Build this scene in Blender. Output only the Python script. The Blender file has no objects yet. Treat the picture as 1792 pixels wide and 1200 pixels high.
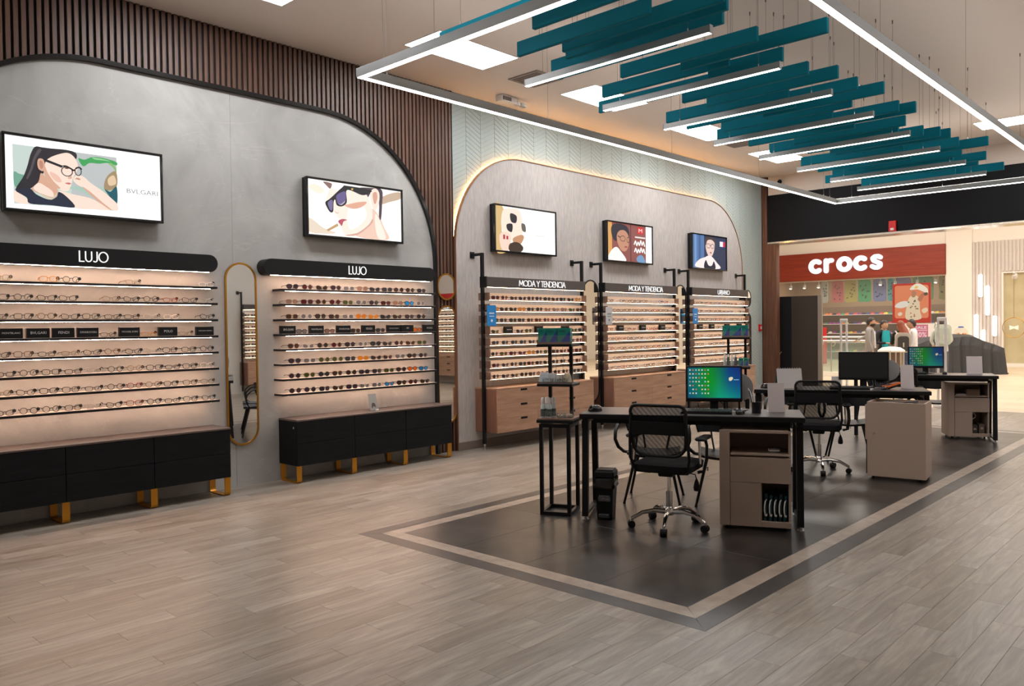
import bpy, bmesh, math, random
from mathutils import Matrix, Vector

S = bpy.context.scene
COL = S.collection
rnd = random.Random(7)
PI = math.pi

# ------------------------------------------------------------------ camera
cam = bpy.data.cameras.new('camera')
cam.lens = 28.07
cam.sensor_width = 36.0
cam.clip_end = 200
camo = bpy.data.objects.new('camera', cam)
COL.objects.link(camo)
camo.matrix_world = Matrix((
    (0.72852731, -0.00392209, 0.68500553, 0.0),
    (0.68488936, 0.02345512, -0.72826947, 0.0),
    (-0.01321055, 0.9997172, 0.01977389, 1.6),
    (0, 0, 0, 1)))
S.camera = camo

# ------------------------------------------------------------------ world, exposure
w = bpy.data.worlds.new('world')
S.world = w
w.use_nodes = True
w.node_tree.nodes['Background'].inputs[0].default_value = (1.0, 0.93, 0.86, 1)
w.node_tree.nodes['Background'].inputs[1].default_value = 0.35
S.view_settings.view_transform = 'Standard'
S.view_settings.look = 'None'
S.view_settings.gamma = 1.0
S.view_settings.use_curve_mapping = False
S.view_settings.exposure = 0.3
S.cycles.use_denoising = True
S.cycles.max_bounces = 8
S.cycles.diffuse_bounces = 4
S.cycles.transparent_max_bounces = 16
S.cycles.sample_clamp_indirect = 6.0
L_PANEL = 22.0      # recessed ceiling panels
L_UP_FILL = 11.0        # upward fill glow added on top of the light frame
L_LINE = 13.0       # suspended linear fixtures
L_SHELF = 64.0     # warm strips under the shelves
L_COVE = 38.0      # amber strip behind the arch


def area(name, loc, rot, sx, sy, power, color):
    l = bpy.data.lights.new(name, 'AREA')
    l.shape = 'RECTANGLE'
    l.size, l.size_y = sx, sy
    l.energy = power
    l.color = color
    o = bpy.data.objects.new(name, l)
    o.location = loc
    o.rotation_euler = rot
    COL.objects.link(o)
    return o


# unseen area lights added to brighten the mall outside the shop
for i, (ax, ay) in enumerate([(-10.5, 20.5), (-10.5, 27.0), (-5.0, 20.5), (-5.0, 27.0), (0.5, 20.5), (0.5, 27.0)]):
    area('mall_fill_light', (ax, ay, 6.3), (0, 0, 0), 3.6, 3.6, 225, (1.0, 0.94, 0.86))

# ------------------------------------------------------------------ materials
MATS = {}


def mat(name, col=(0.5, 0.5, 0.5), rough=0.5, metal=0.0, spec=0.5, emit=None, es=1.0):
    if name in MATS:
        return MATS[name]
    m = bpy.data.materials.new(name)
    m.use_nodes = True
    b = m.node_tree.nodes['Principled BSDF']
    b.inputs['Base Color'].default_value = (*col, 1)
    b.inputs['Roughness'].default_value = rough
    b.inputs['Metallic'].default_value = metal
    b.inputs['Specular IOR Level'].default_value = spec
    if emit:
        b.inputs['Emission Color'].default_value = (*emit, 1)
        b.inputs['Emission Strength'].default_value = es
    MATS[name] = m
    return m


def srgb(r, g, b):
    f = lambda c: (c / 255 / 12.92) if c / 255 <= 0.04045 else ((c / 255 + 0.055) / 1.055) ** 2.4
    return (f(r), f(g), f(b))


def nd(m, t, **kw):
    n = m.node_tree.nodes.new(t)
    for k, v in kw.items():
        if k.startswith('i_'):
            key = k[2:]
            n.inputs[int(key) if key.isdigit() else key.replace('_', ' ')].default_value = v
        else:
            setattr(n, k, v)
    return n


def lk(m, a, b):
    m.node_tree.links.new(a, b)


def noise_mat(name, c1, c2, scale=(1, 1, 1), nscale=5.0, detail=6.0, rough=0.5, spec=0.5, lo=0.3, hi=0.7, bump=0.0, coord='Object', dist=0.0, metal=0.0):
    if name in MATS:
        return MATS[name]
    m = mat(name, c1, rough, metal, spec)
    b = m.node_tree.nodes['Principled BSDF']
    tc = nd(m, 'ShaderNodeTexCoord')
    mp = nd(m, 'ShaderNodeMapping')
    mp.inputs['Scale'].default_value = scale
    lk(m, tc.outputs[coord], mp.inputs['Vector'])
    nz = nd(m, 'ShaderNodeTexNoise')
    nz.inputs['Scale'].default_value = nscale
    nz.inputs['Detail'].default_value = detail
    nz.inputs['Distortion'].default_value = dist
    lk(m, mp.outputs[0], nz.inputs['Vector'])
    rp = nd(m, 'ShaderNodeValToRGB')
    rp.color_ramp.elements[0].position = lo
    rp.color_ramp.elements[0].color = (*c1, 1)
    rp.color_ramp.elements[1].position = hi
    rp.color_ramp.elements[1].color = (*c2, 1)
    lk(m, nz.outputs['Fac'], rp.inputs[0])
    lk(m, rp.outputs[0], b.inputs['Base Color'])
    if bump:
        bp = nd(m, 'ShaderNodeBump')
        bp.inputs['Strength'].default_value = bump
        bp.inputs['Distance'].default_value = 0.01
        lk(m, nz.outputs['Fac'], bp.inputs['Height'])
        lk(m, bp.outputs[0], b.inputs['Normal'])
    return m


def emis(name, col, s):
    return mat(name, (0.02, 0.02, 0.02), 0.6, 0, 0.2, emit=col, es=s)


def glass_mat(name, col=(1, 1, 1), trans=0.85, rough=0.05):
    if name in MATS:
        return MATS[name]
    m = bpy.data.materials.new(name)
    m.use_nodes = True
    nt = m.node_tree
    nt.nodes.clear()
    out = nt.nodes.new('ShaderNodeOutputMaterial')
    t = nt.nodes.new('ShaderNodeBsdfTransparent')
    t.inputs[0].default_value = (*col, 1)
    g = nt.nodes.new('ShaderNodeBsdfPrincipled')
    g.inputs['Base Color'].default_value = (*[c * 0.6 for c in col], 1)
    g.inputs['Roughness'].default_value = rough
    mx = nt.nodes.new('ShaderNodeMixShader')
    mx.inputs[0].default_value = 1 - trans
    nt.links.new(t.outputs[0], mx.inputs[1])
    nt.links.new(g.outputs[0], mx.inputs[2])
    nt.links.new(mx.outputs[0], out.inputs[0])
    MATS[name] = m
    return m


# plank floor: the colour of a plank comes from which plank it is, the grain runs along it
PW, PL, PX0, PY0 = 0.1475, 0.96, -7.68, 0.02


def plank_material():
    m = mat('floor_planks', (0.4, 0.33, 0.28), 0.33, 0, 0.45)
    b = m.node_tree.nodes['Principled BSDF']
    geo = nd(m, 'ShaderNodeNewGeometry')
    sep = nd(m, 'ShaderNodeSeparateXYZ')
    lk(m, geo.outputs['Position'], sep.inputs[0])

    def mth(op, a, bb=None):
        n = nd(m, 'ShaderNodeMath', operation=op)
        for i, v in enumerate((a, bb)):
            if v is None:
                continue
            if isinstance(v, (int, float)):
                n.inputs[i].default_value = v
            else:
                lk(m, v, n.inputs[i])
        return n.outputs[0]
    row = mth('FLOOR', mth('DIVIDE', mth('SUBTRACT', sep.outputs[0], PX0), PW))
    off = mth('MULTIPLY', row, -PL / 3)
    idx = mth('FLOOR', mth('DIVIDE', mth('SUBTRACT', mth('SUBTRACT', sep.outputs[1], PY0), off), PL))
    cmb = nd(m, 'ShaderNodeCombineXYZ')
    lk(m, row, cmb.inputs[0])
    lk(m, idx, cmb.inputs[1])
    wn = nd(m, 'ShaderNodeTexWhiteNoise', noise_dimensions='3D')
    lk(m, cmb.outputs[0], wn.inputs['Vector'])
    # grain coordinates, shifted for each plank
    sc = nd(m, 'ShaderNodeVectorMath', operation='MULTIPLY')
    sc.inputs[1].default_value = (15.0, 1.6, 1.0)
    lk(m, geo.outputs['Position'], sc.inputs[0])
    sh = nd(m, 'ShaderNodeVectorMath', operation='MULTIPLY')
    sh.inputs[1].default_value = (23.0, 31.0, 17.0)
    lk(m, wn.outputs['Color'], sh.inputs[0])
    ad = nd(m, 'ShaderNodeVectorMath', operation='ADD')
    lk(m, sc.outputs[0], ad.inputs[0])
    lk(m, sh.outputs[0], ad.inputs[1])
    nz = nd(m, 'ShaderNodeTexNoise')
    nz.inputs['Scale'].default_value = 1.0
    nz.inputs['Detail'].default_value = 7
    nz.inputs['Roughness'].default_value = 0.62
    nz.inputs['Distortion'].default_value = 1.4
    lk(m, ad.outputs[0], nz.inputs['Vector'])
    rp = nd(m, 'ShaderNodeValToRGB')
    e = rp.color_ramp.elements
    e[0].position, e[0].color = 0.28, (*srgb(114, 104, 95), 1)
    e[1].position, e[1].color = 0.72, (*srgb(168, 157, 145), 1)
    x = rp.color_ramp.elements.new(0.5)
    x.color = (*srgb(142, 131, 119), 1)
    lk(m, nz.outputs['Fac'], rp.inputs[0])
    hs = nd(m, 'ShaderNodeHueSaturation')
    v = mth('ADD', mth('MULTIPLY', wn.outputs['Value'], 0.26), 0.75)
    lk(m, v, hs.inputs['Value'])
    s = mth('ADD', mth('MULTIPLY', wn.outputs['Value'], -0.3), 1.15)
    lk(m, s, hs.inputs['Saturation'])
    lk(m, rp.outputs[0], hs.inputs['Color'])
    lk(m, hs.outputs[0], b.inputs['Base Color'])
    r2 = nd(m, 'ShaderNodeMapRange')
    r2.inputs['To Min'].default_value = 0.28
    r2.inputs['To Max'].default_value = 0.42
    lk(m, nz.outputs['Fac'], r2.inputs['Value'])
    lk(m, r2.outputs[0], b.inputs['Roughness'])
    return m


def stone_material():
    m = mat('grey_stone_panel', (0.4, 0.38, 0.36), 0.5, 0, 0.4)
    b = m.node_tree.nodes['Principled BSDF']
    geo = nd(m, 'ShaderNodeNewGeometry')
    n1 = nd(m, 'ShaderNodeTexNoise')
    n1.inputs['Scale'].default_value = .9
    n1.inputs['Detail'].default_value = 9
    n1.inputs['Roughness'].default_value = 0.6
    n1.inputs['Distortion'].default_value = 1.2
    lk(m, geo.outputs['Position'], n1.inputs['Vector'])
    rp = nd(m, 'ShaderNodeValToRGB')
    e = rp.color_ramp.elements
    e[0].position, e[0].color = 0.3, (*srgb(153, 151, 148), 1)
    e[1].position, e[1].color = 0.72, (*srgb(185, 183, 179), 1)
    lk(m, n1.outputs['Fac'], rp.inputs[0])
    # thin pale veins
    n2 = nd(m, 'ShaderNodeTexNoise')
    n2.inputs['Scale'].default_value = .55
    n2.inputs['Detail'].default_value = 5
    n2.inputs['Distortion'].default_value = 2.2
    mp = nd(m, 'ShaderNodeMapping')
    mp.inputs['Location'].default_value = (3.1, 7.7, 1.2)
    mp.inputs['Rotation'].default_value = (0.6, 0, 0)
    mp.inputs['Scale'].default_value = (1, 0.8, 1.6)
    lk(m, geo.outputs['Position'], mp.inputs[0])
    lk(m, mp.outputs[0], n2.inputs['Vector'])
    ab = nd(m, 'ShaderNodeMath', operation='SUBTRACT')
    ab.inputs[1].default_value = 0.5
    lk(m, n2.outputs['Fac'], ab.inputs[0])
    ab2 = nd(m, 'ShaderNodeMath', operation='ABSOLUTE')
    lk(m, ab.outputs[0], ab2.inputs[0])
    r3 = nd(m, 'ShaderNodeMapRange')
    r3.inputs['From Max'].default_value = 0.004
    r3.inputs['To Min'].default_value = 0.16
    r3.inputs['To Max'].default_value = 0.0
    lk(m, ab2.outputs[0], r3.inputs['Value'])
    mx = nd(m, 'ShaderNodeMixRGB')
    lk(m, r3.outputs[0], mx.inputs[0])
    lk(m, rp.outputs[0], mx.inputs[1])
    mx.inputs[2].default_value = (*srgb(216, 210, 202), 1)
    lk(m, mx.outputs[0], b.inputs['Base Color'])
    return m


M = {}
M['plank'] = plank_material()
M['stone'] = stone_material()
M['grout'] = mat('floor_grout', srgb(120, 109, 99), 0.8)
M['dark_tile'] = noise_mat('dark_slate_tile', srgb(34, 31, 30), srgb(76, 71, 68), nscale=3.0, detail=12, rough=0.3, lo=0.42, hi=0.85, coord='Object')
M['dark_strip'] = noise_mat('dark_strip_tile', srgb(44, 40, 38), srgb(64, 59, 56), nscale=6.0, detail=8, rough=0.36)
M['pale_strip'] = noise_mat('pale_strip_tile', srgb(136, 122, 110), srgb(164, 150, 136), scale=(1, 1, 1), nscale=9.0, detail=9, rough=0.34)
M['slat'] = noise_mat('walnut_slat', srgb(74, 49, 37), srgb(106, 73, 57), scale=(9, 9, 0.6), nscale=3.0, rough=0.45, lo=0.3, hi=0.75)
M['slat_red'] = noise_mat('reddish_walnut_slat', srgb(88, 54, 40), srgb(122, 80, 60), scale=(9, 9, 0.5), nscale=3.0, rough=0.45)
M['black'] = mat('black_paint', (0.006, 0.006, 0.007), 0.6, 0, 0.15)
M['black_metal'] = mat('black_metal', (0.006, 0.006, 0.007), 0.4, 0.0, 0.25)
M['black_plastic'] = mat('black_plastic', (0.007, 0.007, 0.008), 0.45, 0, 0.25)
M['black_fabric'] = mat('black_fabric', (0.012, 0.012, 0.013), 0.9, 0, 0.2)
M['black_gloss'] = mat('black_gloss', (0.01, 0.01, 0.011), 0.12)
M['backing'] = mat('slat_backing', (0.008, 0.008, 0.009), 0.8)
M['ceiling'] = mat('ceiling_paint', srgb(236, 226, 218), 0.9, 0, 0.2)
M['drywall'] = mat('drywall_paint', srgb(220, 206, 194), 0.85, 0, 0.2)
M['wall_plain'] = mat('plain_wall_paint', srgb(206, 198, 190), 0.8, 0, 0.2)
M['concrete'] = noise_mat('grey_wallcover', srgb(172, 165, 161), srgb(190, 183, 178), scale=(1, 6, 1.2), nscale=6.0, rough=0.75, spec=0.2, lo=0.3, hi=0.7)
M['chevron'] = mat('pale_green_chevron', srgb(168, 178, 174), 0.55, 0, 0.3)
M['chevron_joint'] = mat('chevron_joint', srgb(150, 162, 158), 0.7, 0, 0.2)
M['copper'] = mat('copper_trim', srgb(150, 108, 84), 0.35, 0.6)
M['brass'] = mat('brass', srgb(178, 128, 48), 0.3, 0.9)
M['gold_leg'] = mat('gold_leg', srgb(186, 126, 30), 0.4, 0.55)
M['mirror'] = mat('mirror_glass', (0.9, 0.92, 0.9), 0.015, 1.0)
M['teal'] = mat('teal_felt', (0.0, 0.205, 0.30), 0.75, 0, 0.2)
M['alu'] = mat('aluminium_profile', srgb(176, 178, 178), 0.4, 0.35)
M['wire'] = mat('steel_wire', srgb(120, 112, 106), 0.5, 0.3)
M['anchor'] = mat('wire_anchor', srgb(110, 96, 86), 0.5, 0.5)
M['chrome'] = mat('chrome', (0.78, 0.78, 0.78), 0.12, 1.0)
M['steel'] = mat('brushed_steel', (0.55, 0.55, 0.54), 0.3, 0.9)
M['line_light'] = emis('linear_diffuser', (1.0, 0.90, 0.82), L_LINE)
M['up_fill'] = emis('added_up_glow', (1.0, 0.93, 0.87), L_UP_FILL)
M['panel_light'] = emis('panel_diffuser', (0.97, 0.985, 1.0), L_PANEL)
M['shelf_light'] = emis('shelf_strip', (1.0, 0.67, 0.49), L_SHELF)
M['bar_light'] = emis('bar_strip', (1.0, 0.72, 0.48), L_SHELF * 0.32)
M['cove_light'] = emis('cove_strip', (1.0, 0.47, 0.14), L_COVE)
M['sideboard'] = noise_mat('black_oak', srgb(16, 17, 19), srgb(24, 25, 27), scale=(8, 1, 8), nscale=4, rough=0.6, spec=0.15)
M['sideboard_top'] = noise_mat('dark_brown_top', srgb(84, 68, 62), srgb(98, 80, 74), scale=(8, 1, 8), nscale=4, rough=0.4)
M['oak'] = noise_mat('warm_oak', srgb(150, 112, 88), srgb(176, 137, 111), scale=(10, 0.8, 7), nscale=3.2, rough=0.5, lo=0.3, hi=0.72)
M['oak_dark'] = noise_mat('dark_oak_side', srgb(118, 80, 62), srgb(136, 94, 74), scale=(7, 7, 0.8), nscale=3.2, rough=0.5)
M['bar_wood'] = noise_mat('bar_end_wood', srgb(112, 86, 72), srgb(128, 98, 84), scale=(2, 8, 8), nscale=3.2, rough=0.5)
M['cream'] = mat('cream_laminate', srgb(226, 206, 190), 0.55)
M['sign_brown'] = mat('charcoal_brown_board', srgb(72, 64, 62), 0.5)
M['white_letter'] = emis('lit_white_letter', (1, 0.98, 0.97), 0.9)
M['white'] = mat('white_plastic', srgb(228, 224, 220), 0.5)
M['paper'] = mat('paper_white', srgb(206, 196, 196), 0.7)
M['taupe'] = mat('taupe_laminate', srgb(164, 144, 130), 0.55)
M['taupe_dark'] = mat('taupe_inside', srgb(70, 60, 54), 0.7)
M['desk_top'] = noise_mat('charcoal_desktop', srgb(72, 68, 68), srgb(86, 82, 82), scale=(2, 2, 2), nscale=8, rough=0.3)
M['tag_white'] = mat('tag_white', srgb(235, 225, 215), 0.6)
M['acrylic'] = glass_mat('clear_acrylic', (0.96, 0.97, 0.97), 0.93, 0.08)


# ------------------------------------------------------------------ mesh helpers
class MB:
    def __init__(s):
        s.v, s.f, s.m = [], [], []

    def add(s, vs, fs, mi=0):
        o = len(s.v)
        s.v += [tuple(p) for p in vs]
        s.f += [tuple(i + o for i in f) for f in fs]
        s.m += [mi] * len(fs)
        return s

    def box(s, x0, x1, y0, y1, z0, z1, mi=0):
        vs = [(x, y, z) for z in (z0, z1) for y in (y0, y1) for x in (x0, x1)]
        return s.add(vs, [(0, 2, 3, 1), (4, 5, 7, 6), (0, 1, 5, 4), (2, 6, 7, 3), (0, 4, 6, 2), (1, 3, 7, 5)], mi)

    def bbox(s, x0, x1, y0, y1, z0, z1, b=0.004, mi=0):
        """box with chamfered edges"""
        b = min(b, (x1 - x0) / 2.2, (y1 - y0) / 2.2, (z1 - z0) / 2.2)
        bm = bmesh.new()
        bmesh.ops.create_cube(bm, size=1)
        for v in bm.verts:
            v.co = Vector(((x0 + x1) / 2 + v.co.x * (x1 - x0), (y0 + y1) / 2 + v.co.y * (y1 - y0), (z0 + z1) / 2 + v.co.z * (z1 - z0)))
        bmesh.ops.bevel(bm, geom=bm.edges[:], offset=b, segments=1, affect='EDGES')
        return s.bm(bm, mi)

    def bm(s, bm, mi=0):
        bm.verts.index_update()
        s.add([v.co[:] for v in bm.verts], [[v.index for v in f.verts] for f in bm.faces], mi)
        bm.free()
        return s

    def beam(s, p, q, a, b, mi=0, up=(0, 0, 1)):
        """rectangular bar from p to q, a wide (sideways), b tall"""
        p, q = Vector(p), Vector(q)
        d = (q - p).normalized()
        u = Vector(up)
        if abs(d.dot(u)) > 0.98:
            u = Vector((1, 0, 0))
        sx = d.cross(u).normalized()
        sy = sx.cross(d).normalized()
        vs = []
        for e in (p, q):
            for i, j in ((-1, -1), (1, -1), (1, 1), (-1, 1)):
                vs.append((e + sx * (i * a / 2) + sy * (j * b / 2))[:])
        return s.add(vs, [(3, 2, 1, 0), (4, 5, 6, 7), (0, 1, 5, 4), (1, 2, 6, 5), (2, 3, 7, 6), (3, 0, 4, 7)], mi)

    def cyl(s, p, q, r, r2=None, n=12, mi=0, caps=True):
        p, q = Vector(p), Vector(q)
        r2 = r if r2 is None else r2
        d = (q - p).normalized()
        u = Vector((0, 0, 1)) if abs(d.z) < 0.9 else Vector((1, 0, 0))
        a = d.cross(u).normalized()
        b = d.cross(a).normalized()
        vs = []
        for e, rr in ((p, r), (q, r2)):
            for i in range(n):
                t = 2 * PI * i / n
                vs.append((e + a * (rr * math.cos(t)) + b * (rr * math.sin(t)))[:])
        fs = [(i, (i + 1) % n, n + (i + 1) % n, n + i) for i in range(n)]
        if caps:
            fs += [tuple(range(n))[::-1], tuple(range(n, 2 * n))]
        return s.add(vs, fs, mi)

    def tube(s, path, r, n=8, mi=0, closed=False, flat=None):
        """round (or flat = (wide, tall)) tube along a path"""
        P = [Vector(p) for p in path]
        N = len(P)
        rings = []
        a = None
        for i in range(N):
            if closed:
                d = (P[(i + 1) % N] - P[i - 1]).normalized()
            else:
                d = (P[min(i + 1, N - 1)] - P[max(i - 1, 0)]).normalized()
            if a is None:
                u = Vector((0, 0, 1)) if abs(d.z) < 0.9 else Vector((1, 0, 0))
                a = d.cross(u).normalized()
            else:
                a = (a - d * a.dot(d)).normalized()
            b = d.cross(a).normalized()
            rr = r[i] if isinstance(r, (list, tuple)) else r
            if flat:
                rings.append([(P[i] + a * (x * flat[0] / 2) + b * (y * flat[1] / 2))[:] for x, y in ((-1, -1), (1, -1), (1, 1), (-1, 1))])
            else:
                rings.append([(P[i] + a * (rr * math.cos(2 * PI * k / n)) + b * (rr * math.sin(2 * PI * k / n)))[:] for k in range(n)])
        k = len(rings[0])
        vs = [p for rg in rings for p in rg]
        fs = []
        for i in range(N if closed else N - 1):
            j = (i + 1) % N
            for t in range(k):
                fs.append((i * k + t, i * k + (t + 1) % k, j * k + (t + 1) % k, j * k + t))
        if not closed:
            fs += [tuple(range(k))[::-1], tuple(range((N - 1) * k, N * k))]
        return s.add(vs, fs, mi)

    def lathe(s, prof, c=(0, 0, 0), n=20, mi=0, sx=1.0, sy=1.0):
        vs = []
        for r, z in prof:
            for i in range(n):
                t = 2 * PI * i / n
                vs.append((c[0] + r * math.cos(t) * sx, c[1] + r * math.sin(t) * sy, c[2] + z))
        fs = []
        for j in range(len(prof) - 1):
            for i in range(n):
                fs.append((j * n + i, j * n + (i + 1) % n, (j + 1) * n + (i + 1) % n, (j + 1) * n + i))
        fs += [tuple(range(n))[::-1], tuple(range((len(prof) - 1) * n, len(prof) * n))]
        return s.add(vs, fs, mi)

    def prism(s, poly, f, c0, c1, mi=0):
        """polygon (a, b) extruded from c0 to c1 through the map f(a, b, c)"""
        n = len(poly)
        vs = [f(a, b, c0) for a, b in poly] + [f(a, b, c1) for a, b in poly]
        fs = [tuple(range(n))[::-1], tuple(range(n, 2 * n))] + [(i, (i + 1) % n, n + (i + 1) % n, n + i) for i in range(n)]
        return s.add(vs, fs, mi)

    def flatpoly(s, poly, f, c, mi=0):
        return s.add([f(a, b, c) for a, b in poly], [tuple(range(len(poly)))], mi)

    def mesh(s, name, mats, smooth=False):
        me = bpy.data.meshes.new(name)
        me.from_pydata(s.v, [], s.f)
        for mm in (mats if isinstance(mats, (list, tuple)) else [mats]):
            me.materials.append(M[mm] if isinstance(mm, str) else mm)
        me.polygons.foreach_set('material_index', s.m)
        bm = bmesh.new()
        bm.from_mesh(me)
        bmesh.ops.recalc_face_normals(bm, faces=bm.faces)
        bm.to_mesh(me)
        bm.free()
        if smooth:
            me.polygons.foreach_set('use_smooth', [True] * len(me.polygons))
            if smooth != 'full':
                me.set_sharp_from_angle(angle=0.7)
        me.update()
        return me


def link(name, data, parent=None, loc=None, rotz=None):
    o = bpy.data.objects.new(name, data)
    COL.objects.link(o)
    if parent is not None:
        o.parent = parent
    if loc is not None:
        o.location = loc
    if rotz is not None:
        o.rotation_euler = (0, 0, rotz)
    return o


def obj(name, mb, mats, parent=None, loc=None, rotz=None, smooth=False):
    return link(name, mb.mesh(name, mats, smooth), parent, loc, rotz)


def tag(o, label=None, cat=None, group=None, kind=None):
    if label:
        o['label'] = label
    if cat:
        o['category'] = cat
    if group:
        o['group'] = group
    if kind:
        o['kind'] = kind
    return o


def thing(name, label, cat, loc=(0, 0, 0), rotz=0.0, group=None):
    o = bpy.data.objects.new(name, None)
    o.empty_display_size = 0.1
    COL.objects.link(o)
    o.location = loc
    o.rotation_euler = (0, 0, rotz)
    return tag(o, label, cat, group)


KIDS = {}


def copy_tree(o, loc=None, rotz=None, label=None, group=None, parent=None):
    c = o.copy()
    COL.objects.link(c)
    if parent is not None:
        c.parent = parent
    if loc is not None:
        c.location = loc
    if rotz is not None:
        c.rotation_euler = (0, 0, rotz)
    if label:
        c['label'] = label
    if group:
        c['group'] = group
    for ch in list(o.children):
        copy_tree(ch, parent=c)
    return c


def Lw(a, b, c):          # on the left wall: along, up, out
    return (XW + c, a, b)


def arc(cx, cy, r, a0, a1, n=16):
    return [(cx + r * math.cos(a0 + (a1 - a0) * i / n), cy + r * math.sin(a0 + (a1 - a0) * i / n)) for i in range(n + 1)]


def pill(w_, h_, n=14):
    """upright pill outline centred on (0, 0)"""
    r = w_ / 2
    return arc(0, h_ / 2 - r, r, 0, PI, n) + arc(0, -h_ / 2 + r, r, PI, 2 * PI, n)


def smooth_poly(pts, k=4):
    out, n = [], len(pts)
    for i in range(n):
        p0, p1, p2, p3 = pts[i - 1], pts[i], pts[(i + 1) % n], pts[(i + 2) % n]
        for j in range(k):
            t = j / k
            out.append(tuple(0.5 * (2 * p1[d] + (p2[d] - p0[d]) * t + (2 * p0[d] - 5 * p1[d] + 4 * p2[d] - p3[d]) * t * t + (3 * p1[d] - p0[d] - 3 * p2[d] + p3[d]) * t ** 3) for d in (0, 1)))
    return out


# ------------------------------------------------------------------ lettering
TEXTS = {}


def prepare_text(strings):
    tmp = []
    for s_ in strings:
        cu = bpy.data.curves.new('t', 'FONT')
        cu.body = s_
        cu.align_x = 'CENTER'
        cu.align_y = 'CENTER'
        cu.size = 1.0
        cu.resolution_u = 2
        o = bpy.data.objects.new('t', cu)
        COL.objects.link(o)
        tmp.append((s_, o, cu))
    bpy.context.view_layer.update()
    dg = bpy.context.evaluated_depsgraph_get()
    for s_, o, cu in tmp:
        me = bpy.data.meshes.new_from_object(o.evaluated_get(dg))
        vs = [v.co[:2] for v in me.vertices]
        xs = [v[0] for v in vs]
        ys = [v[1] for v in vs]
        mx, my = (min(xs) + max(xs)) / 2, (min(ys) + max(ys)) / 2
        wd, ht = max(xs) - min(xs), max(ys) - min(ys)
        TEXTS[s_] = ([((x - mx) / wd, (y - my) / ht) for x, y in vs], [tuple(p.vertices) for p in me.polygons], wd / ht)
        bpy.data.objects.remove(o)
        bpy.data.curves.remove(cu)
        bpy.data.meshes.remove(me)


def text_into(mb, s_, f, a, b, width, height, c, mi=0):
    vs, fs, _ = TEXTS[s_]
    mb.add([f(a + x * width, b + y * height, c) for x, y in vs], fs, mi)


prepare_text(['MONTBLANC', 'BVLGARI', 'FENDI', 'SWAROVSKI', 'MICHAEL KORS', 'POLO', 'CAROLINA HERRERA', 'HUGO', 'A|X',
              'SALE', '50%', '30%', 'LIQUIDOS', 'KITS DE LIMPIEZA', 'WIPE', 'COMUNES', 'DESECHOS', 'M'])

GLYPH = {  # single-stroke capitals on a unit-high grid: list of polylines, advance width
    'L': ([[(0, 1), (0, 0), (.46, 0)]], .46),
    'U': ([[(0, 1), (0, .32)] + arc(.33, .33, .33, PI, 2 * PI, 10) + [(.66, 1)]], .66),
    'J': ([[(.4, 1), (.4, .25)] + arc(.17, .23, .23, 0, -PI * .75, 8)], .4),
    'O': ([arc(.5, .5, .5, PI / 2, PI * 2.5, 24)], 1.0),
    'M': ([[(0, 0), (.1, 1), (.47, .22), (.84, 1), (.94, 0)]], .94),
    'D': ([[(0, 0), (0, 1), (.3, 1)] + arc(.3, .5, .5, PI / 2, -PI / 2, 12)[1:] + [(0, 0)]], .8),
    'A': ([[(0, 0), (.38, 1), (.76, 0)], [(.14, .34), (.62, .34)]], .76),
    'Y': ([[(0, 1), (.33, .48), (.66, 1)], [(.33, .48), (.33, 0)]], .66),
    'T': ([[(0, 1), (.58, 1)], [(.29, 1), (.29, 0)]], .58),
    'E': ([[(.46, 1), (0, 1), (0, 0), (.46, 0)], [(0, .52), (.42, .52)]], .46),
    'N': ([[(0, 0), (0, 1), (.66, 0), (.66, 1)]], .66),
    'C': ([arc(.5, .5, .5, PI * .28, PI * 1.72, 18)], .88),
    'I': ([[(0, 0), (0, 1)]], .0),
    'R': ([[(0, 0), (0, 1), (.24, 1)] + arc(.24, .74, .26, PI / 2, -PI / 2, 8)[1:] + [(0, .48)], [(.22, .48), (.52, 0)]], .52),
    'B': ([[(0, 0), (0, 1), (.22, 1)] + arc(.22, .76, .24, PI / 2, -PI / 2, 8)[1:] + [(0, .52)], [(.22, .52)] + arc(.26, .26, .26, PI / 2, -PI / 2, 8) + [(0, 0)]], .52),
    ' ': ([], .18),
}


def stroke_text(mb, s_, f, a, b, height, stroke, c0, c1, gap=.2, mi=0, width=None):
    """stroked sign lettering centred on (a, b)"""
    adv = [GLYPH[ch][1] for ch in s_]
    total = sum(adv) + gap * (len(s_) - 1)
    k = height if width is None else width / total
    x = -total / 2 * k
    for ch in s_:
        for pl in GLYPH[ch][0]:
            P = [(a + x + px * k, b + (py - .5) * height) for px, py in pl]
            closed = math.dist(P[0], P[-1]) < 1e-6 and len(P) > 3
            for i in range(len(P) - 1):
                p, q = Vector(P[i]), Vector(P[i + 1])
                d = (q - p)
                if d.length < 1e-7:
                    continue
                d.normalize()
                n_ = Vector((-d.y, d.x)) * stroke / 2
                e = d * stroke * (.5 if len(pl) < 5 else .2)
                mb.prism([tuple(p - e + n_), tuple(p - e - n_), tuple(q + e - n_), tuple(q + e + n_)], f, c0, c1, mi)
        x += (GLYPH[ch][1] + gap) * k


ORD = ['first', 'second', 'third', 'fourth', 'fifth', 'sixth', 'seventh', 'eighth', 'ninth', 'tenth', 'eleventh', 'twelfth', 'thirteenth',
       'fourteenth', 'fifteenth', 'sixteenth', 'seventeenth', 'eighteenth', 'nineteenth', 'twentieth']


def ordinal(i):
    if i < 20:
        return ORD[i]
    t = {2: 'twenty', 3: 'thirty', 4: 'forty', 5: 'fifty'}
    n = i + 1
    if n % 10 == 0:
        return t[n // 10][:-1] + 'ieth'
    return t[n // 10] + '-' + ORD[n % 10 - 1]


# ------------------------------------------------------------------ people: one continuous skin-grown body each (grown here, while the scene is still empty)
PEOPLE = {}


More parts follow.
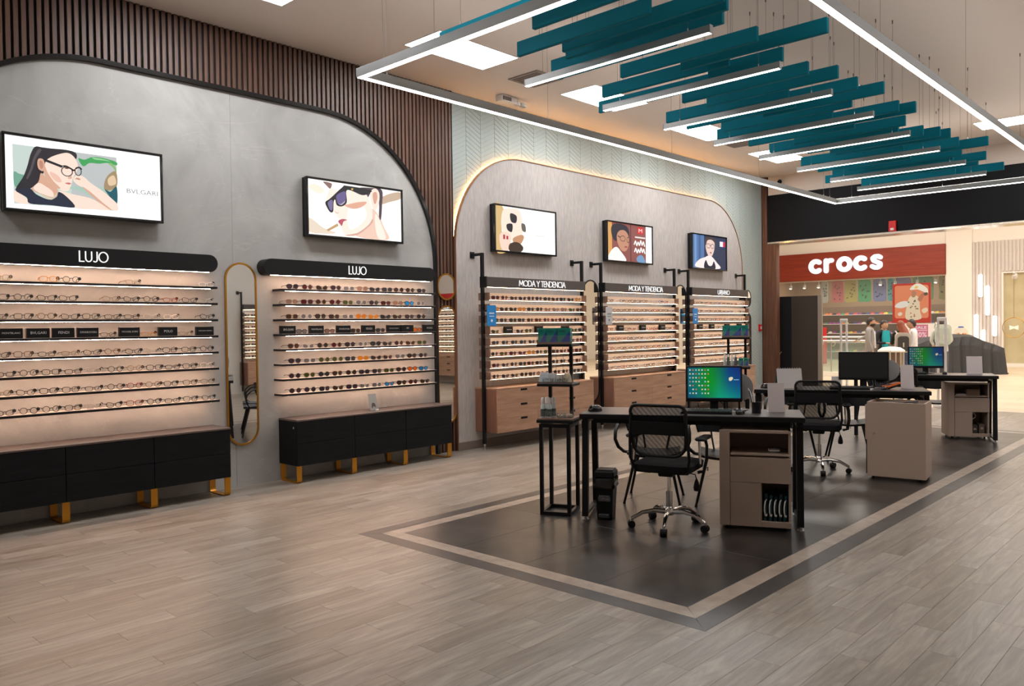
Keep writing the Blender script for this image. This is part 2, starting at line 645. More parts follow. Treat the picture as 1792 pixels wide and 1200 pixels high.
def grow_people(specs):
    """specs: name -> dict(joints, bones) ; bones are (joint, joint, material index), joints are name: (x, y, z, radius)"""
    tmp = []
    for nm, sp in specs.items():
        J, bones = sp['joints'], sp['bones']
        me = bpy.data.meshes.new('body')
        bm = bmesh.new()
        lay = bm.verts.layers.skin.verify()
        vid = {}
        for k, (x, y, z, r) in J.items():
            v = bm.verts.new((x, y, z))
            v[lay].radius = (r[0], r[1]) if isinstance(r, tuple) else (r, r)
            v[lay].use_root = k == 'pelvis'
            vid[k] = v
        for a, b, _ in bones:
            bm.edges.new((vid[a], vid[b]))
        bm.to_mesh(me)
        bm.free()
        o = bpy.data.objects.new('body', me)
        COL.objects.link(o)
        s = o.modifiers.new('skin', 'SKIN')
        s.use_smooth_shade = True
        o.modifiers.new('sub', 'SUBSURF').levels = 2
        tmp.append((nm, sp, o))
    bpy.context.view_layer.update()
    dg = bpy.context.evaluated_depsgraph_get()
    for nm, sp, o in tmp:
        me = bpy.data.meshes.new_from_object(o.evaluated_get(dg))
        J = sp['joints']
        fm = []
        for p in me.polygons:
            c = p.center
            best = None
            for a, b, mi in sp['bones']:
                A_, B2 = Vector(J[a][:3]), Vector(J[b][:3])
                ab = B2 - A_
                t = max(0, min(1, (c - A_).dot(ab) / max(ab.length_squared, 1e-9)))
                d = (c - (A_ + ab * t)).length
                if best is None or d < best[0]:
                    best = (d, mi)
            fm.append(best[1])
        mb = MB()
        mb.v = [v.co[:] for v in me.vertices]
        mb.f = [tuple(p.vertices) for p in me.polygons]
        mb.m = fm
        PEOPLE[nm] = mb
        bpy.data.objects.remove(o)


def skeleton(H=1.68, arms=None, female=False, lean=0.0, coat=False):
    """standing figure looking towards +y; arms = {'l': (elbow, wrist), 'r': (elbow, wrist)}; materials 0 skin, 1 top, 2 legs, 3 shoes"""
    k = H / 1.68
    sw = .155 if female else .175
    J = {'pelvis': (0, 0, .93, (.145 if not female else .15, .105)), 'waist': (0, .0 + lean * .1, 1.08, (.125 if not female else .115, .09)), 'chest': (0, .01 + lean * .25, 1.27, (.15 if not female else .13, .105)),
         'collar': (0, lean * .35, 1.40, (.085, .07)), 'neck': (0, .01 + lean * .4, 1.455, .05), 'skull': (0, .02 + lean * .5, 1.52, .058)}
    B = [('pelvis', 'waist', 1), ('waist', 'chest', 1), ('chest', 'collar', 1), ('collar', 'neck', 0), ('neck', 'skull', 0)]
    for s, n in ((-1, 'l'), (1, 'r')):
        e, w_ = (arms or {}).get(n, ((s * .23, .0, 1.10), (s * .24, .06, .86)))
        J['sh' + n] = (s * sw, lean * .3, 1.37, .062)
        J['el' + n] = (*e, .043)
        J['wr' + n] = (*w_, .030)
        J['hip' + n] = (s * .085, 0, .86, .088)
        J['kn' + n] = (s * .095, .015, .49, .060)
        J['an' + n] = (s * .10, -.01, .10, .042)
        J['to' + n] = (s * .115, .12, .045, .036)
        B += [('collar', 'sh' + n, 1), ('sh' + n, 'el' + n, 1), ('el' + n, 'wr' + n, 1), ('pelvis', 'hip' + n, 1 if coat else 2), ('hip' + n, 'kn' + n, 2), ('kn' + n, 'an' + n, 2), ('an' + n, 'to' + n, 3)]
    if coat:
        J['pelvis'] = (0, 0, .90, (.165, .12))
        J['waist'] = (0, lean * .1, 1.08, (.15, .11))
        J['chest'] = (0, .01 + lean * .25, 1.27, (.175, .12))
    J = {n: (x * k, y * k, z * k, tuple(q * k for q in r) if isinstance(r, tuple) else r * k) for n, (x, y, z, r) in J.items()}
    return {'joints': J, 'bones': B}


SPEC = {
    'blazer': skeleton(1.72, {'l': ((-.27, -.12, 1.22), (-.33, -.34, 1.13)), 'r': ((.25, .02, 1.1), (.24, .10, .88))}, coat=True),
    'turquoise': skeleton(1.64, {'l': ((-.22, .02, 1.10), (-.06, .20, 1.08)), 'r': ((.22, .02, 1.10), (.07, .21, 1.10))}, True),
    'redhair': skeleton(1.62, {'l': ((-.21, .05, 1.10), (-.10, .22, 1.14)), 'r': ((.20, .03, 1.10), (.20, .16, .94))}, True),
    'white': skeleton(1.66, {'l': ((-.24, .02, 1.10), (-.22, .10, .88)), 'r': ((.23, .03, 1.10), (.22, .16, .90))}, coat=True),
    'hoodie': skeleton(1.66, {'l': ((-.24, .08, 1.12), (-.16, .24, 1.0)), 'r': ((.24, .08, 1.12), (.16, .24, 1.02))}, lean=.25, coat=True),
}
grow_people(SPEC)


def add_head(mb, c, k=1.0, turn=0.0, nod=0.0):
    """egg-shaped head with nose, brow, chin and ears, added to the body mesh (skin material 0); looks towards +y turned by turn"""
    nu, nv = 18, 14
    vs, fs = [], []
    ct, st = math.cos(turn), math.sin(turn)
    for j in range(nv + 1):
        ph = -PI / 2 + PI * j / nv
        for i in range(nu):
            th = 2 * PI * i / nu
            x, y, z = .074 * math.cos(ph) * math.sin(th), .094 * math.cos(ph) * math.cos(th), .112 * math.sin(ph)
            if z < 0:
                x *= 1 - .28 * (z / .112) ** 2
                y *= 1 - .10 * (z / .112) ** 2
                if y > 0:
                    y += .012 * (-z / .112)
            if y > .06 and abs(x) < .02 and -.035 < z < .015:
                y += .02
            if y > .05 and abs(x) < .035 and .0 < z < .03:
                y -= .004
            z2 = z * math.cos(nod) - y * math.sin(nod)
            y2 = y * math.cos(nod) + z * math.sin(nod)
            vs.append((c[0] + (x * ct - y2 * st) * k, c[1] + (x * st + y2 * ct) * k, c[2] + z2 * k))
    for j in range(nv):
        for i in range(nu):
            fs.append((j * nu + i, j * nu + (i + 1) % nu, (j + 1) * nu + (i + 1) % nu, (j + 1) * nu + i))
    mb.add(vs, fs, 0)
    for s in (-1, 1):
        e = MB().lathe([(.003, -.028), (.011, -.015), (.014, .005), (.012, .022), (.003, .03)], (0, 0, 0), 8)
        mb.add([(c[0] + ((s * .073 + x * .5) * ct - (y - .005) * st) * k, c[1] + ((s * .073 + x * .5) * st + (y - .005) * ct) * k, c[2] + z * k) for x, y, z in e.v], e.f, 0)


def add_hand(mb, wrist, d, k=1.0, curl=.5):
    """palm with four fingers and a thumb, pointing along d"""
    d = Vector(d).normalized()
    u = Vector((0, 0, 1)) if abs(d.z) < .8 else Vector((0, 1, 0))
    a = d.cross(u).normalized()
    b = a.cross(d).normalized()
    w_ = Vector(wrist)
    pm_ = MB().tube([w_ - d * .01, w_ + d * .03 * k, w_ + d * .075 * k], [.024 * k, .032 * k, .030 * k], 8)
    pc = [(p - w_) for p in map(Vector, pm_.v)]
    mb.add([(w_ + q - b * q.dot(b) * .5)[:] for q in pc], pm_.f, 0)
    for i, L in enumerate((.066, .076, .07, .056)):
        s = (-.024 + .016 * i) * k
        p0 = w_ + d * .07 * k + a * s
        p1 = p0 + (d * math.cos(curl * .5) - b * math.sin(curl * .5)) * L * .55 * k
        p2 = p1 + (d * math.cos(curl * 1.5) - b * math.sin(curl * 1.5)) * L * .45 * k
        f_ = MB().tube([p0[:], p1[:], p2[:]], [.009 * k, .0085 * k, .006 * k], 6)
        mb.add(f_.v, f_.f, 0)
    p0 = w_ + d * .025 * k - a * .026 * k
    p1 = p0 + (d * .7 - a * .6).normalized() * .035 * k
    p2 = p1 + (d * .9 - a * .15 - b * .3).normalized() * .028 * k
    f_ = MB().tube([p0[:], p1[:], p2[:]], [.011 * k, .010 * k, .007 * k], 6)
    mb.add(f_.v, f_.f, 0)
# ================================================================== SHELL
XW, ZC, YE = -7.68, 4.66, 15.86
XR, YB = 3.6, -3.2


def struct(name, mb, mats, parent=None, smooth=False):
    o = obj(name, mb, mats, parent, smooth=smooth)
    if parent is None:
        o['kind'] = 'structure'
    return o


floor = struct('floor', MB().box(XW - .2, XR + .2, YB - .2, YE + .3, -.08, -.0125), 'grout')
RX0, RX1, RY0, RY1 = -5.155, -2.115, 3.69, 13.4       # the dark inlay in the floor


def minus(r, c):
    """rectangle r minus rectangle c (x0, x1, y0, y1)"""
    x0, x1, y0, y1 = r
    if x1 <= c[0] or x0 >= c[1] or y1 <= c[2] or y0 >= c[3]:
        return [r]
    out = []
    if y0 < c[2]:
        out.append((x0, x1, y0, c[2]))
    if y1 > c[3]:
        out.append((x0, x1, c[3], y1))
    a, b = max(y0, c[2]), min(y1, c[3])
    if x0 < c[0]:
        out.append((x0, c[0], a, b))
    if x1 > c[1]:
        out.append((c[1], x1, a, b))
    return out


CF, SF = (0.685, -0.728), None


def sees(x, y, m=40):
    """is the floor point inside the photograph's view (used only to choose which planks are single objects)"""
    zc_ = -(0.68500553 * x - 0.72826947 * y - 0.01977389 * 1.6)
    if zc_ < .5:
        return None
    xc = 0.72852731 * x + 0.68488936 * y + 0.01321055 * 1.6
    yc = -0.00392209 * x + 0.02345512 * y - 0.9997172 * 1.6
    u, v = 896 + 1397.2 * xc / zc_, 600 - 1397.2 * yc / zc_
    return zc_ if -m < u < 1792 + m and v < 1200 + m else None


pieces = []
nrow = int((XR - XW) / PW) + 1
for r_ in range(nrow):
    x0 = PX0 + r_ * PW
    off = PY0 - r_ * PL / 3
    i0 = math.floor((YB - off) / PL)
    for i in range(i0, i0 + 22):
        y0, y1 = off + i * PL, off + (i + 1) * PL
        rc = (x0, min(x0 + PW, XR), max(y0, YB), min(y1, YE + .28))
        if rc[3] - rc[2] < .02 or rc[1] - rc[0] < .02:
            continue
        for q in minus(rc, (RX0, RX1, RY0, RY1)):
            if q[1] - q[0] > .012 and q[3] - q[2] > .012:
                pieces.append((sees((q[0] + q[1]) / 2, (q[2] + q[3]) / 2), q))
seen = sorted([p for p in pieces if p[0] is not None], key=lambda p: p[0])
single = seen[:300]
ids = {id(p) for p in single}
G = .0004
pm = {}


def plank_shape(mb, w_, l_):
    b = .0007
    vs = [(-w_, -l_, -.012), (w_, -l_, -.012), (w_, l_, -.012), (-w_, l_, -.012),
          (-w_, -l_, -b), (w_, -l_, -b), (w_, l_, -b), (-w_, l_, -b),
          (-w_ + b, -l_ + b, 0), (w_ - b, -l_ + b, 0), (w_ - b, l_ - b, 0), (-w_ + b, l_ - b, 0)]
    fs = [(0, 1, 5, 4), (1, 2, 6, 5), (2, 3, 7, 6), (3, 0, 4, 7), (4, 5, 9, 8), (5, 6, 10, 9), (6, 7, 11, 10), (7, 4, 8, 11), (8, 9, 10, 11)]
    return vs, fs


for _, q in single:
    w_, l_ = (q[1] - q[0]) / 2 - G, (q[3] - q[2]) / 2 - G
    k = (round(w_, 4), round(l_, 4))
    if k not in pm:
        pm[k] = MB().add(*plank_shape(None, w_, l_)).mesh('plank', 'plank')
    link('plank', pm[k], floor, ((q[0] + q[1]) / 2, (q[2] + q[3]) / 2, 0))
rest = MB()
for p in pieces:
    if id(p) in ids:
        continue
    q = p[1]
    vs, fs = plank_shape(None, (q[1] - q[0]) / 2 - G, (q[3] - q[2]) / 2 - G)
    cx, cy = (q[0] + q[1]) / 2, (q[2] + q[3]) / 2
    rest.add([(x + cx, y + cy, z) for x, y, z in vs], fs)
tag(obj('far_planks', rest, 'plank', floor), kind='stuff')
# inlay: dark border, pale border, slate tiles


def frame_strips(name, x0, x1, y0, y1, w_, m_):
    g = .0012
    for poly in ([(x0, y0), (x1, y0), (x1 - w_, y0 + w_), (x0 + w_, y0 + w_)], [(x1, y0), (x1, y1), (x1 - w_, y1 - w_), (x1 - w_, y0 + w_)],
                 [(x1, y1), (x0, y1), (x0 + w_, y1 - w_), (x1 - w_, y1 - w_)], [(x0, y1), (x0, y0), (x0 + w_, y0 + w_), (x0 + w_, y1 - w_)]):
        cx = sum(p[0] for p in poly) / 4
        cy = sum(p[1] for p in poly) / 4
        pl = [(p[0] + (g if p[0] < cx else -g), p[1] + (g if p[1] < cy else -g)) for p in poly]
        obj(name, MB().prism(pl, lambda a, b, c: (a, b, c), -.012, 0), m_, floor)


frame_strips('dark_border_strip', RX0, RX1, RY0, RY1, .131, 'dark_strip')
frame_strips('pale_border_strip', RX0 + .131, RX1 - .131, RY0 + .131, RY1 - .131, .125, 'pale_strip')
tx0, tx1, ty0, ty1 = RX0 + .256, RX1 - .256, RY0 + .256, RY1 - .256
tw, tl = (tx1 - tx0) / 4, (ty1 - ty0) / 8
tme = MB().add(*plank_shape(None, tw / 2 - .001, tl / 2 - .001)).mesh('floor_tile', 'dark_tile')
for i in range(4):
    for j in range(8):
        link('floor_tile', tme, floor, (tx0 + (i + .5) * tw, ty0 + (j + .5) * tl, 0))

# ceiling with drywall over the entrance
ceiling = struct('ceiling', MB().box(XW - .2, XR + .2, YB - .2, YE + .5, ZC, ZC + .2), 'ceiling')
struct('wall_left', MB().box(XW - .25, XW, YB - .2, YE + .2, -.08, ZC), 'wall_plain')
struct('wall_back', MB().box(XW, XR + .2, YB - .2, YB, -.08, ZC), 'wall_plain')
struct('wall_right', MB().box(XR, XR + .2, YB, YE + .45, -.08, ZC), 'wall_plain')
struct('wall_front', MB().box(-7.55, XR, YE + .06, YE + .4, 4.27, ZC).box(-1.3, XR, YE + .06, YE + .4, -.08, 3.26), 'drywall')
fas = struct('trim_1', MB().box(-7.55, XR, YE + .02, YE + .42, 3.30, 4.272), 'black')
obj('soffit_strip', MB().box(-7.55, XR, YE + .0, YE + .44, 3.262, 3.298), mat('polished_soffit', (.75, .66, .56), .16, .9), fas)
# fluted timber pier where the left wall ends
pier = struct('wall_pier', MB().box(XW, -7.385, YE + .02, YE + .16, 0, 3.26).box(XW, -7.555, YE + .02, YE + .06, 3.26, ZC), 'backing')
fl = MB()
x = XW + .004
i = 0
while x + .022 < -7.37:
    top = ZC if x + .022 < -7.555 else 3.255
    fl.box(x, x + .022, YE - .012, YE + .02, 0, top)
    x += .03
    i += 1
for k in range(5):
    y = YE + .012 + k * .03
    fl.box(-7.385, -7.362, y, y + .022, 0, 3.255)
tag(obj('flutes', fl, 'slat_red', pier), kind='stuff')

# ------------------------------------------------------------------ left wall, near part: walnut slats round an arched stone panel


def arch_path(y0, y1, top, r, n=22, zb=0.0):
    return [(y0, zb)] + arc(y0 + r, top - r, r, PI, PI / 2, n) + arc(y1 - r, top - r, r, PI / 2, 0, n) + [(y1, zb)]


def arch_z(y, y0, y1, top, r):
    if y <= y0 or y >= y1:
        return 0.0
    d = max(0, y0 + r - y, y - (y1 - r))
    return top - r + math.sqrt(max(0, r * r - d * d))


def ribbon(path, o0, o1, c0, c1):
    """strip following a path on the left wall, between offsets o0..o1 (outwards) and depths c0..c1"""
    mb = MB()
    N = len(path)
    vs = []
    for i in range(N):
        a, b = path[max(i - 1, 0)], path[min(i + 1, N - 1)]
        d = Vector((b[0] - a[0], b[1] - a[1])).normalized()
        n_ = Vector((-d.y, d.x))
        for o, c in ((o0, c0), (o1, c0), (o1, c1), (o0, c1)):
            vs.append(Lw(path[i][0] + n_.x * o, path[i][1] + n_.y * o, c))
    fs = []
    for i in range(N - 1):
        for k in range(4):
            fs.append((i * 4 + k, i * 4 + (k + 1) % 4, i * 4 + 4 + (k + 1) % 4, i * 4 + 4 + k))
    fs += [(0, 1, 2, 3), tuple(4 * (N - 1) + k for k in (3, 2, 1, 0))]
    return mb.add(vs, fs)


A = (1.14, 6.70, 4.02, 1.62)
pa = arch_path(*A)
clad = struct('wall_cladding', MB().box(XW, XW + .006, YB, 7.045, 0, ZC - .002), 'backing')
y = 7.035 - .036
while y > .3:
    zb = max(arch_z(y, *A), arch_z(y + .036, *A), arch_z(y + .018, *A))
    zb = zb + .012 if zb > 0 else .002
    obj('slat', MB().bbox(XW + .006, XW + .032, y, y + .036, zb, ZC - .003, .002), 'slat', clad)
    y -= .0593
stone = struct('wall_panel_stone', MB().prism([(a, b * .999) for a, b in pa], Lw, .006, .008), 'grout')
seam = 4.0
zs_ = arch_z(seam, *A)
for part in ([p for p in pa if p[0] < seam] + [(seam - .0012, zs_), (seam - .0012, 0)], [(seam + .0012, 0), (seam + .0012, zs_)] + [p for p in pa if p[0] > seam]):
    obj('stone_slab', MB().prism(part, Lw, .0082, .022), 'stone', stone)
struct('trim_2', ribbon(pa, 0, .042, .004, .062), 'black_gloss')
struct('trim_3', MB().box(XW, XW + .034, 7.036, 7.05, 0, ZC - .002), 'black')

# ------------------------------------------------------------------ left wall, far part: pale chevron cladding round an arched grey panel
B_ = (7.058, 14.86, 3.94, 1.27)
pb = arch_path(*B_)
chev = struct('wall_chevron', MB().box(XW, XW + .004, 7.05, YE + .0, .1, ZC - .002), 'chevron_joint')
cm = MB()
cw, ch, rise = .27, .062, .13
ncol = int((YE - 7.05) / cw) + 1
for i in range(ncol):
    a0, a1 = 7.05 + i * cw + .002, min(7.05 + (i + 1) * cw - .002, YE - .004)
    if a1 <= a0:
        continue
    up = i % 2 == 0
    for j in range(-2, 76):
        zb = j * ch + .1
        l, r = (zb, zb + rise) if up else (zb + rise, zb)
        if min(l, r) < .11 or max(l, r) + ch > ZC - .01:
            # keep the strip inside the wall
            l, r = max(l, .11), max(r, .11)
            lt, rt = min(max(l, r, 0) if False else (zb + ch if up else zb + rise + ch), ZC - .01), min((zb + rise + ch if up else zb + ch), ZC - .01)
            if lt - l < .02 and rt - r < .02:
                continue
            lt, rt = max(lt, l), max(rt, r)
        else:
            lt, rt = l + ch, r + ch
        zt = min(arch_z(a0, *B_), arch_z(a1, *B_))
        if max(lt, rt) < zt - .03:
            continue
        g = .003
        cm.prism([(a0, l + g), (a1, r + g), (a1, rt - g), (a0, lt - g)], Lw, .004, .0085)
tag(obj('chevron_tiles', cm, 'chevron', chev), kind='stuff')
struct('wall_panel_grey', MB().prism(arch_path(*B_, zb=.1), Lw, .045, .06), 'concrete')
struct('trim_4', ribbon(pb[:1] + pb[1:], 0, .012, .032, .072), 'copper')
top_part = [p for p in pb if p[1] > 2.6]
cove = tag(obj('cove_light_strip', ribbon(top_part, -.008, -.001, .012, .03), 'cove_light'), 'amber light strip glowing behind the far arch panel', 'light strip')
struct('trim_5', MB().box(XW, XW + .02, YE - .012, YE - .001, 0, ZC - .002), 'black')
bb = struct('baseboard_left', MB().bbox(XW, XW + .075, 7.052, YE - .014, .0, .105, .004), mat('baseboard_grey', srgb(120, 106, 98), .6))

# ------------------------------------------------------------------ recessed ceiling panels and vents
PANELS = [(-6.76, -6.17, 5.54, 6.74, 'nearest white ceiling light panel, crossed by the suspended frame'),
          (-6.76, -6.17, 8.17, 9.37, 'second white ceiling light panel along the left wall'),
          (-6.76, -6.17, 10.8, 12.0, 'third white ceiling light panel along the left wall'),
          (-6.76, -6.17, 13.42, 14.62, 'farthest white ceiling light panel along the left wall'),
          (-3.29, -2.09, 13.97, 14.56, 'white ceiling light panel at the far right behind the suspended frame'),
          (-6.76, -6.17, 2.88, 4.08, 'white ceiling light panel at the top edge, left of the frame'),
          (-6.76, -6.17, -.6, .6, 'added, unseen white ceiling light panel overhead, behind the photographer on the left'),  # this and the panels below are added out of view to light the foreground
          (.6, 1.19, 5.54, 6.74, 'added, unseen white ceiling light panel beyond the right edge, near row'),
          (.6, 1.19, 8.8, 10.0, 'added, unseen white ceiling light panel beyond the right edge, middle row'),
          (.6, 1.19, 12.2, 13.4, 'added, unseen white ceiling light panel beyond the right edge, far row')]
for x0, x1, y0, y1, lb in PANELS:
    t = thing('ceiling_light_panel', lb, 'ceiling light', ((x0 + x1) / 2, (y0 + y1) / 2, ZC), group='recessed ceiling light panels')
    a, b = (x1 - x0) / 2, (y1 - y0) / 2
    fr = MB()
    for q in ((-a, a, -b, -b + .012), (-a, a, b - .012, b), (-a, -a + .012, -b + .012, b - .012), (a - .012, a, -b + .012, b - .012)):
        fr.box(*q, -.006, 0)
    obj('frame', fr, 'white', t)
    obj('diffuser', MB().box(-a + .012, a - .012, -b + .012, b - .012, -.004, -.0005), 'panel_light', t)
VENT = mat('vent_grey', srgb(150, 138, 130), .6)
for k, (x, y, lb) in enumerate([(-6.55, 7.45, 'square ceiling air vent near the first teal baffles'), (-6.45, 12.55, 'square ceiling air vent farther along the ceiling')]):
    t = thing('air_vent', lb, 'vent', (x, y, ZC), group='ceiling air vents')
    fr = MB()
    a = .24
    for q in ((-a, a, -a, -a + .035), (-a, a, a - .035, a), (-a, -a + .035, -a + .035, a - .035), (a - .035, a, -a + .035, a - .035)):
        fr.box(*q, -.012, 0)
    obj('frame', fr, VENT, t)
    obj('duct', MB().box(-a + .035, a - .035, -a + .035, a - .035, -.003, -.0005), mat('vent_dark', (.05, .045, .04), .8), t)
    sl = MB().beam((-a + .03, 0, -.008), (a - .03, 0, -.008), .03, .003, up=(0, .6, .8)).mesh('slat', VENT)
    for j in range(6):
        link('slat', sl, t, (0, -.16 + j * .064, 0))
# emergency lamp with two heads on the ceiling by the wall
t = thing('emergency_light', 'small white emergency lamp on the ceiling beside the far arch wall', 'lamp', (-7.33, 7.75, ZC))
obj('housing', MB().bbox(-.06, .06, -.15, .15, -.085, 0, .008), 'white', t)
gr = MB()
for j in range(6):
    gr.box(.061, .064, -.13 + j * .028, -.115 + j * .028, -.07, -.02)
obj('grille', gr, 'taupe_dark', t)
for s in (-1, 1):
    hd = obj('lamp_head', MB().lathe([(.018, -.02), (.045, -.03), (.05, -.075), (.047, -.085)], (.02, .24 + s * .06, -.005), 14), 'white', t, smooth=True)
    obj('lens', MB().lathe([(.04, -.088), (.03, -.094)], (.02, .24 + s * .06, -.002), 14), 'acrylic', hd)
t = thing('security_camera', 'small dark security camera high beside the timber pier', 'camera', (-7.28, YE + .06, 4.55))
obj('mount', MB().cyl((0, 0, 0), (0, -.05, 0), .025, n=10), 'black_plastic', t)
obj('body', MB().cyl((0, -.04, -.01), (.04, -.14, -.04), .04, .045, n=14), 'black_plastic', t)
obj('lens', MB().cyl((.04, -.14, -.04), (.0415, -.144, -.0415), .028, n=12), 'black_gloss', t)
t = thing('fire_alarm_light', 'small red alarm beacon on the black header over the entrance', 'alarm', (-5.07, YE + .018, 3.40))
obj('body', MB().bbox(-.065, .065, -.05, 0, -.1, .1, .008), mat('alarm_red', srgb(200, 20, 24), .4, 0, .4), t)
obj('strobe', MB().bbox(-.03, .03, -.06, -.05, -.08, -.035, .004), 'white', t)
# ================================================================== HANGING CEILING SCULPTURE
ZL = 3.6
prof_w, prof_h = .05, .065


def wire_pair(parent, pts, z0):
    """suspension wires with their ceiling anchors, from z0 up to the ceiling (local coordinates, parent at world z of z0)"""
    for (x, y) in pts:
        link('wire', WIRE(round(ZC - z0, 3)), parent, (x, y, 0))
        link('ceiling_anchor', ANCHOR, parent, (x, y, ZC - z0))
        link('clip', CLIP, parent, (x, y, 0))


_w = {}


def WIRE(h_):
    if h_ not in _w:
        _w[h_] = MB().cyl((0, 0, 0), (0, 0, h_), .0013, n=5).mesh('wire', 'wire')
    return _w[h_]


ANCHOR = MB().cyl((0, 0, -.035), (0, 0, 0), .005, .006, n=8).mesh('ceiling_anchor', 'anchor')
CLIP = MB().cyl((0, 0, 0), (0, 0, .025), .005, .004, n=8).mesh('clip', 'steel')

# rectangular frame of light
FX0, FX1, FY0, FY1 = -5.27, -2.0, 3.83, 13.58
fr = thing('light_frame', 'large suspended rectangular frame of white line lights round the baffles', 'pendant light', ((FX0 + FX1) / 2, (FY0 + FY1) / 2, ZL))
a, b = (FX1 - FX0) / 2, (FY1 - FY0) / 2
wd = .062
for q in ((-a, a, -b, -b + wd), (-a, a, b - wd, b), (-a, -a + wd, -b + wd, b - wd), (a - wd, a, -b + wd, b - wd)):
    rail = obj('rail', MB().bbox(*q, .004, .075, .003), 'alu', fr)
    obj('diffuser', MB().box(q[0] + .008, q[1] - .008, q[2] + .008, q[3] - .008, 0, .0035), 'line_light', rail)
    obj('up_fill_strip', MB().box(q[0] + .012, q[1] - .012, q[2] + .012, q[3] - .012, .0751, .077), 'up_fill', rail)  # glowing strip added to brighten ceiling and upper walls, no part of the fixture
ws = [(-a + .04, -b + .28), (-a + .3, -b + .04), (a - .3, -b + .04), (-a + .9, -b + .04), (a - .04, -b + .3)]
for k in range(1, 5):
    ws += [(-a + .04, -b + k * 2.3), (a - .04, -b + k * 2.3)]
ws += [(-a + .3, b - .04), (-a + .04, b - .3), (a - 1.6, b - .04), (a - .3, b - .04)]
for x, y in ws:
    link('wire', WIRE(round(ZC - ZL - .075, 3)), fr, (x, y, .075))
    link('ceiling_anchor', ANCHOR, fr, (x, y, ZC - ZL))
    link('clip', CLIP, fr, (x, y, .075))

# linear fixtures
LY = [4.98, 6.06, 7.09, 8.12, 9.22, 10.31, 11.42, 12.46]
lx0, lx1 = -4.48, -2.77
hl = (lx1 - lx0) / 2
prof = MB().box(-hl, hl, -.019, .019, .004, .056).box(-hl - .004, -hl, -.021, .021, -.002, .058).box(hl, hl + .004, -.021, .021, -.002, .058).mesh('housing', 'alu')
diff = MB().box(-hl + .004, hl - .004, -.015, .015, 0, .004).mesh('diffuser', 'line_light')
for k, y in enumerate(LY):
    lb = 'slim white linear pendant light among the teal baffles, ' + (['nearest of eight'] + [f'{ordinal(j)} from the nearest' for j in range(1, 7)] + ['farthest of eight'])[k]
    t = thing('linear_pendant', lb, 'pendant light', ((lx0 + lx1) / 2, y, ZL), group='linear pendants among the baffles')
    link('housing', prof, t)
    link('diffuser', diff, t)
    for x in (-hl + .18, hl - .18):
        link('wire', WIRE(round(ZC - ZL - .056, 3)), t, (x, 0, .056))
        link('ceiling_anchor', ANCHOR, t, (x, 0, ZC - ZL))
        link('clip', CLIP, t, (x, 0, .056))

# teal baffles: (distance along the room, left end, right end)
BAF = [(4.03, -4.48, -2.9), (4.25, -3.75, -2.5), (4.59, -4.21, -3.0), (4.76, -3.9, -2.55), (4.90, -3.98, -2.6), (5.10, -4.3, -2.74), (5.24, -4.36, -3.2),
       (5.60, -3.96, -2.73), (5.80, -3.5, -2.29), (5.96, -4.42, -3.15), (6.16, -3.45, -2.79), (6.36, -4.76, -3.3),
       (6.65, -4.0, -2.79), (6.93, -3.9, -2.65), (7.18, -4.51, -3.2), (7.38, -3.9, -2.65), (7.56, -4.5, -3.3), (7.70, -3.7, -2.53),
       (7.95, -4.3, -2.91), (8.22, -4.5, -3.2), (8.46, -4.1, -2.64), (8.62, -3.6, -2.53), (8.82, -4.42, -3.2), (9.12, -4.0, -2.78), (9.34, -4.41, -2.92),
       (9.73, -4.1, -2.78), (9.93, -3.9, -2.66), (10.1, -3.9, -2.6), (10.42, -4.48, -3.2), (10.65, -4.0, -2.65), (10.87, -3.8, -2.39), (11.02, -4.5, -3.3),
       (11.30, -4.2, -2.78), (11.54, -4.5, -2.94), (11.8, -3.9, -2.62), (11.98, -4.78, -3.0), (12.15, -4.2, -2.79), (12.64, -4.49, -3.19), (12.78, -3.7, -2.62)]
ZB, HB, TB = 3.69, .112, .036
for k, (y, x0, x1) in enumerate(BAF):
    w_ = round(x1 - x0, 3)
    t = obj('ceiling_baffle', MB().bbox(-w_ / 2, w_ / 2, -TB / 2, TB / 2, 0, HB, .004), 'teal', loc=((x0 + x1) / 2, y, ZB))
    tag(t, f'teal felt ceiling baffle, {ordinal(k)} counted from the nearest', 'baffle', 'teal baffles hung under the ceiling')
    for x in (-w_ / 2 + .22, w_ / 2 - .22):
        link('wire', WIRE(round(ZC - ZB - HB, 3)), t, (x, 0, HB))
        link('ceiling_anchor', ANCHOR, t, (x, 0, ZC - ZB))
        link('clip', CLIP, t, (x, 0, HB))
# ================================================================== WALL SCREENS
PIC = {}


def pic(col, s=1.0):
    k = (col, s)
    if k not in PIC:
        PIC[k] = emis('screen_%d_%d_%d_%d' % (*col, int(s * 100)), srgb(*col), s * .78)
    return PIC[k]


def picture(name, parent, f, wd, ht, layers, c=0.0, step=.0009):
    """flat picture: layers of (colour, outline) with outlines in 0..1 of the picture"""
    mb, mats_, idx = MB(), [], {}
    for lay in layers:
        col, poly = lay[0], lay[1]
        s_ = 1.0
        if len(col) == 4:
            s_ = col[3]
            col = col[:3]
        m_ = pic(col, s_)
        if m_ not in idx:
            idx[m_] = len(mats_)
            mats_.append(m_)
        if isinstance(poly, tuple) and poly and isinstance(poly[0], str):
            text_into(mb, poly[0], f, (poly[1] - .5) * wd, (poly[2] - .5) * ht, poly[3] * wd, poly[4] * ht, c, idx[m_])
        else:
            mb.flatpoly([((u - .5) * wd, (v - .5) * ht) for u, v in poly], f, c, idx[m_])
        if len(lay) < 3:
            c += step
    return obj(name, mb, mats_, parent)


def R(u0, v0, u1, v1):
    return [(u0, v0), (u1, v0), (u1, v1), (u0, v1)]


def Sm(*p):
    return smooth_poly(list(p), 4)


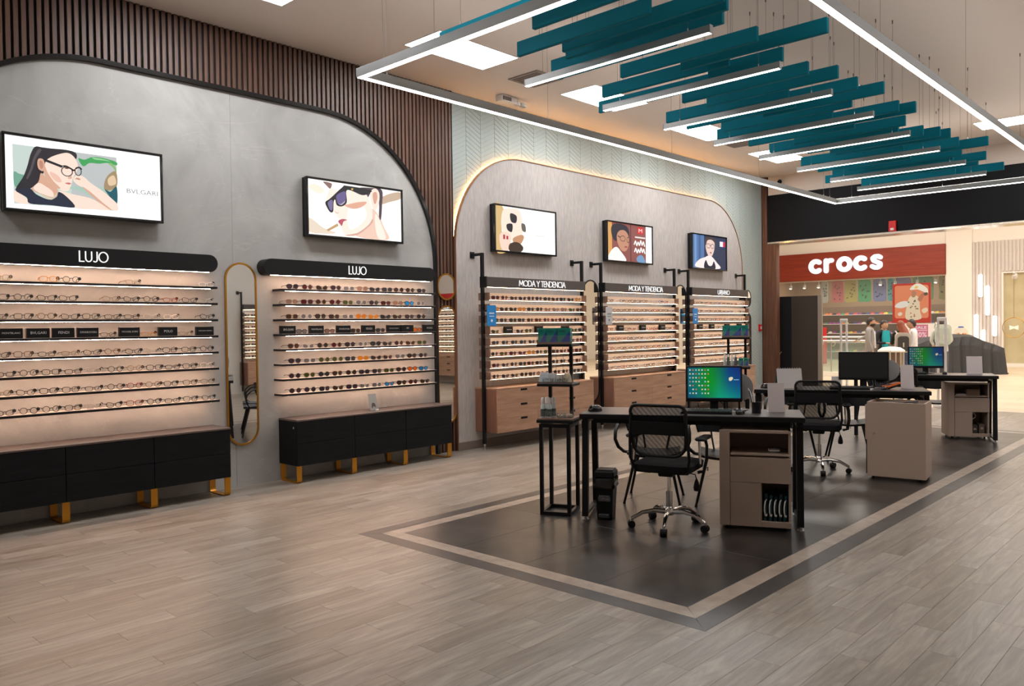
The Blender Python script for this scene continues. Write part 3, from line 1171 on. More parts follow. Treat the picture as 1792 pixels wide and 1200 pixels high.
def ring(cu, cv, ru, rv, t, n=18):
    """thin ring drawn as one outline with a slit"""
    o = [(cu + ru * math.cos(2 * PI * i / n), cv + rv * math.sin(2 * PI * i / n)) for i in range(n + 1)]
    k = [(cu + (ru - t) * math.cos(2 * PI * i / n), cv + (rv - t * 2) * math.sin(2 * PI * i / n)) for i in range(n, -1, -1)]
    return o + k


def line(p, q, t):
    d = Vector((q[0] - p[0], q[1] - p[1])).normalized()
    n_ = Vector((-d.y * t * .5, d.x * t))
    return [(p[0] + n_.x, p[1] + n_.y), (p[0] - n_.x, p[1] - n_.y), (q[0] - n_.x, q[1] - n_.y), (q[0] + n_.x, q[1] + n_.y)]


W_ = (255, 255, 255, 1.5)
SKIN, SKIN2, DARK = (246, 218, 202, 1.15), (226, 176, 150, 1.0), (34, 32, 38)
scr1 = [(W_, R(0, 0, 1, 1)),
        ((206, 222, 214), [(.044, .886), (.695, .894), (.692, .092), (.047, .066)]),
        ((196, 200, 200), [(.4, .886), (.695, .894), (.692, .092), (.392, .079)]),
        ((120, 172, 150), Sm((.049, .5), (.08, .482), (.109, .465), (.101, .376), (.055, .295))),
        ((176, 206, 192), Sm((.331, .364), (.444, .338), (.526, .266), (.663, .222), (.682, .377), (.596, .431), (.461, .397))),
        ((66, 168, 92), Sm((.442, .804), (.482, .798), (.533, .852), (.601, .86), (.692, .826), (.692, .775), (.635, .795), (.574, .766), (.515, .759), (.472, .698))),
        ((150, 214, 150), Sm((.533, .846), (.601, .845), (.653, .823), (.601, .822), (.549, .82))),
        ((140, 190, 120), Sm((.639, .785), (.669, .737), (.689, .673), (.692, .712), (.677, .774), (.654, .801))),
        ((170, 146, 110), Sm((.61, .51), (.642, .631), (.69, .679), (.691, .455), (.613, .379))),
        ((236, 206, 170), Sm((.632, .553), (.668, .62), (.685, .567), (.684, .491), (.64, .461))),
        ((30, 92, 104), Sm((.609, .397), (.647, .369), (.691, .455), (.691, .19), (.655, .258))),
        ((44, 40, 46), Sm((.176, .885), (.149, .774), (.129, .61), (.102, .445), (.055, .26), (.078, .219), (.141, .29), (.199, .401), (.227, .55), (.303, .77), (.399, .791), (.429, .795), (.426, .878), (.368, .903), (.273, .893), (.218, .892))),
        ((86, 80, 82), Sm((.195, .856), (.165, .726), (.146, .58), (.12, .433), (.133, .436), (.159, .575), (.18, .722), (.214, .848))),
        (SKIN, Sm((.05, .245), (.107, .169), (.139, .083), (.052, .088))),
        (SKIN, Sm((.314, .303), (.394, .275), (.509, .243), (.576, .181), (.646, .096), (.524, .081), (.412, .08), (.361, .228))),
        (SKIN2, Sm((.208, .527), (.245, .449), (.299, .347), (.308, .269), (.286, .189), (.251, .199), (.19, .237), (.149, .289), (.191, .399))),
        (SKIN, Sm((.191, .382), (.237, .341), (.275, .279), (.278, .209), (.236, .217), (.162, .287))),
        ((36, 42, 62), Sm((.055, .246), (.136, .294), (.178, .217), (.251, .163), (.298, .21), (.313, .285), (.361, .228), (.41, .085), (.265, .085), (.137, .082), (.118, .163))),
        ((222, 208, 180), Sm((.181, .26), (.22, .195), (.268, .164), (.303, .254), (.298, .263), (.266, .185), (.224, .214))),
        (SKIN, Sm((.246, .725), (.295, .8), (.368, .859), (.409, .822), (.433, .734), (.435, .647), (.418, .572), (.401, .491), (.398, .454), (.387, .386), (.374, .321), (.346, .303), (.311, .331), (.284, .36), (.245, .428), (.223, .549), (.228, .629))),
        (SKIN2, Sm((.232, .623), (.248, .539), (.284, .424), (.323, .344), (.299, .338), (.247, .423), (.223, .549))),
        ((240, 196, 176, 1.05), Sm((.262, .56), (.309, .52), (.332, .436), (.3, .428), (.269, .491))),
        (SKIN2, Sm((.194, .721), (.223, .718), (.232, .623), (.219, .555), (.194, .576), (.186, .648))),
        ((196, 140, 118), Sm((.2, .693), (.217, .686), (.221, .62), (.21, .584), (.199, .622))),
        (SKIN, Sm((.403, .482), (.428, .557), (.471, .543), (.516, .463), (.587, .373), (.648, .275), (.691, .186), (.691, .096), (.641, .112), (.568, .235), (.485, .363), (.43, .417))),
        (SKIN2, Sm((.461, .397), (.51, .336), (.585, .205), (.644, .109), (.631, .106), (.559, .208), (.485, .339))),
        ((208, 150, 128), Sm((.414, .495), (.429, .517), (.45, .504), (.441, .487), (.427, .494))),
        ((120, 74, 60), Sm((.349, .636), (.366, .652), (.382, .642), (.365, .626))),
        ((206, 120, 112), Sm((.351, .42), (.376, .434), (.389, .423), (.375, .405))),
        ((230, 184, 164), Sm((.385, .541), (.396, .508), (.384, .487), (.368, .493))),
        (DARK, ring(0.365, 0.59, 0.037, 0.073, 0.006)),
        (DARK, ring(0.435, 0.61, 0.023, 0.066, 0.006)),
        (DARK, Sm((.332, .656), (.358, .675), (.398, .639), (.407, .62), (.398, .617), (.362, .647))),
        (DARK, Sm((.418, .632), (.439, .681), (.46, .654), (.455, .638), (.439, .657))),
        (DARK, line((.228, .714), (.337, .647), 0.018)),
        (DARK, line((.398, .614), (.418, .623), 0.012)),
        ((150, 146, 142, .8), ('BVLGARI', .865, .41, .22, .07))]
scr2 = [((252, 247, 240, 1.45), R(0, 0, 1, 1)),
        ((226, 210, 190, 1.2), Sm((.009, .296), (.15, .136), (.276, .063), (.166, .028), (.006, .048))),
        ((236, 222, 204, 1.3), Sm((.008, .846), (.11, .749), (.165, .823), (.079, .924))),
        ((206, 180, 156, 1.05), Sm((.756, .805), (.867, .929), (.994, .985), (.997, .86), (.865, .764), (.776, .705))),
        ((146, 112, 108), Sm((.154, .983), (.225, .977), (.243, .95), (.223, .868), (.185, .92))),
        ((238, 200, 182, 1.15), Sm((.665, .59), (.742, .475), (.8, .254), (.843, .019), (.521, .02), (.503, .102), (.641, .307))),
        ((252, 226, 212, 1.25), Sm((.703, .5), (.751, .378), (.818, .056), (.737, .023), (.7, .236))),
        ((84, 68, 78), Sm((.525, .958), (.67, .994), (.781, .98), (.781, .713), (.765, .407), (.742, .458), (.745, .705), (.718, .974), (.649, .877), (.604, .744), (.552, .854))),
        ((251, 224, 210, 1.25), Sm((.223, .868), (.292, .86), (.553, .886), (.624, .8), (.665, .59), (.662, .377), (.601, .218), (.464, .056), (.369, .028), (.33, .169), (.312, .191), (.299, .275), (.314, .325), (.286, .358), (.283, .43), (.247, .454), (.223, .496), (.175, .61))),
        ((255, 240, 230, 1.4), Sm((.435, .636), (.549, .629), (.605, .48), (.544, .273), (.427, .154), (.393, .373))),
        ((232, 176, 150, 1.05), Sm((.369, .59), (.416, .626), (.512, .685), (.608, .707), (.548, .597), (.453, .545))),
        ((226, 176, 158, 1.0), Sm((.369, .034), (.503, .102), (.621, .271), (.666, .394), (.661, .311), (.541, .109), (.463, .037))),
        ((250, 220, 204, 1.2), Sm((.649, .909), (.705, .993), (.749, .901), (.736, .67), (.688, .562), (.654, .717))),
        ((226, 172, 150, 1.0), Sm((.674, .883), (.712, .924), (.726, .831), (.705, .696), (.682, .723))),
        ((40, 36, 42), Sm((.171, .615), (.219, .688), (.348, .93), (.389, .965), (.65, .948), (.625, .871), (.552, .828), (.439, .884), (.387, .862), (.391, .658), (.341, .568), (.286, .578), (.27, .678), (.254, .628), (.247, .454), (.214, .438), (.177, .542))),
        ((126, 116, 160), Sm((.196, .615), (.242, .662), (.241, .493), (.219, .47), (.199, .547))),
        ((112, 98, 150), Sm((.282, .752), (.361, .852), (.382, .814), (.376, .667), (.334, .595), (.298, .612))),
        ((190, 184, 206), Sm((.287, .635), (.323, .605), (.373, .679), (.361, .632), (.327, .587))),
        ((214, 180, 90), Sm((.44, .928), (.459, .933), (.458, .901), (.44, .896))),
        ((196, 90, 112), Sm((.295, .283), (.337, .33), (.389, .324), (.351, .285), (.334, .202), (.313, .236))),
        ((206, 166, 120), [(.173, .102), (.287, .241), (.299, .195), (.192, .077)]),
        ((232, 190, 172, 1.1), Sm((.262, .466), (.283, .439), (.306, .45), (.294, .423), (.272, .424)))]
scr3 = [((255, 253, 248, 1.6), R(0, 0, 1, 1)), ((226, 190, 130, 1.0), Sm((0, .99), (.12, .99), (.16, .7), (.10, .5), (.16, .2), (.20, 0), (0, 0))),
        ((250, 222, 204, 1.2), Sm((.12, .9), (.26, .98), (.40, .94), (.44, .6), (.42, .36), (.34, .24), (.2, .3), (.1, .5))),
        ((206, 150, 110), Sm((.28, .30), (.42, .40), (.46, .34), (.40, .18), (.30, .16))), (DARK, Sm((.24, .86), (.34, .82), (.33, .66), (.25, .68))), (DARK, Sm((.18, .60), (.27, .62), (.26, .44), (.19, .48))),
        ((104, 98, 90), Sm((.42, .66), (.48, .64), (.49, .48), (.43, .50))), ((246, 214, 196, 1.1), Sm((.06, .30), (.12, .42), (.24, .36), (.22, .04), (.1, .02))), ((180, 40, 60), R(.12, .26, .15, .36)), ((180, 40, 60), R(.17, .26, .2, .34)),
        ((66, 46, 30), Sm((.22, .16), (.34, .22), (.44, .12), (.40, .0), (.22, 0))), ((226, 222, 216, 1.2), R(.66, .40, .82, .43))]
scr4 = [((150, 84, 78), R(0, 0, 1, 1)), ((230, 170, 92), R(0, .0, .10, 1)), ((96, 52, 56), R(.50, 0, .52, 1)), ((255, 252, 250, 1.4), R(.86, 0, 1, 1)),
        ((40, 36, 48), Sm((.08, .76), (.12, .94), (.28, .99), (.44, .92), (.48, .7), (.42, .58), (.16, .52))), ((206, 148, 118), Sm((.20, .66), (.26, .8), (.38, .82), (.46, .68), (.46, .44), (.40, .28), (.30, .28), (.22, .46))),
        ((244, 236, 232, 1.2), Sm((.02, 0), (.06, .22), (.18, .36), (.28, .26), (.40, .0))), (DARK, ring(.33, .60, .06, .08, .008)), (DARK, ring(.45, .58, .035, .08, .008)), (DARK, line((.22, .66), (.28, .62), .014)), ((170, 70, 70), Sm((.36, .38), (.40, .41), (.43, .38), (.39, .36))),
        ((226, 40, 44), R(.66, .78, .80, .96)), ((255, 240, 236, 1.1), ('M', .73, .87, .08, .1)), ((250, 240, 236), R(.60, .66, .84, .70)), *[((255, 250, 246, 1.2), line(p, q, .022)) for y0 in (.50, .30) for p, q in zip([(.58 + k * .03, y0 + (.06 if k % 2 else -.03) * (1 + (k % 3) * .4)) for k in range(9)], [(.58 + k * .03, y0 + (.06 if k % 2 else -.03) * (1 + (k % 3) * .4)) for k in range(1, 9)])], ((120, 160, 200), Sm((.62, .1), (.7, .2), (.78, .16), (.82, 0), (.66, 0)))]
scr5 = [((44, 54, 82), R(0, 0, 1, 1)), ((86, 124, 176), R(0, 0, .34, 1)), ((120, 158, 206), R(.06, 0, .12, 1)), ((66, 100, 152), R(.18, 0, .24, 1)),
        ((236, 206, 196, 1.1), Sm((.38, .70), (.42, .9), (.54, .97), (.64, .86), (.64, .62), (.58, .42), (.50, .36), (.42, .48))), ((244, 226, 222, 1.2), Sm((.10, .02), (.18, .24), (.36, .34), (.46, .40), (.56, .38), (.70, .22), (.80, .02))), ((30, 34, 52), Sm((.34, 0), (.38, .26), (.46, .1), (.56, .1), (.62, .24), (.66, 0))),
        ((70, 54, 54), Sm((.36, .72), (.38, .90), (.46, .99), (.58, .99), (.66, .90), (.66, .74), (.63, .84), (.54, .90), (.43, .86), (.40, .74))), (DARK, ring(.46, .70, .055, .075, .008)), (DARK, ring(.58, .70, .05, .075, .008)), (DARK, R(.50, .71, .54, .73)), ((178, 110, 104), Sm((.49, .50), (.53, .52), (.56, .50), (.52, .47))),
        ((240, 240, 246, 1.1), R(.80, .72, .90, .88)), ((206, 40, 60), R(.90, .72, .97, .88)), ((40, 50, 130), R(.80, .88, .97, .91)), ((40, 50, 130), R(.80, .69, .97, .72))]
SCR = [((1.945, 3.262), scr1, 'large wall screen at the left edge showing a model in clear glasses'), ((4.815, 6.146), scr2, 'wall screen showing a pale profile in dark sunglasses, inside the stone arch'),
       ((7.685, 8.975), scr3, 'mostly white wall screen, first inside the far arch'), ((10.21, 11.505), scr4, 'middle wall screen of the far arch, reddish picture with handwriting'), ((12.782, 14.07), scr5, 'farthest wall screen, blue picture of a person in glasses')]
for (y0, y1), layers, lb in SCR:
    zc, hh = 2.945, .325
    t = thing('wall_screen', lb, 'screen', (XW + (.024 if y0 < 7 else .061), (y0 + y1) / 2, zc), group='wall mounted advertising screens')
    hw = (y1 - y0) / 2
    f = lambda a, b, c: (c, a, b)
    obj('housing', MB().bbox(0, .085, -hw + .004, hw - .004, -hh + .004, hh - .004, .006), 'black_plastic', t)
    bz = MB()
    for q in ((-hw, hw, -hh, -hh + .024), (-hw, hw, hh - .024, hh), (-hw, -hw + .022, -hh + .024, hh - .024), (hw - .022, hw, -hh + .024, hh - .024)):
        bz.bbox(.05, .105, q[0], q[1], q[2], q[3], .004)
    obj('bezel', bz, 'black_gloss', t)
    picture('picture', t, f, 2 * hw - .044, 2 * hh - .048, layers, .0865, .0006)

# ================================================================== SPECTACLES
FRAME_COL = {'black': (.012, .012, .014), 'tortoise': (.16, .06, .02), 'red': (.30, .03, .02), 'amber': (.50, .20, .02), 'gold': (.26, .19, .11), 'silver': (.5, .48, .46), 'clear': (.75, .66, .60), 'blue': (.03, .08, .22), 'brown': (.09, .045, .025), 'green': (.06, .09, .05)}
LENS_COL = {'smoke': (.035, .035, .04), 'brown': (.05, .027, .018), 'plum': (.045, .028, .038), 'grey': (.16, .15, .16), 'rose': (.28, .16, .13), 'amber': (.62, .22, .02), 'blue': (.02, .22, .55), 'green': (.06, .08, .025), 'orange': (.75, .16, .02), 'bordeaux': (.09, .014, .018)}
for k, c in FRAME_COL.items():
    M['frame_' + k] = mat('frame_' + k, c, .3)
for k, c in LENS_COL.items():
    M['lens_' + k] = mat('lens_' + k, c, .12)
M['clear_lens'] = glass_mat('clear_lens', (1, .98, .95), .9, .03)


def lens_outline(shape, n=16):
    out = []
    for i in range(n):
        t = 2 * PI * i / n
        c, s = math.cos(t), math.sin(t)
        if shape == 'round':
            y, z = .0245 * c, .0235 * s
        elif shape == 'rect':
            p = .55
            y, z = .0265 * math.copysign(abs(c) ** p, c), .0175 * math.copysign(abs(s) ** p, s)
        elif shape == 'cat':
            y, z = .0265 * math.copysign(abs(c) ** .7, c), .0195 * math.copysign(abs(s) ** .7, s)
            z += .006 * (y / .026) if s > 0 else 0
        elif shape == 'pilot':
            y, z = .028 * math.copysign(abs(c) ** .8, c), .0235 * math.copysign(abs(s) ** .75, s)
            if z < 0:
                y *= .84
        else:  # square
            p = .6
            y, z = .027 * math.copysign(abs(c) ** p, c), .0215 * math.copysign(abs(s) ** p, s)
        out.append((y, z))
    return out


GM = {}


def gl_mesh(shape, part):
    """mesh data of one part of a pair of spectacles; x is out of the wall, y along it; bottom rests on z = 0"""
    k = (shape, part)
    if k in GM:
        return GM[k]
    ol = lens_outline(shape)
    h0 = -min(z for _, z in ol) + .0025
    mb = MB()
    c = .0345
    if part == 'frame':
        for s in (-1, 1):
            pth = [(-.05 * ((y + c) / .06) ** 2 * .2, s * (y + c), z + h0) for y, z in ol]
            mb.tube(pth, .0025, 5, closed=True)
        mb.tube([(.0, -.011, h0 + .007), (.002, 0, h0 + .0105), (0, .011, h0 + .007)], .0027, 5)
        for s in (-1, 1):
            mb.box(-.014, -.004, s * .0655 - .003, s * .0655 + .003, h0 + .004, h0 + .013)
    elif part == 'lens':
        pts = [(y, z + h0) for y, z in ol]
        n = len(pts)
        vs = [(-.006, 0, h0)] + [(-.05 * ((y + c) / .06) ** 2 * .2, y, z) for y, z in pts]
        vs[0] = (-.002, 0, h0)
        mb.add(vs, [(0, 1 + i, 1 + (i + 1) % n) for i in range(n)])
    elif part == 'temple':
        mb.tube([(-.012, 0, h0 + .009), (-.05, 0, h0 + .009), (-.1, 0, h0 + .006), (-.125, 0, h0 - .006), (-.135, 0, h0 - .014)], .003, 5)
    GM[k] = mb
    return mb


GD = {}


def gl_data(shape, part, mname):
    k = (shape, part, mname)
    if k not in GD:
        GD[k] = gl_mesh(shape, part).mesh('spectacle_' + part, mname, smooth=True)
    return GD[k]


def gl_whole(shape, fm, lm):
    """small far pair: frame and lenses in one mesh"""
    k = (shape, fm, lm)
    if k not in GD:
        mb = MB()
        a = gl_mesh(shape, 'frame')
        mb.add(a.v, a.f, 0)
        l = gl_mesh(shape, 'lens')
        for s in (-1, 1):
            mb.add([(x, s * (y + .0345), z) for x, y, z in l.v], l.f, 1)
        t = gl_mesh(shape, 'temple')
        for s in (-1, 1):
            mb.add([(x, y + s * .0655, z) for x, y, z in t.v], t.f, 0)
        GD[k] = mb.mesh('spectacles', [fm, lm], smooth=True)
    return GD[k]


LOCK = MB().lathe([(.005, -.013), (.011, -.009), (.0135, 0), (.011, .009), (.005, .013)], (0, 0, 0), 10).mesh('security_lock', 'black_plastic', smooth=True)
PTAG = MB().box(-.001, .001, -.003, .003, 0, .026).mesh('price_tag', 'tag_white')


def spectacles(kind, loc, label, group, fcol, lcol, shape, detail, turn=0.0, scale=1.0, ptag=False):
    name = 'sunglasses' if kind == 'sun' else 'eyeglasses'
    lm = 'lens_' + lcol if kind == 'sun' else 'clear_lens'
    if detail == 0:
        t = link(name, gl_whole(shape, 'frame_' + fcol, lm), None, loc, turn)
        t.scale = (scale,) * 3
        return tag(t, label, name, group)
    t = link(name, gl_data(shape, 'frame', 'frame_' + fcol), None, loc, turn)
    t.scale = (scale,) * 3
    tag(t, label, name, group)
    for s in (-1, 1):
        l = link('lens', gl_data(shape, 'lens', lm), t, (0, s * .0345, 0))
        l.scale = (1, s, 1)
        link('temple', gl_data(shape, 'temple', 'frame_' + fcol), t, (0, s * .0655, 0))
    if detail > 1:
        link('security_lock', LOCK, t, (-.022, .0655, .034))
    if ptag:
        tg = link('price_tag', PTAG, t, (-.03, .0655, .03))
        tg.rotation_euler = (-.5, 0, 0)
    return t


SHELF_WORD = ['top', 'second', 'third', 'fourth', 'fifth', 'sixth', 'seventh', 'bottom']


def name_plate(loc, wd, text, label, group, tilt=0.0):
    t = thing('name_plate', label, 'sign', loc, group=group)
    obj('block', MB().bbox(-.04, 0, -wd / 2, wd / 2, 0, .085, .003), 'black_plastic', t)
    mb = MB()
    if text:
        v = TEXTS[text][2]
        hh = min(.022, wd * .78 / v)
        text_into(mb, text, lambda a, b, c: (c, a, b), 0, .045, hh * v, hh, .0008)
    else:
        for k in range(6):
            mb.flatpoly(R(-.045 + k * .016, .04, -.034 + k * .016, .05), lambda a, b, c: (c, a, b), .0008)
    obj('lettering', mb, mat('plate_lettering', (.62, .6, .58), .5), t)
    return t


# ================================================================== LUXURY WALL UNITS (rounded black header, eight thin shelves)
SZ = [2.035 - .1585 * i for i in range(8)]          # shelf tops


def lujo_unit(y0, y1, sy0, sy1, label):
    """header from y0 to y1, shelves from sy0 to sy1"""
    t = thing('wall_display_unit', label, 'display shelf', (XW + .022, (y0 + y1) / 2, 0), group='black shelf wall units')
    cy = (y0 + y1) / 2
    hw, r = (y1 - y0) / 2, .085
    poly = arc(-hw + r, 2.262, r, PI * 1.5, PI * .5, 10) + arc(hw - r, 2.262, r, PI * .5, -PI * .5, 10)
    f = lambda a, b, c: (c, a, b)
    hd = obj('header_board', MB().prism(poly, f, 0, .15), 'black_plastic', t)
    mb = MB()
    stroke_text(mb, 'LUJO', f, 0 if y0 > 4 else 0.005, 2.268, .088, .0092, .15, .157, gap=.2, width=.235)
    obj('lettering', mb, 'white_letter', hd)
    obj('light_strip', MB().box(.126, .136, -hw + r, hw - r, 2.1748, 2.1768), 'shelf_light', hd)
    for i, z in enumerate(SZ):
        sh = obj('shelf', MB().bbox(0, .175, sy0 - cy, sy1 - cy, z - .021, z, .002), 'black_metal', t)
        obj('shelf_mat', MB().box(.004, .168, sy0 - cy + .006, sy1 - cy - .006, z, z + .0012), 'cream', sh)
        if i < 5:
            obj('light_strip', MB().box(.141, .147, sy0 - cy + .07, sy1 - cy - .06, z - .0232, z - .0215), 'shelf_light', sh)
        else:
            for e in (sy0 - cy + .08, sy1 - cy - .08):
                obj('cable_clip', MB().box(.12, .15, e - .01, e + .01, z - .027, z - .0215), 'white', sh)
            obj('light_strip', MB().box(.103, .109, sy0 - cy + .07, sy1 - cy - .06, z - .0232, z - .0215), 'shelf_light', sh)
    return t


lujo_unit(1.46, 3.765, 1.5, 3.745, 'black shelf wall unit with rounded header at the left edge')
lujo_unit(4.265, 6.60, 4.44, 6.59, 'black shelf wall unit with rounded header beside the timber slats')

# eyeglasses on the first unit, counted from its right end
u1x = XW + .022 + .135
fc1 = ['black'] * 14 + ['tortoise', 'brown', 'silver', 'silver', 'gold', 'gold', 'clear', 'red', 'black', 'black']
EYE = 'eyeglasses on the leftmost wall unit'
plates1 = [(3.62, .175, 'CAROLINA HERRERA'), (3.26, .175, 'POLO'), (2.91, .178, 'MICHAEL KORS'), (2.557, .172, 'SWAROVSKI'), (2.36, .172, 'FENDI'), (2.165, .172, 'BVLGARI'), (1.965, .17, 'MONTBLANC'), (1.75, .17, 'MONTBLANC')]
for i, z in enumerate(SZ):
    n = 0
    if i == 3:
        for k, (py, pw, tx) in enumerate(plates1):
            name_plate((u1x + .02, py, z + .0015), pw, tx, f'black brand plate, {ordinal(k)} from right on fourth shelf of leftmost wall unit', 'brand plates on the leftmost wall unit')
        for py in (3.44, 3.09, 2.73):
            spectacles('eye', (u1x, py, z + .0015), f'eyeglasses between brand plates, {ordinal(n)} from right on fourth shelf of leftmost unit', EYE, ['gold', 'amber', 'brown'][n], None, 'rect', 2)
            n += 1
        continue
    y = 3.66 - rnd.random() * .03
    while y > 1.58:
        if not (i < 3 and rnd.random() < .14):
            fc = rnd.choice(fc1)
            if i == 0 and n == 3:
                fc = 'amber'
            if i == 7 and n == 4:
                fc = 'red'
            spectacles('eye', (u1x, y, z + .0015), f'{fc}-framed eyeglasses, {ordinal(n)} from right on {SHELF_WORD[i]} shelf of leftmost wall unit', EYE, fc, None, rnd.choice(['rect', 'square', 'round', 'cat']), 2, rnd.uniform(-.25, .12), ptag=rnd.random() < .12, scale=1.06)
            n += 1
        y -= rnd.uniform(.166, .185)
# sunglasses on the second unit, counted from its left end
SUN = 'sunglasses on the slat side wall unit'
plates2 = [(4.532, .178, 'BVLGARI'), (4.882, .176, 'MONTBLANC'), (5.235, .178, 'SWAROVSKI'), (5.577, .178, 'FENDI'), (5.938, .182, 'CAROLINA HERRERA'), (6.147, .186, 'A|X'), (6.495, .186, 'HUGO')]
lc2 = ['brown', 'brown', 'smoke', 'smoke', 'plum', 'plum', 'plum', 'grey', 'green', 'brown', 'bordeaux', 'rose']
special = {(1, 9): 'blue', (2, 5): 'amber', (2, 6): 'amber', (5, 5): 'amber', (6, 9): 'orange', (6, 10): 'blue', (6, 11): 'blue', (7, 7): 'blue', (0, 5): 'rose', (0, 4): 'grey', (1, 5): 'grey'}
for i, z in enumerate(SZ):
    n = 0
    if i == 3:
        for k, (py, pw, tx) in enumerate(plates2):
            name_plate((u1x + .02, py, z + .0015), pw, tx, f'black brand plate, {ordinal(k)} from left on fourth shelf beside the slats', 'brand plates on the slat side wall unit')
        for py, lc in ((4.707, 'grey'), (5.06, 'rose'), (5.405, 'brown'), (5.757, 'smoke'), (6.32, 'orange')):
            spectacles('sun', (u1x, py, z + .0015), f'{lc}-lensed sunglasses between brand plates, {ordinal(n)} from left, fourth shelf beside the slats', SUN, 'black', lc, 'square', 1)
            n += 1
        continue
    y = 4.585 + rnd.random() * .02 + (.02 if i > 4 else 0)
    while y < 6.55:
        lc = special.get((i, n), rnd.choice(lc2))
        fc = {'amber': 'amber', 'grey': 'silver', 'rose': 'gold', 'green': 'gold'}.get(lc, rnd.choice(['black', 'black', 'brown', 'tortoise']))
        spectacles('sun', (u1x, y, z + .0015), f'{lc}-lensed sunglasses, {ordinal(n)} from left on {SHELF_WORD[i]} shelf beside the slats', SUN, fc, lc, rnd.choice(['square', 'pilot', 'cat', 'round']), 1, rnd.uniform(-.2, .1), ptag=rnd.random() < .12, scale=1.06)
        n += 1
        y += rnd.uniform(.172, .186)

# ================================================================== SIDEBOARDS
def sideboard(y0, y1, label, lock):
    t = thing('sideboard', label, 'sideboard', (XW + .024, (y0 + y1) / 2, 0), group='black sideboards on gold legs')
    hw = (y1 - y0) / 2
    d = .36
    obj('carcass', MB().bbox(0, d - .02, -hw, hw, .182, .645, .002), 'sideboard', t)
    obj('top_board', MB().bbox(0, d + .002, -hw - .001, hw + .001, .645, .664, .003), 'sideboard_top', t)
    w3 = 2 * hw / 3
    for k in range(3):
        for j, (z0, z1) in enumerate(((.182, .412), (.416, .643))):
            obj('drawer', MB().bbox(d - .0195, d, -hw + k * w3 + .0025, -hw + (k + 1) * w3 - .0025, z0, z1, .002), 'sideboard', t)
    if lock:
        obj('lock', MB().cyl((d - .06, -hw - .006, .58), (d - .06, -hw, .58), .012, n=12), 'chrome', t)
    for k in range(4):
        y = -hw + k * w3 + (.03 if k == 0 else -.03 if k == 3 else 0)
        x0, x1, r = .03, d - .02, .03
        pth = [(x0, y, .182)] + [(x0 + r + r * math.cos(a), y, r + .004 + r * math.sin(a)) for a in (PI, PI * 1.17, PI * 1.33, PI * 1.5)] + \
              [(x1 - r + r * math.cos(a), y, r + .004 + r * math.sin(a)) for a in (PI * 1.5, PI * 1.67, PI * 1.83, PI * 2)] + [(x1, y, .182)]
        mb = MB()
        N = len(pth)
        vs = []
        for i, p in enumerate(pth):
            a, b = Vector(pth[max(i - 1, 0)]), Vector(pth[min(i + 1, N - 1)])
            dd = (b - a).normalized()
            nn = Vector((dd.z, 0, -dd.x)) * .004
            for yy, sg in ((-.03, 1), (.03, 1), (.03, -1), (-.03, -1)):
                vs.append((p[0] + nn.x * sg, p[1] + yy, p[2] + nn.z * sg))
        fs = []
        for i in range(N - 1):
            for q in range(4):
                fs.append((i * 4 + q, i * 4 + (q + 1) % 4, i * 4 + 4 + (q + 1) % 4, i * 4 + 4 + q))
        fs += [(3, 2, 1, 0), tuple(4 * (N - 1) + q for q in range(4))]
        obj('leg', mb.add(vs, fs), 'gold_leg', t)
    return t


sideboard(1.552, 3.752, 'low black sideboard on gold legs at the left edge', False)
sideboard(4.485, 6.655, 'low black sideboard on gold legs under the sunglasses shelves', True)
# leaflet stand on the second sideboard
t = thing('leaflet_stand', 'small clear leaflet stand on the sideboard under the sunglasses', 'leaflet holder', (-7.42, 5.57, .665))
f = lambda a, b, c: (c - b * .25, a, b)
obj('base', MB().bbox(-.02, .06, -.055, .055, 0, .003, .001), 'acrylic', t)
obj('sheet', MB().prism(R(-.055, .003, .055, .19), f, 0, .003), mat('leaflet_grey', srgb(150, 146, 140), .35), t)
obj('print', MB().flatpoly(Sm((-.03, .03), (.0, .05), (.025, .035), (.02, .08), (-.02, .085)), f, .0035), mat('leaflet_brown', srgb(84, 64, 50), .4), t)
obj('price_card', MB().bbox(.03, .045, -.015, .03, .003, .02, .001), 'white', t)

# ================================================================== MIRRORS
def pill_mirror(yc, zc, wd, ht, frame, label, c0=.024):
    t = thing('wall_mirror', label, 'mirror', (XW + c0, yc, zc), group='pill shaped wall mirrors')
    f = lambda a, b, c: (c, a, b)
    o = pill(wd, ht, 18)
    obj('glass', MB().prism([(a * .985, b * .995) for a, b in o], f, .006, .012), 'mirror', t)
    obj('backboard', MB().prism([(a * .96, b * .985) for a, b in o], f, 0, .0055), 'black', t)
    obj('rim', MB().tube([(.010, a, b) for a, b in o], .008, 6, closed=True, flat=(.02, .012)), frame, t)
    return t


pill_mirror(4.075, 1.36, .33, 1.86, 'brass', 'tall brass-rimmed pill mirror between the two black shelf units')
pill_mirror(6.905, 2.13, .295, .325, 'brass', 'small brass-rimmed oval mirror on the slats above the tall one', c0=.034)
pill_mirror(6.905, 1.13, .315, 1.50, 'brass', 'tall brass-rimmed pill mirror on the timber slats', c0=.034)
for yc, zc, wd, ht, lb in ((9.68, 1.37, .37, 1.85, 'black-rimmed pill mirror between first and middle black-post units'), (12.25, 1.37, .37, 1.85, 'black-rimmed pill mirror between middle and farthest black-post units'),
                           (14.76, 2.105, .26, .325, 'small black-rimmed mirror beyond the farthest black-post unit'), (14.76, 1.08, .26, 1.47, 'tall black-rimmed mirror beyond the farthest black-post unit')):
    m_ = pill_mirror(yc, zc, wd, ht, 'black_metal', lb, c0=.22)
    for q in ((-1, 1) if ht > 1 else (0,)):
        obj('wall_bracket', MB().box(-.159, .0, -.02, .02, q * ht * .3 - .02, q * ht * .3 + .02), 'black_metal', m_)

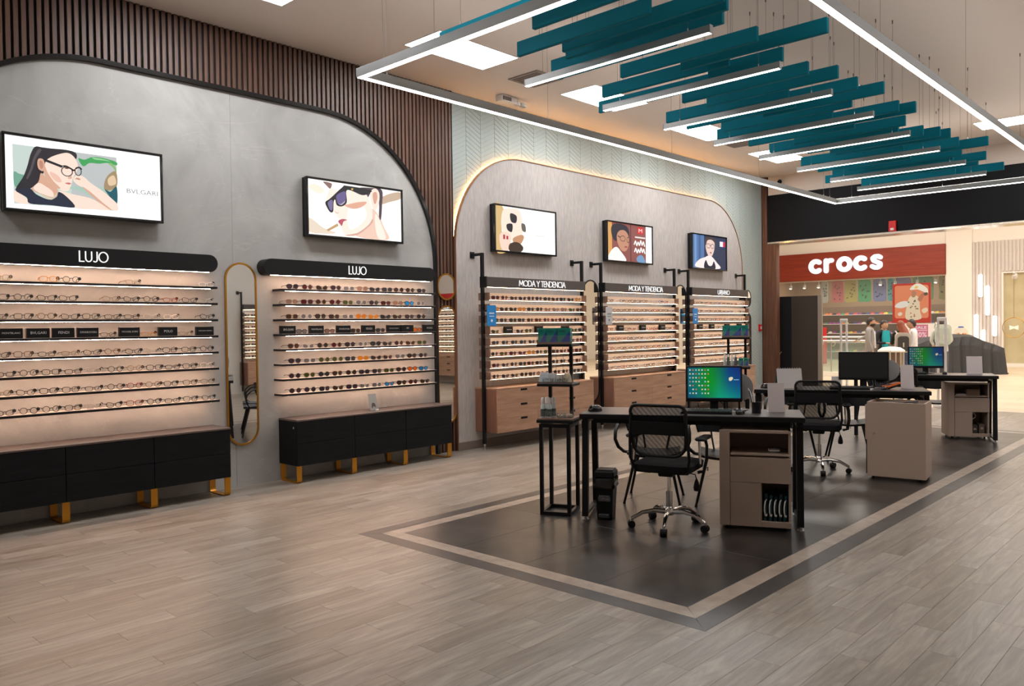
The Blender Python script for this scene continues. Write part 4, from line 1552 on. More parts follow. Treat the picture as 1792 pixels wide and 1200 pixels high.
# ================================================================== BLACK-POST UNITS
BZ = [2.055 - .1485 * i for i in range(8)]          # top of each bar's back panel


def post_unit(yA, yB, sign, width, label, group_text, letters_h=.062):
    yc = (yA + yB) / 2
    t = thing('post_display_unit', label, 'display shelf', (XW + .06, yc, 0), group='black post display units')
    hw = (yB - yA) / 2
    xp = .19
    for s in (-1, 1):
        p = obj('post', MB().bbox(xp - .02, xp + .02, s * hw - .02, s * hw + .02, .075, 2.575, .002), 'black_metal', t)
        obj('arm', MB().bbox(.012, xp - .02, s * hw - .0175, s * hw + .0175, 2.54, 2.575, .002), 'black_metal', p)
        obj('wall_plate', MB().bbox(.0, .012, s * hw - .04, s * hw + .04, 2.515, 2.60, .003), 'black_metal', p)
        obj('foot', MB().lathe([(.018, 0), (.018, .008), (.008, .014), (.008, .045), (.015, .05), (.015, .075)], (xp, s * hw, 0), 12), 'steel', p, smooth=True)
    f = lambda a, b, c: (c, a, b)
    sb = obj('sign_board', MB().bbox(xp + .0205, xp + .085, -hw + .0, hw - .02, 2.128, 2.262, .003), 'sign_brown', t)
    obj('end_bracket', MB().bbox(xp - .03, xp + .086, -hw - .0215, -hw - .0, 2.12, 2.265, .002), 'black_metal', sb)
    mb = MB()
    stroke_text(mb, sign, f, .06, 2.196, .074, .0095, xp + .0855, xp + .0905, gap=.13, width=width)
    obj('lettering', mb, 'white_letter', sb)
    obj('light_strip', MB().box(xp + .054, xp + .061, -hw + .03, hw - .04, 2.1255, 2.1275), 'bar_light', sb)
    y0, y1 = -hw + .0215, hw - .0215
    for i, z in enumerate(BZ):
        # shallow open tray: base board, cream back, timber ends
        br = obj('bar', MB().bbox(.09, .29, y0, y1, z - .098, z - .088, .001), 'bar_wood', t)
        obj('back_panel', MB().box(.20, .212, y0 + .012, y1 - .012, z - .088, z), 'cream', br)
        obj('tray_liner', MB().box(.212, .288, y0 + .012, y1 - .012, z - .088, z - .0868), 'cream', br)
        for e in ((y0, y0 + .012), (y1 - .012, y1)):
            obj('end_cap', MB().box(.09, .29, *e, z - .088, z), 'bar_wood', br)
        obj('light_strip', MB().box(.271, .277, y0 + .02, y1 - .02, z - .1005, z - .0985), 'bar_light', br)
    return t


UNITS = [(7.35, 9.44, 'MODA Y TENDENCIA', .98, 'first black-post display unit of sunglasses in the far arch'), (9.915, 12.02, 'MODA Y TENDENCIA', .98, 'middle black-post display unit of eyeglasses in the far arch'), (12.48, 14.60, 'URBANO', .44, 'farthest black-post display unit of eyeglasses in the far arch')]
for u in UNITS:
    post_unit(u[0], u[1], u[2], u[3], u[4], '')
gx = XW + .06 + .272
lc3 = ['brown', 'smoke', 'smoke', 'brown', 'plum', 'green', 'rose', 'bordeaux', 'smoke', 'amber']
SUN3 = 'sunglasses on the first black-post unit'
EYE4 = 'eyeglasses on the middle black-post unit'
EYE5 = 'eyeglasses on the farthest black-post unit'
for ui, (yA, yB, *_r) in enumerate(UNITS):
    for i, z in enumerate(BZ):
        n = 0
        y = yA + .13 + rnd.random() * .03
        plates = []
        if i == 3:
            plates = [yA + .42, yA + 1.04, yA + 1.62] if ui != 2 else [yA + .3, yA + .72, yA + 1.3, yA + 1.78]
            for k, py in enumerate(plates):
                name_plate((gx - .008, py, z - .086), .15, None, f'small dark brand plate, {ordinal(k)} from left on the {["first", "middle", "farthest"][ui]} black-post unit', 'brand plates on the black-post units')
        while y < yB - .1:
            if any(abs(y - py) < .15 for py in plates):
                y += .06
                continue
            if ui == 0:
                lc = rnd.choice(lc3)
                fc = rnd.choice(['black', 'black', 'tortoise', 'brown', 'red'])
                spectacles('sun', (gx, y, z - .0865), f'{lc}-lensed sunglasses, {ordinal(n)} from left on {SHELF_WORD[i]} bar of first black-post unit', SUN3, fc, lc, rnd.choice(['square', 'cat', 'round']), 1, rnd.uniform(-.2, .1))
                y += rnd.uniform(.165, .185)
            else:
                fc = rnd.choice(['black', 'black', 'black', 'brown', 'tortoise', 'silver', 'red', 'blue'])
                spectacles('eye', (gx, y, z - .0865), f'{fc}-framed eyeglasses, {ordinal(n)} from left on {SHELF_WORD[i]} bar of {["", "middle", "farthest"][ui]} black-post unit', [None, EYE4, EYE5][ui], fc, None, rnd.choice(['rect', 'square', 'cat']), 0, rnd.uniform(-.15, .1))
                y += rnd.uniform(.152, .172)
            n += 1

# hanging cards on the posts
def post_card(y, z, col, txt, label):
    t = thing('hanging_card', label, 'sign', (XW + .06 + .3, y, z), group='round cornered cards on the posts')
    o = []
    for cx, cz, a0 in ((.065, .115, 0), (-.065, .115, PI / 2), (-.065, -.115, PI), (.065, -.115, PI * 1.5)):
        o += arc(cx, cz, .02, a0, a0 + PI / 2, 4)
    f = lambda a, b, c: (c, a, b)
    obj('card', MB().prism(o, f, 0, .004), mat('card_%d_%d_%d' % col, srgb(*col), .45), t)
    mb = MB()
    for k in range(5):
        mb.flatpoly(R(-.045 + k * .019, .02, -.031 + k * .019, .04), f, .0046)
    mb.flatpoly(R(-.045, -.012, .045, -.004), f, .0046)
    mb.flatpoly([(.018 * math.cos(k * PI / 8), -.065 + .018 * math.sin(k * PI / 8)) for k in range(16)], f, .0046)
    obj('print', mb, mat('card_print_' + txt, srgb(232, 240, 246) if col[0] < 100 else srgb(70, 110, 110), .5), t)
    obj('clip', MB().bbox(-.09, -.0, -.09, -.05, .05, .07, .002), 'black_plastic', t)


post_card(7.40, 1.755, (20, 132, 206), 'SOLAR', 'blue rounded card on the left post of the first black-post unit')
post_card(9.965, 1.755, (190, 190, 192), '2x1', 'grey rounded card on the left post of the middle black-post unit')
post_card(12.53, 1.755, (20, 128, 200), 'NUEVO', 'blue rounded card on the left post of the farthest black-post unit')

# drawer chests under them
def chest(y0, y1, label):
    t = thing('drawer_chest', label, 'cabinet', (XW + .062, (y0 + y1) / 2, 0), group='oak drawer chests')
    hw, d = (y1 - y0) / 2, .41
    obj('carcass', MB().bbox(0, d - .02, -hw, hw, .225, .79, .002), 'oak_dark', t)
    obj('top_board', MB().bbox(0, d + .001, -hw - .001, hw + .001, .79, .81, .002), 'oak', t)
    obj('lock', MB().cyl((d - .07, -hw - .005, .74), (d - .07, -hw, .74), .01, n=10), 'chrome', t)
    zz = [(.598, .788), (.412, .595), (.226, .409)]
    for j, (z0, z1) in enumerate(zz):
        cols = [(-hw, hw)] if j == 0 else [(-hw, 0), (0, hw)]
        for a, b in cols:
            dr = obj('drawer', MB().bbox(d - .0195, d, a + .0015, b - .0015, z0, z1, .0015), 'oak', t)
            for c in ([(-hw / 2), hw / 2] if j == 0 else [(a + b) / 2]):
                obj('grip_slot', MB().box(d - .002, d + .0008, c - .065, c + .065, z1 - .034, z1 - .006), 'black', dr)
    return t


chest(7.373, 9.418, 'oak drawer chest under the first black-post unit')
chest(9.938, 11.998, 'oak drawer chest under the middle black-post unit')
chest(12.503, 14.578, 'oak drawer chest under the farthest black-post unit')

# the shop's other walls carry the same units (they show in the brass mirrors)
def far_side_unit(loc, rot, label, chest_label):
    src = [o for o in bpy.data.objects if o.name == 'post_display_unit.001'][0]
    c = copy_tree(src, loc, rot, label)
    rows = MB()
    a = gl_whole('square', 'frame_black', 'lens_smoke')
    vs = [v.co[:] for v in a.vertices]
    fs = [tuple(p.vertices) for p in a.polygons]
    ms = [p.material_index for p in a.polygons]
    for z in BZ:
        for k in range(12):
            o = len(rows.v)
            rows.add([(x + .272, y - .95 + k * .172, q + z - .0865) for x, y, q in vs], fs)
            rows.m[-len(ms):] = ms
    tag(obj('eyeglasses_rows', rows, ['frame_black', 'lens_smoke'], c), kind='stuff')
    src = [o for o in bpy.data.objects if o.name == 'drawer_chest'][0]
    copy_tree(src, loc, rot, chest_label)


far_side_unit((XR - .005, 11.02, 0), PI, 'black-post display unit on the right wall, seen in the tall brass mirror', 'oak drawer chest on the right wall, seen in the brass mirror')
far_side_unit((2.35, YE + .055, 0), -PI / 2, 'black-post display unit beside the entrance, seen in the slat mirror', 'oak drawer chest beside the entrance, seen in the slat mirror')
tag(obj('wall_banner', MB().box(1.2, 3.5, YE + .05, YE + .058, 2.28, 2.62), mat('banner_red', srgb(206, 40, 40), .5)), 'red banner band over the display unit beside the entrance', 'banner')
# ================================================================== DESKS
DZ, DL, DD = .88, 1.75, .58
rad = math.radians
DESKS = [((-4.10, 5.16), rad(27.4), 'nearest'), ((-4.085, 8.234), rad(24.0), 'middle'), ((-4.157, 11.35), rad(20.0), 'farthest')]


def on_desk(k, x, y, z=DZ):
    (ox, oy), th, _ = DESKS[k]
    return (ox + x * math.cos(th) - y * math.sin(th), oy + x * math.sin(th) + y * math.cos(th), z)


def make_desk(k):
    (ox, oy), th, wd = DESKS[k]
    t = thing('office_desk', f'{wd} of the three black-legged office desks', 'desk', (ox, oy, 0), th, 'three office desks on the dark inlay')
    obj('desktop', MB().bbox(0, DL, 0, DD, DZ - .004, DZ, .001), 'desk_top', t)
    obj('edge_frame', MB().bbox(-.002, DL + .002, -.002, DD + .002, DZ - .042, DZ - .0045, .002), 'black_plastic', t)
    obj('rail', MB().box(.1, DL - .1, .1, .14, DZ - .085, DZ - .0425).box(.1, DL - .1, DD - .14, DD - .1, DZ - .085, DZ - .0425), 'black_metal', t)
    for s, x in ((0, .035), (1, DL - .035)):
        for yt, yb in ((.08, .03), (DD - .08, DD - .03)):
            o = .02 * (1 if s else -1) * 0
            lg = obj('leg', MB().beam((x, yt, DZ - .0425), (x + o, yb, .03), .05, .05, up=(1, 0, 0)), 'black_metal', t)
            obj('glide', MB().lathe([(.026, 0), (.026, .008), (.012, .014), (.012, .03)], (x + o, yb, 0), 12), 'steel', lg)
        obj('cross_bar', MB().box(x - .02, x + .02, .04, DD - .04, DZ - .085, DZ - .0425), 'black_metal', t)
        obj('floor_bar', MB().box(x - .018, x + .018, .05, DD - .05, .035, .06), 'black_metal', t)
    return t


for k in range(3):
    make_desk(k)

# ================================================================== MESH OFFICE CHAIRS
M['mesh'] = None
mm = bpy.data.materials.new('chair_mesh')
mm.use_nodes = True
nt = mm.node_tree
nt.nodes.clear()
o_ = nt.nodes.new('ShaderNodeOutputMaterial')
tr = nt.nodes.new('ShaderNodeBsdfTransparent')
df = nt.nodes.new('ShaderNodeBsdfDiffuse')
df.inputs[0].default_value = (.012, .012, .012, 1)
tc = nt.nodes.new('ShaderNodeTexCoord')
wv = nt.nodes.new('ShaderNodeTexWave')
wv.bands_direction = 'DIAGONAL'
wv.inputs['Scale'].default_value = 16
wv.inputs['Distortion'].default_value = 1.5
rp_ = nt.nodes.new('ShaderNodeMapRange')
rp_.inputs['To Min'].default_value = .47
rp_.inputs['To Max'].default_value = .58
mx_ = nt.nodes.new('ShaderNodeMixShader')
nt.links.new(tc.outputs['Object'], wv.inputs['Vector'])
nt.links.new(wv.outputs['Fac'], rp_.inputs['Value'])
nt.links.new(rp_.outputs[0], mx_.inputs[0])
nt.links.new(tr.outputs[0], mx_.inputs[1])
nt.links.new(df.outputs[0], mx_.inputs[2])
nt.links.new(mx_.outputs[0], o_.inputs[0])
M['mesh'] = mm


def rrect(x0, x1, z0, z1, r, n=5):
    return arc(x1 - r, z1 - r, r, 0, PI / 2, n) + arc(x0 + r, z1 - r, r, PI / 2, PI, n) + arc(x0 + r, z0 + r, r, PI, PI * 1.5, n) + arc(x1 - r, z0 + r, r, PI * 1.5, PI * 2, n)


def back_y(x, z):
    """curved backrest surface; the chair looks towards +y"""
    return -.235 - .10 * (z - .55) + .22 * x * x


def grid_surface(mb, x0, x1, z0, z1, yf, nx=10, nz=8, th=.004, inset=None):
    vs, fs = [], []
    for j in range(nz + 1):
        for i in range(nx + 1):
            x, z = x0 + (x1 - x0) * i / nx, z0 + (z1 - z0) * j / nz
            if inset:
                x, z = inset(x, z)
            vs.append((x, yf(x, z), z))
    n = len(vs)
    vs += [(x, y - th, z) for x, y, z in vs]
    w_ = nx + 1
    for j in range(nz):
        for i in range(nx):
            a = j * w_ + i
            fs += [(a, a + 1, a + w_ + 1, a + w_), (n + a, n + a + w_, n + a + w_ + 1, n + a + 1)]
    for i in range(nx):
        fs += [(i, n + i, n + i + 1, i + 1), (nz * w_ + i, nz * w_ + i + 1, n + nz * w_ + i + 1, n + nz * w_ + i)]
    for j in range(nz):
        a, b = j * w_, (j + 1) * w_
        fs += [(a, b, n + b, n + a), (a + nx, n + a + nx, n + b + nx, b + nx)]
    return mb.add(vs, fs)


def office_chair():
    t = thing('office_chair', 'x', 'chair', (0, 0, 0), 0, 'mesh back office chairs')
    # five-star chrome base
    for k in range(5):
        a = rad(-80 + 72 * k)
        c, s = math.cos(a), math.sin(a)
        arm = obj('base_arm', MB().tube([(.03 * c, .03 * s, .125), (.12 * c, .12 * s, .135), (.21 * c, .21 * s, .12), (.275 * c, .275 * s, .085), (.30 * c, .30 * s, .072)], [.02, .018, .016, .015, .012], 8), 'chrome', t, smooth=True)
        p = (.30 * c, .30 * s)
        cs = obj('caster', MB().cyl((p[0] - .018 * s - .004 * s, p[1] + .022 * c, .029), (p[0] + .004 * s, p[1] - .004 * c, .029), .029, n=14).cyl((p[0] + .006 * s, p[1] - .006 * c, .029), (p[0] + .026 * s, p[1] - .026 * c, .029), .029, n=14), 'black_plastic', t, smooth=True)
        obj('caster_stem', MB().cyl((p[0], p[1], .03), (p[0], p[1], .08), .008, n=8), 'steel', cs)
    obj('hub', MB().lathe([(.035, .10), (.038, .115), (.036, .15), (.026, .165)], (0, 0, 0), 16), 'chrome', t, smooth=True)
    obj('gas_column', MB().cyl((0, 0, .15), (0, 0, .29), .026, n=16).cyl((0, 0, .29), (0, 0, .43), .015, n=14), 'chrome', t, smooth=True)
    obj('tilt_housing', MB().bbox(-.06, .06, -.10, .09, .415, .462, .01), 'black_plastic', t)
    lv = obj('lever', MB().tube([(.05, .02, .437), (.15, .03, .437), (.205, .02, .43), (.215, .02, .395)], .005, 6), 'black_metal', t)
    obj('lever_knob', MB().lathe([(.006, 0), (.018, -.03), (.026, -.07), (.022, -.095), (.006, -.1)], (.215, .02, .40), 10), 'black_plastic', lv, smooth=True)
    # seat cushion with a waterfall front edge
    st = MB()
    rows = []
    for zz, ins in ((.458, .03), (.475, .006), (.52, 0), (.535, .02), (.54, .06)):
        rows.append([(x, y, zz - (.02 if y > .19 else 0) * (zz > .5)) for x, y in rrect(-.235 + ins, .235 - ins, -.22 + ins, .235 - ins, .09 - ins * .6, 6)])
    n = len(rows[0])
    fs = []
    for j in range(len(rows) - 1):
        for i in range(n):
            fs.append((j * n + i, j * n + (i + 1) % n, (j + 1) * n + (i + 1) % n, (j + 1) * n + i))
    fs += [tuple(range(n))[::-1], tuple(range((len(rows) - 1) * n, len(rows) * n))]
    obj('seat', st.add([p for r_ in rows for p in r_], fs), 'black_fabric', t, smooth=True)
    # backrest: tube frame, mesh, lumbar band, carrier
    ol = arc(.165, .935, .055, 0, PI / 2, 5) + arc(-.165, .935, .055, PI / 2, PI, 5) + [(-.215, .78)] + arc(-.11, .70, .10, PI, PI * 1.5, 6) + arc(.11, .70, .10, PI * 1.5, PI * 2, 6) + [(.215, .78)]
    obj('back_frame', MB().tube([(x, back_y(x, z), z) for x, z in ol], .0125, 8, closed=True), 'black_plastic', t, smooth=True)

    def ins(x, z):
        k = 1.0
        if z < .70:
            k = .55 + .45 * math.sqrt(max(0, 1 - ((.70 - z) / .11) ** 2))
        return x * k, z
    obj('back_mesh', grid_surface(MB(), -.215, .215, .605, .985, back_y, inset=ins), 'mesh', t, smooth='full')
    obj('lumbar_band', grid_surface(MB(), -.212, .212, .765, .865, lambda x, z: back_y(x, z) - .008, nz=4, th=.008), 'black_fabric', t, smooth=True)
    for s in (-1, 1):
        obj('back_upright', MB().tube([(s * .212, back_y(.21, .93), .93), (s * .228, -.255, .75), (s * .235, -.235, .58), (s * .205, -.19, .47), (s * .12, -.1, .45)], .012, 8), 'black_plastic', t, smooth=True)
        ar = obj('armrest', MB().tube([(s * .24, -.03, .46), (s * .285, -.02, .47), (s * .30, .0, .56), (s * .295, .03, .66), (s * .285, .02, .715)], .014, 8, flat=(.045, .022)), 'black_plastic', t, smooth=True)
        obj('arm_pillar', MB().cyl((s * .268, -.06, .53), (s * .262, -.06, .71), .011, n=10), 'chrome', ar, smooth=True)
        obj('arm_pad', MB().bbox(s * .28 - .04, s * .28 + .04, -.12, .12, .712, .738, .011), 'black_plastic', ar)
        obj('bolt', MB().cyl((s * .312, -.02, .49), (s * .318, -.02, .49), .016, n=12), 'chrome', ar)
    return t


ch = office_chair()
CH = [((-3.42, 5.43), rad(14), 'black mesh office chair on chrome base at the nearest desk'), ((-3.49, 8.53), rad(20), 'black mesh office chair on chrome base at the middle desk'), ((-3.60, 11.42), rad(20), 'black mesh office chair at the farthest desk')]
ch.location = (*CH[0][0], 0)
ch.rotation_euler = (0, 0, CH[0][1])
ch['label'] = CH[0][2]
for p, a, lb in CH[1:]:
    copy_tree(ch, (*p, 0), a, lb)

# ================================================================== VISITOR CHAIRS (black shell, loop arms, splayed legs), looking towards -y
def visitor_chair():
    t = thing('visitor_chair', 'x', 'chair', (0, 0, 0), 0, 'black shell visitor chairs')
    seat = MB()
    nx, ny = 8, 8
    vs, fs = [], []
    for j in range(ny + 1):
        v = j / ny
        for i in range(nx + 1):
            u = -1 + 2 * i / nx
            wq = .22 + .015 * math.sin(PI * v)
            x = u * wq
            y = -.21 + .42 * v
            z = .44 + .028 * u * u - .016 * math.sin(PI * v) + (.02 * max(0, .25 - v) * -4 * .4)
            vs.append((x, y, z))
    n = len(vs)
    vs += [(x, y, z - .022) for x, y, z in vs]
    w_ = nx + 1
    for j in range(ny):
        for i in range(nx):
            a = j * w_ + i
            fs += [(a, a + 1, a + w_ + 1, a + w_), (n + a, n + a + w_, n + a + w_ + 1, n + a + 1)]
    for i in range(nx):
        fs += [(i, n + i, n + i + 1, i + 1), (ny * w_ + i, ny * w_ + i + 1, n + ny * w_ + i + 1, n + ny * w_ + i)]
    for j in range(ny):
        a, b = j * w_, (j + 1) * w_
        fs += [(a, b, n + b, n + a), (a + nx, n + a + nx, n + b + nx, b + nx)]
    obj('seat', seat.add(vs, fs), 'black_plastic', t, smooth=True)
    # wrap-round backrest
    bk = MB()
    vs, fs = [], []
    nu, nv = 14, 5
    for j in range(nv + 1):
        v = j / nv
        for i in range(nu + 1):
            a = rad(-8 + 196 * i / nu)
            r_ = .235 + .03 * v
            k = abs(i / nu - .5) * 2
            z0, z1 = .60 + .03 * k, .80 - .05 * k
            vs.append((r_ * 1.02 * math.cos(a), .0 + r_ * math.sin(a) * .98, z0 + (z1 - z0) * v))
    n = len(vs)
    vs += [(x * .94, y * .94, z) for x, y, z in vs]
    w_ = nu + 1
    for j in range(nv):
        for i in range(nu):
            a = j * w_ + i
            fs += [(a, a + 1, a + w_ + 1, a + w_), (n + a, n + a + w_, n + a + w_ + 1, n + a + 1)]
    for i in range(nu):
        fs += [(i, n + i, n + i + 1, i + 1), (nv * w_ + i, nv * w_ + i + 1, n + nv * w_ + i + 1, n + nv * w_ + i)]
    for j in range(nv):
        a, b = j * w_, (j + 1) * w_
        fs += [(a, b, n + b, n + a), (a + nu, n + a + nu, n + b + nu, b + nu)]
    obj('backrest', bk.add(vs, fs), 'black_plastic', t, smooth=True)
    obj('back_stem', MB().tube([(-.1, .19, .445), (-.12, .235, .55), (-.13, .235, .64)], .014, 8, flat=(.05, .016)).tube([(.1, .19, .445), (.12, .235, .55), (.13, .235, .64)], .014, 8, flat=(.05, .016)), 'black_plastic', t)
    for s in (-1, 1):
        pth = [(s * .245, .05, .72), (s * .285, -.02, .725), (s * .315, -.10, .70), (s * .33, -.16, .64), (s * .33, -.18, .57), (s * .305, -.16, .50), (s * .26, -.13, .455), (s * .20, -.1, .44)]
        obj('arm_loop', MB().tube(pth, .01, 8, flat=(.028, .014)), 'black_plastic', t, smooth=True)
        for yy in (-1, 1):
            lg = obj('leg', MB().cyl((s * .15, yy * .13, .43), (s * .245, yy * .235, .008), .016, .011, n=10), 'black_metal', t, smooth=True)
            obj('foot_cap', MB().cyl((s * .245, yy * .235, 0), (s * .2445, yy * .2345, .012), .013, n=10), 'black_plastic', lg)
    return t


vc = visitor_chair()
VC = [(0, .51, .93, 'black shell visitor chair behind the nearest desk, on the left'), (0, 1.14, .93, 'black shell visitor chair behind the nearest desk, beside the drawer pedestal'),
      (1, .42, .93, 'black shell visitor chair behind the middle desk, on the left'), (1, 1.02, .93, 'black shell visitor chair behind the middle desk, on the right'),
      (2, .45, .93, 'black shell visitor chair behind the farthest desk, on the left'), (2, 1.12, 1.02, 'black shell visitor chair behind the farthest desk, on the right')]
for k, (d, x, y, lb) in enumerate(VC):
    p = on_desk(d, x, y, 0)
    if k == 0:
        vc.location = p
        vc.rotation_euler = (0, 0, DESKS[d][1])
        vc['label'] = lb
    else:
        copy_tree(vc, p, DESKS[d][1], lb)

# ================================================================== PEDESTALS
def pedestal(loc, rot, wd, dp, ht, label, fill):
    t = thing('drawer_pedestal', label, 'cabinet', (*loc, 0), rot, 'taupe drawer pedestals')
    e, th = .022, .018
    z0 = .03
    body = MB()
    body.box(0, th, e, dp, z0, ht).box(wd - th, wd, e, dp, z0, ht).box(th, wd - th, dp - th, dp, z0, ht)
    body.box(0, wd, 0, dp, ht - th, ht)
    body.box(th, wd - th, e, dp - th, z0, z0 + th)
    zt, zd = ht * .735, ht * .48
    body.box(th, wd - th, e, dp - th, zt - .012, zt).box(th, wd - th, e, dp - th, zd - .006, zd + .006)
    body.box(wd * .58 - .008, wd * .58 + .008, e, dp - th, z0 + th, zd - .006)
    obj('carcass', body, 'taupe', t)
    sx = wd * .15
    obj('side_panel', MB().bbox(0, sx - .002, 0, e - .0005, z0, ht - th - .001, .001), 'taupe', t)
    tr_ = obj('tray', MB().bbox(sx + .004, wd - .008, .004, dp * .8, zt + .012, zt + .026, .001), 'taupe', t)
    obj('drawer', MB().bbox(sx + .002, wd - .001, 0, e - .0005, zd, zt - .006, .001), 'taupe', t)
    obj('door', MB().bbox(sx + .002, wd * .58, 0, e - .0005, z0, zd - .003, .001), 'taupe', t)
    obj('niche_sill', MB().bbox(wd * .58 + .001, wd - .001, 0, e - .0005, z0, z0 + .045, .001), 'taupe', t)
    for x in (.05, wd - .05):
        for y in (.06, dp - .06):
            obj('castor', MB().cyl((x - .01, y, .015), (x + .01, y, .015), .015, n=10), 'black_plastic', t)
    return t


P1, A1 = (-3.101, 5.654), rad(25)
pd1 = pedestal(P1, A1, .53, .44, .775, 'taupe drawer pedestal with open niches under the nearest desk', 0)
P3, A3 = (-3.13, 12.03), rad(27)
pedestal(P3, A3, .50, .42, .76, 'taupe drawer pedestal with open niches under the farthest desk', 1)


def loc_on(P, A_, x, y, z):
    return (P[0] + x * math.cos(A_) - y * math.sin(A_), P[1] + x * math.sin(A_) + y * math.cos(A_), z)


# contents of the nearest pedestal
BAGM = [mat('bag_teal_%d' % i, srgb(*c), .6) for i, c in enumerate([(14, 62, 70), (18, 76, 84), (10, 50, 62)])]
for k in range(5):
    t = thing('paper_bag', f'teal paper bag with white rope handle in the nearest pedestal, {ordinal(k)} from left', 'bag', loc_on(P1, A1, .328 + k * .036, .06, .0495), A1 + rad(0), 'teal paper bags in the pedestal')
    f = lambda a, b, c: (c + b * .045, a, b)
    obj('bag', MB().prism([(0, 0), (.24, 0), (.235, .225 - .01 * (k % 2)), (.004, .23 - .012 * (k % 3))], f, 0, .021), BAGM[k % 3], t)
    obj('handle', MB().tube([f(-.004 + .0, .185, .012), f(-.03, .175, .004), f(-.042, .14, .0), f(-.044, .10, .002), f(-.036, .065, .01), f(-.018, .058, .018), f(-.008, .07, .02)], .005, 6), 'white', t, smooth=True)
t = thing('paper_pack', 'small pale pack lying in the top niche of the nearest pedestal', 'pack', loc_on(P1, A1, .40, .09, .775 * .735 + .0265), A1 + rad(8))
obj('pack', MB().bbox(-.03, .05, 0, .06, 0, .032, .003), mat('pack_grey', srgb(112, 110, 112), .5), t)
obj('band', MB().box(-.031, .051, -.001, .061, .012, .02), 'white', t)
# contents of the farthest pedestal
t = thing('carton', 'small cardboard box in the top niche of the farthest pedestal', 'box', loc_on(P3, A3, .30, .07, .76 * .735 + .0265), A3)
obj('box', MB().bbox(-.06, .10, 0, .16, 0, .085, .003), mat('cardboard', srgb(134, 112, 94), .8), t)
obj('flap', MB().box(-.06, .10, -.001, .0, .06, .085), mat('cardboard2', srgb(118, 98, 82), .8), t)
t = thing('paper_stack', 'low stack of white paper in the farthest pedestal', 'paper', loc_on(P3, A3, .10, .05, .76 * .735 + .0265), A3)
for j in range(4):
    obj('sheets', MB().box(0 + .002 * j, .13, 0, .2, j * .005, j * .005 + .0045), 'paper', t)
for k, (x, c, hh) in enumerate([(.30, (58, 52, 50), .13), (.385, (92, 76, 64), .15)]):
    t = thing('storage_box', ['dark', 'brown'][k] + ' storage box in the lower niche of the farthest pedestal', 'box', loc_on(P3, A3, x, .06, .0495), A3)
    obj('body', MB().bbox(0, .07, 0, .2, 0, hh, .004), mat('storage_%d' % k, srgb(*c), .6), t)
    obj('label', MB().box(.02, .055, -.001, 0, hh * .5, hh * .7), 'taupe', t)
t = thing('cable_coil', 'pale coiled cable in the lower niche of the farthest pedestal', 'cable', loc_on(P3, A3, .32, .12, .30), A3)
obj('coil', MB().tube([(.04 * math.cos(a * PI / 8), 0.01 * (a % 2), .04 * math.sin(a * PI / 8) - .0) for a in range(16)], .006, 6, closed=True), 'white', t, smooth=True)
obj('hook', MB().tube([(0, 0, .04), (0, .02, .05), (0, .02, .0665)], .003, 6), 'steel', t)

# the middle pedestal shows its plain side; its top is an open bin
P2, A2 = (-2.957, 8.446), rad(8)
t = thing('drawer_pedestal', 'taupe pedestal turned to its plain side under the middle desk', 'cabinet', (*P2, 0), A2, 'taupe drawer pedestals')
w2, d2, h2 = .54, .40, .788
obj('side_board', MB().bbox(0, w2, 0, .02, .03, h2, .002), 'taupe', t)
obj('carcass', MB().box(0, .02, .02, d2, .03, h2).box(w2 - .02, w2, .02, d2, .03, h2).box(.02, w2 - .02, d2 - .02, d2, .03, h2).box(.02, w2 - .02, .02, d2 - .02, h2 - .16, h2 - .145), 'taupe', t)
obj('drawer_front', MB().bbox(-.02, -.0005, .01, d2 - .01, .40, h2 - .03, .002), 'taupe', t)
obj('drawer_front', MB().bbox(-.012, -.0005, .01, d2 - .01, .05, .39, .002), 'black_plastic', t)
obj('lock', MB().cyl((.06, -.006, .47), (.06, 0, .47), .013, n=12), 'chrome', t)
obj('tag', MB().box(-.0215, -.0205, .06, .1, .65, .7), 'white', t)
for x in (.05, w2 - .05):
    for y in (.05, d2 - .05):
        obj('castor', MB().cyl((x - .01, y, .015), (x + .01, y, .015), .015, n=10), 'black_plastic', t)
t = thing('cable_bundle', 'tangle of grey cables lying in the open top of the middle pedestal', 'cable', loc_on(P2, A2, .26, .2, h2 - .145), A2)
for k in range(5):
    rr = random.Random(k)
    obj('cable', MB().tube([(rr.uniform(-.2, .2), rr.uniform(-.13, .13), .03 + .016 * k + rr.uniform(0, .06)) for _ in range(6)], .006, 6), mat('cable_grey_%d' % (k % 2), srgb(*[(54, 54, 56), (150, 148, 146)][k % 2]), .5), t, smooth=True)
t = thing('power_adapter', 'grey power adapter in the open top of the middle pedestal', 'adapter', loc_on(P2, A2, .42, .2, h2 - .145), A2)
obj('block', MB().bbox(-.04, .04, -.06, .06, 0, .12, .006), mat('adapter_grey', srgb(92, 92, 94), .5), t)
obj('plug', MB().bbox(-.02, .02, -.03, .03, .12, .135, .003), 'black_plastic', t)

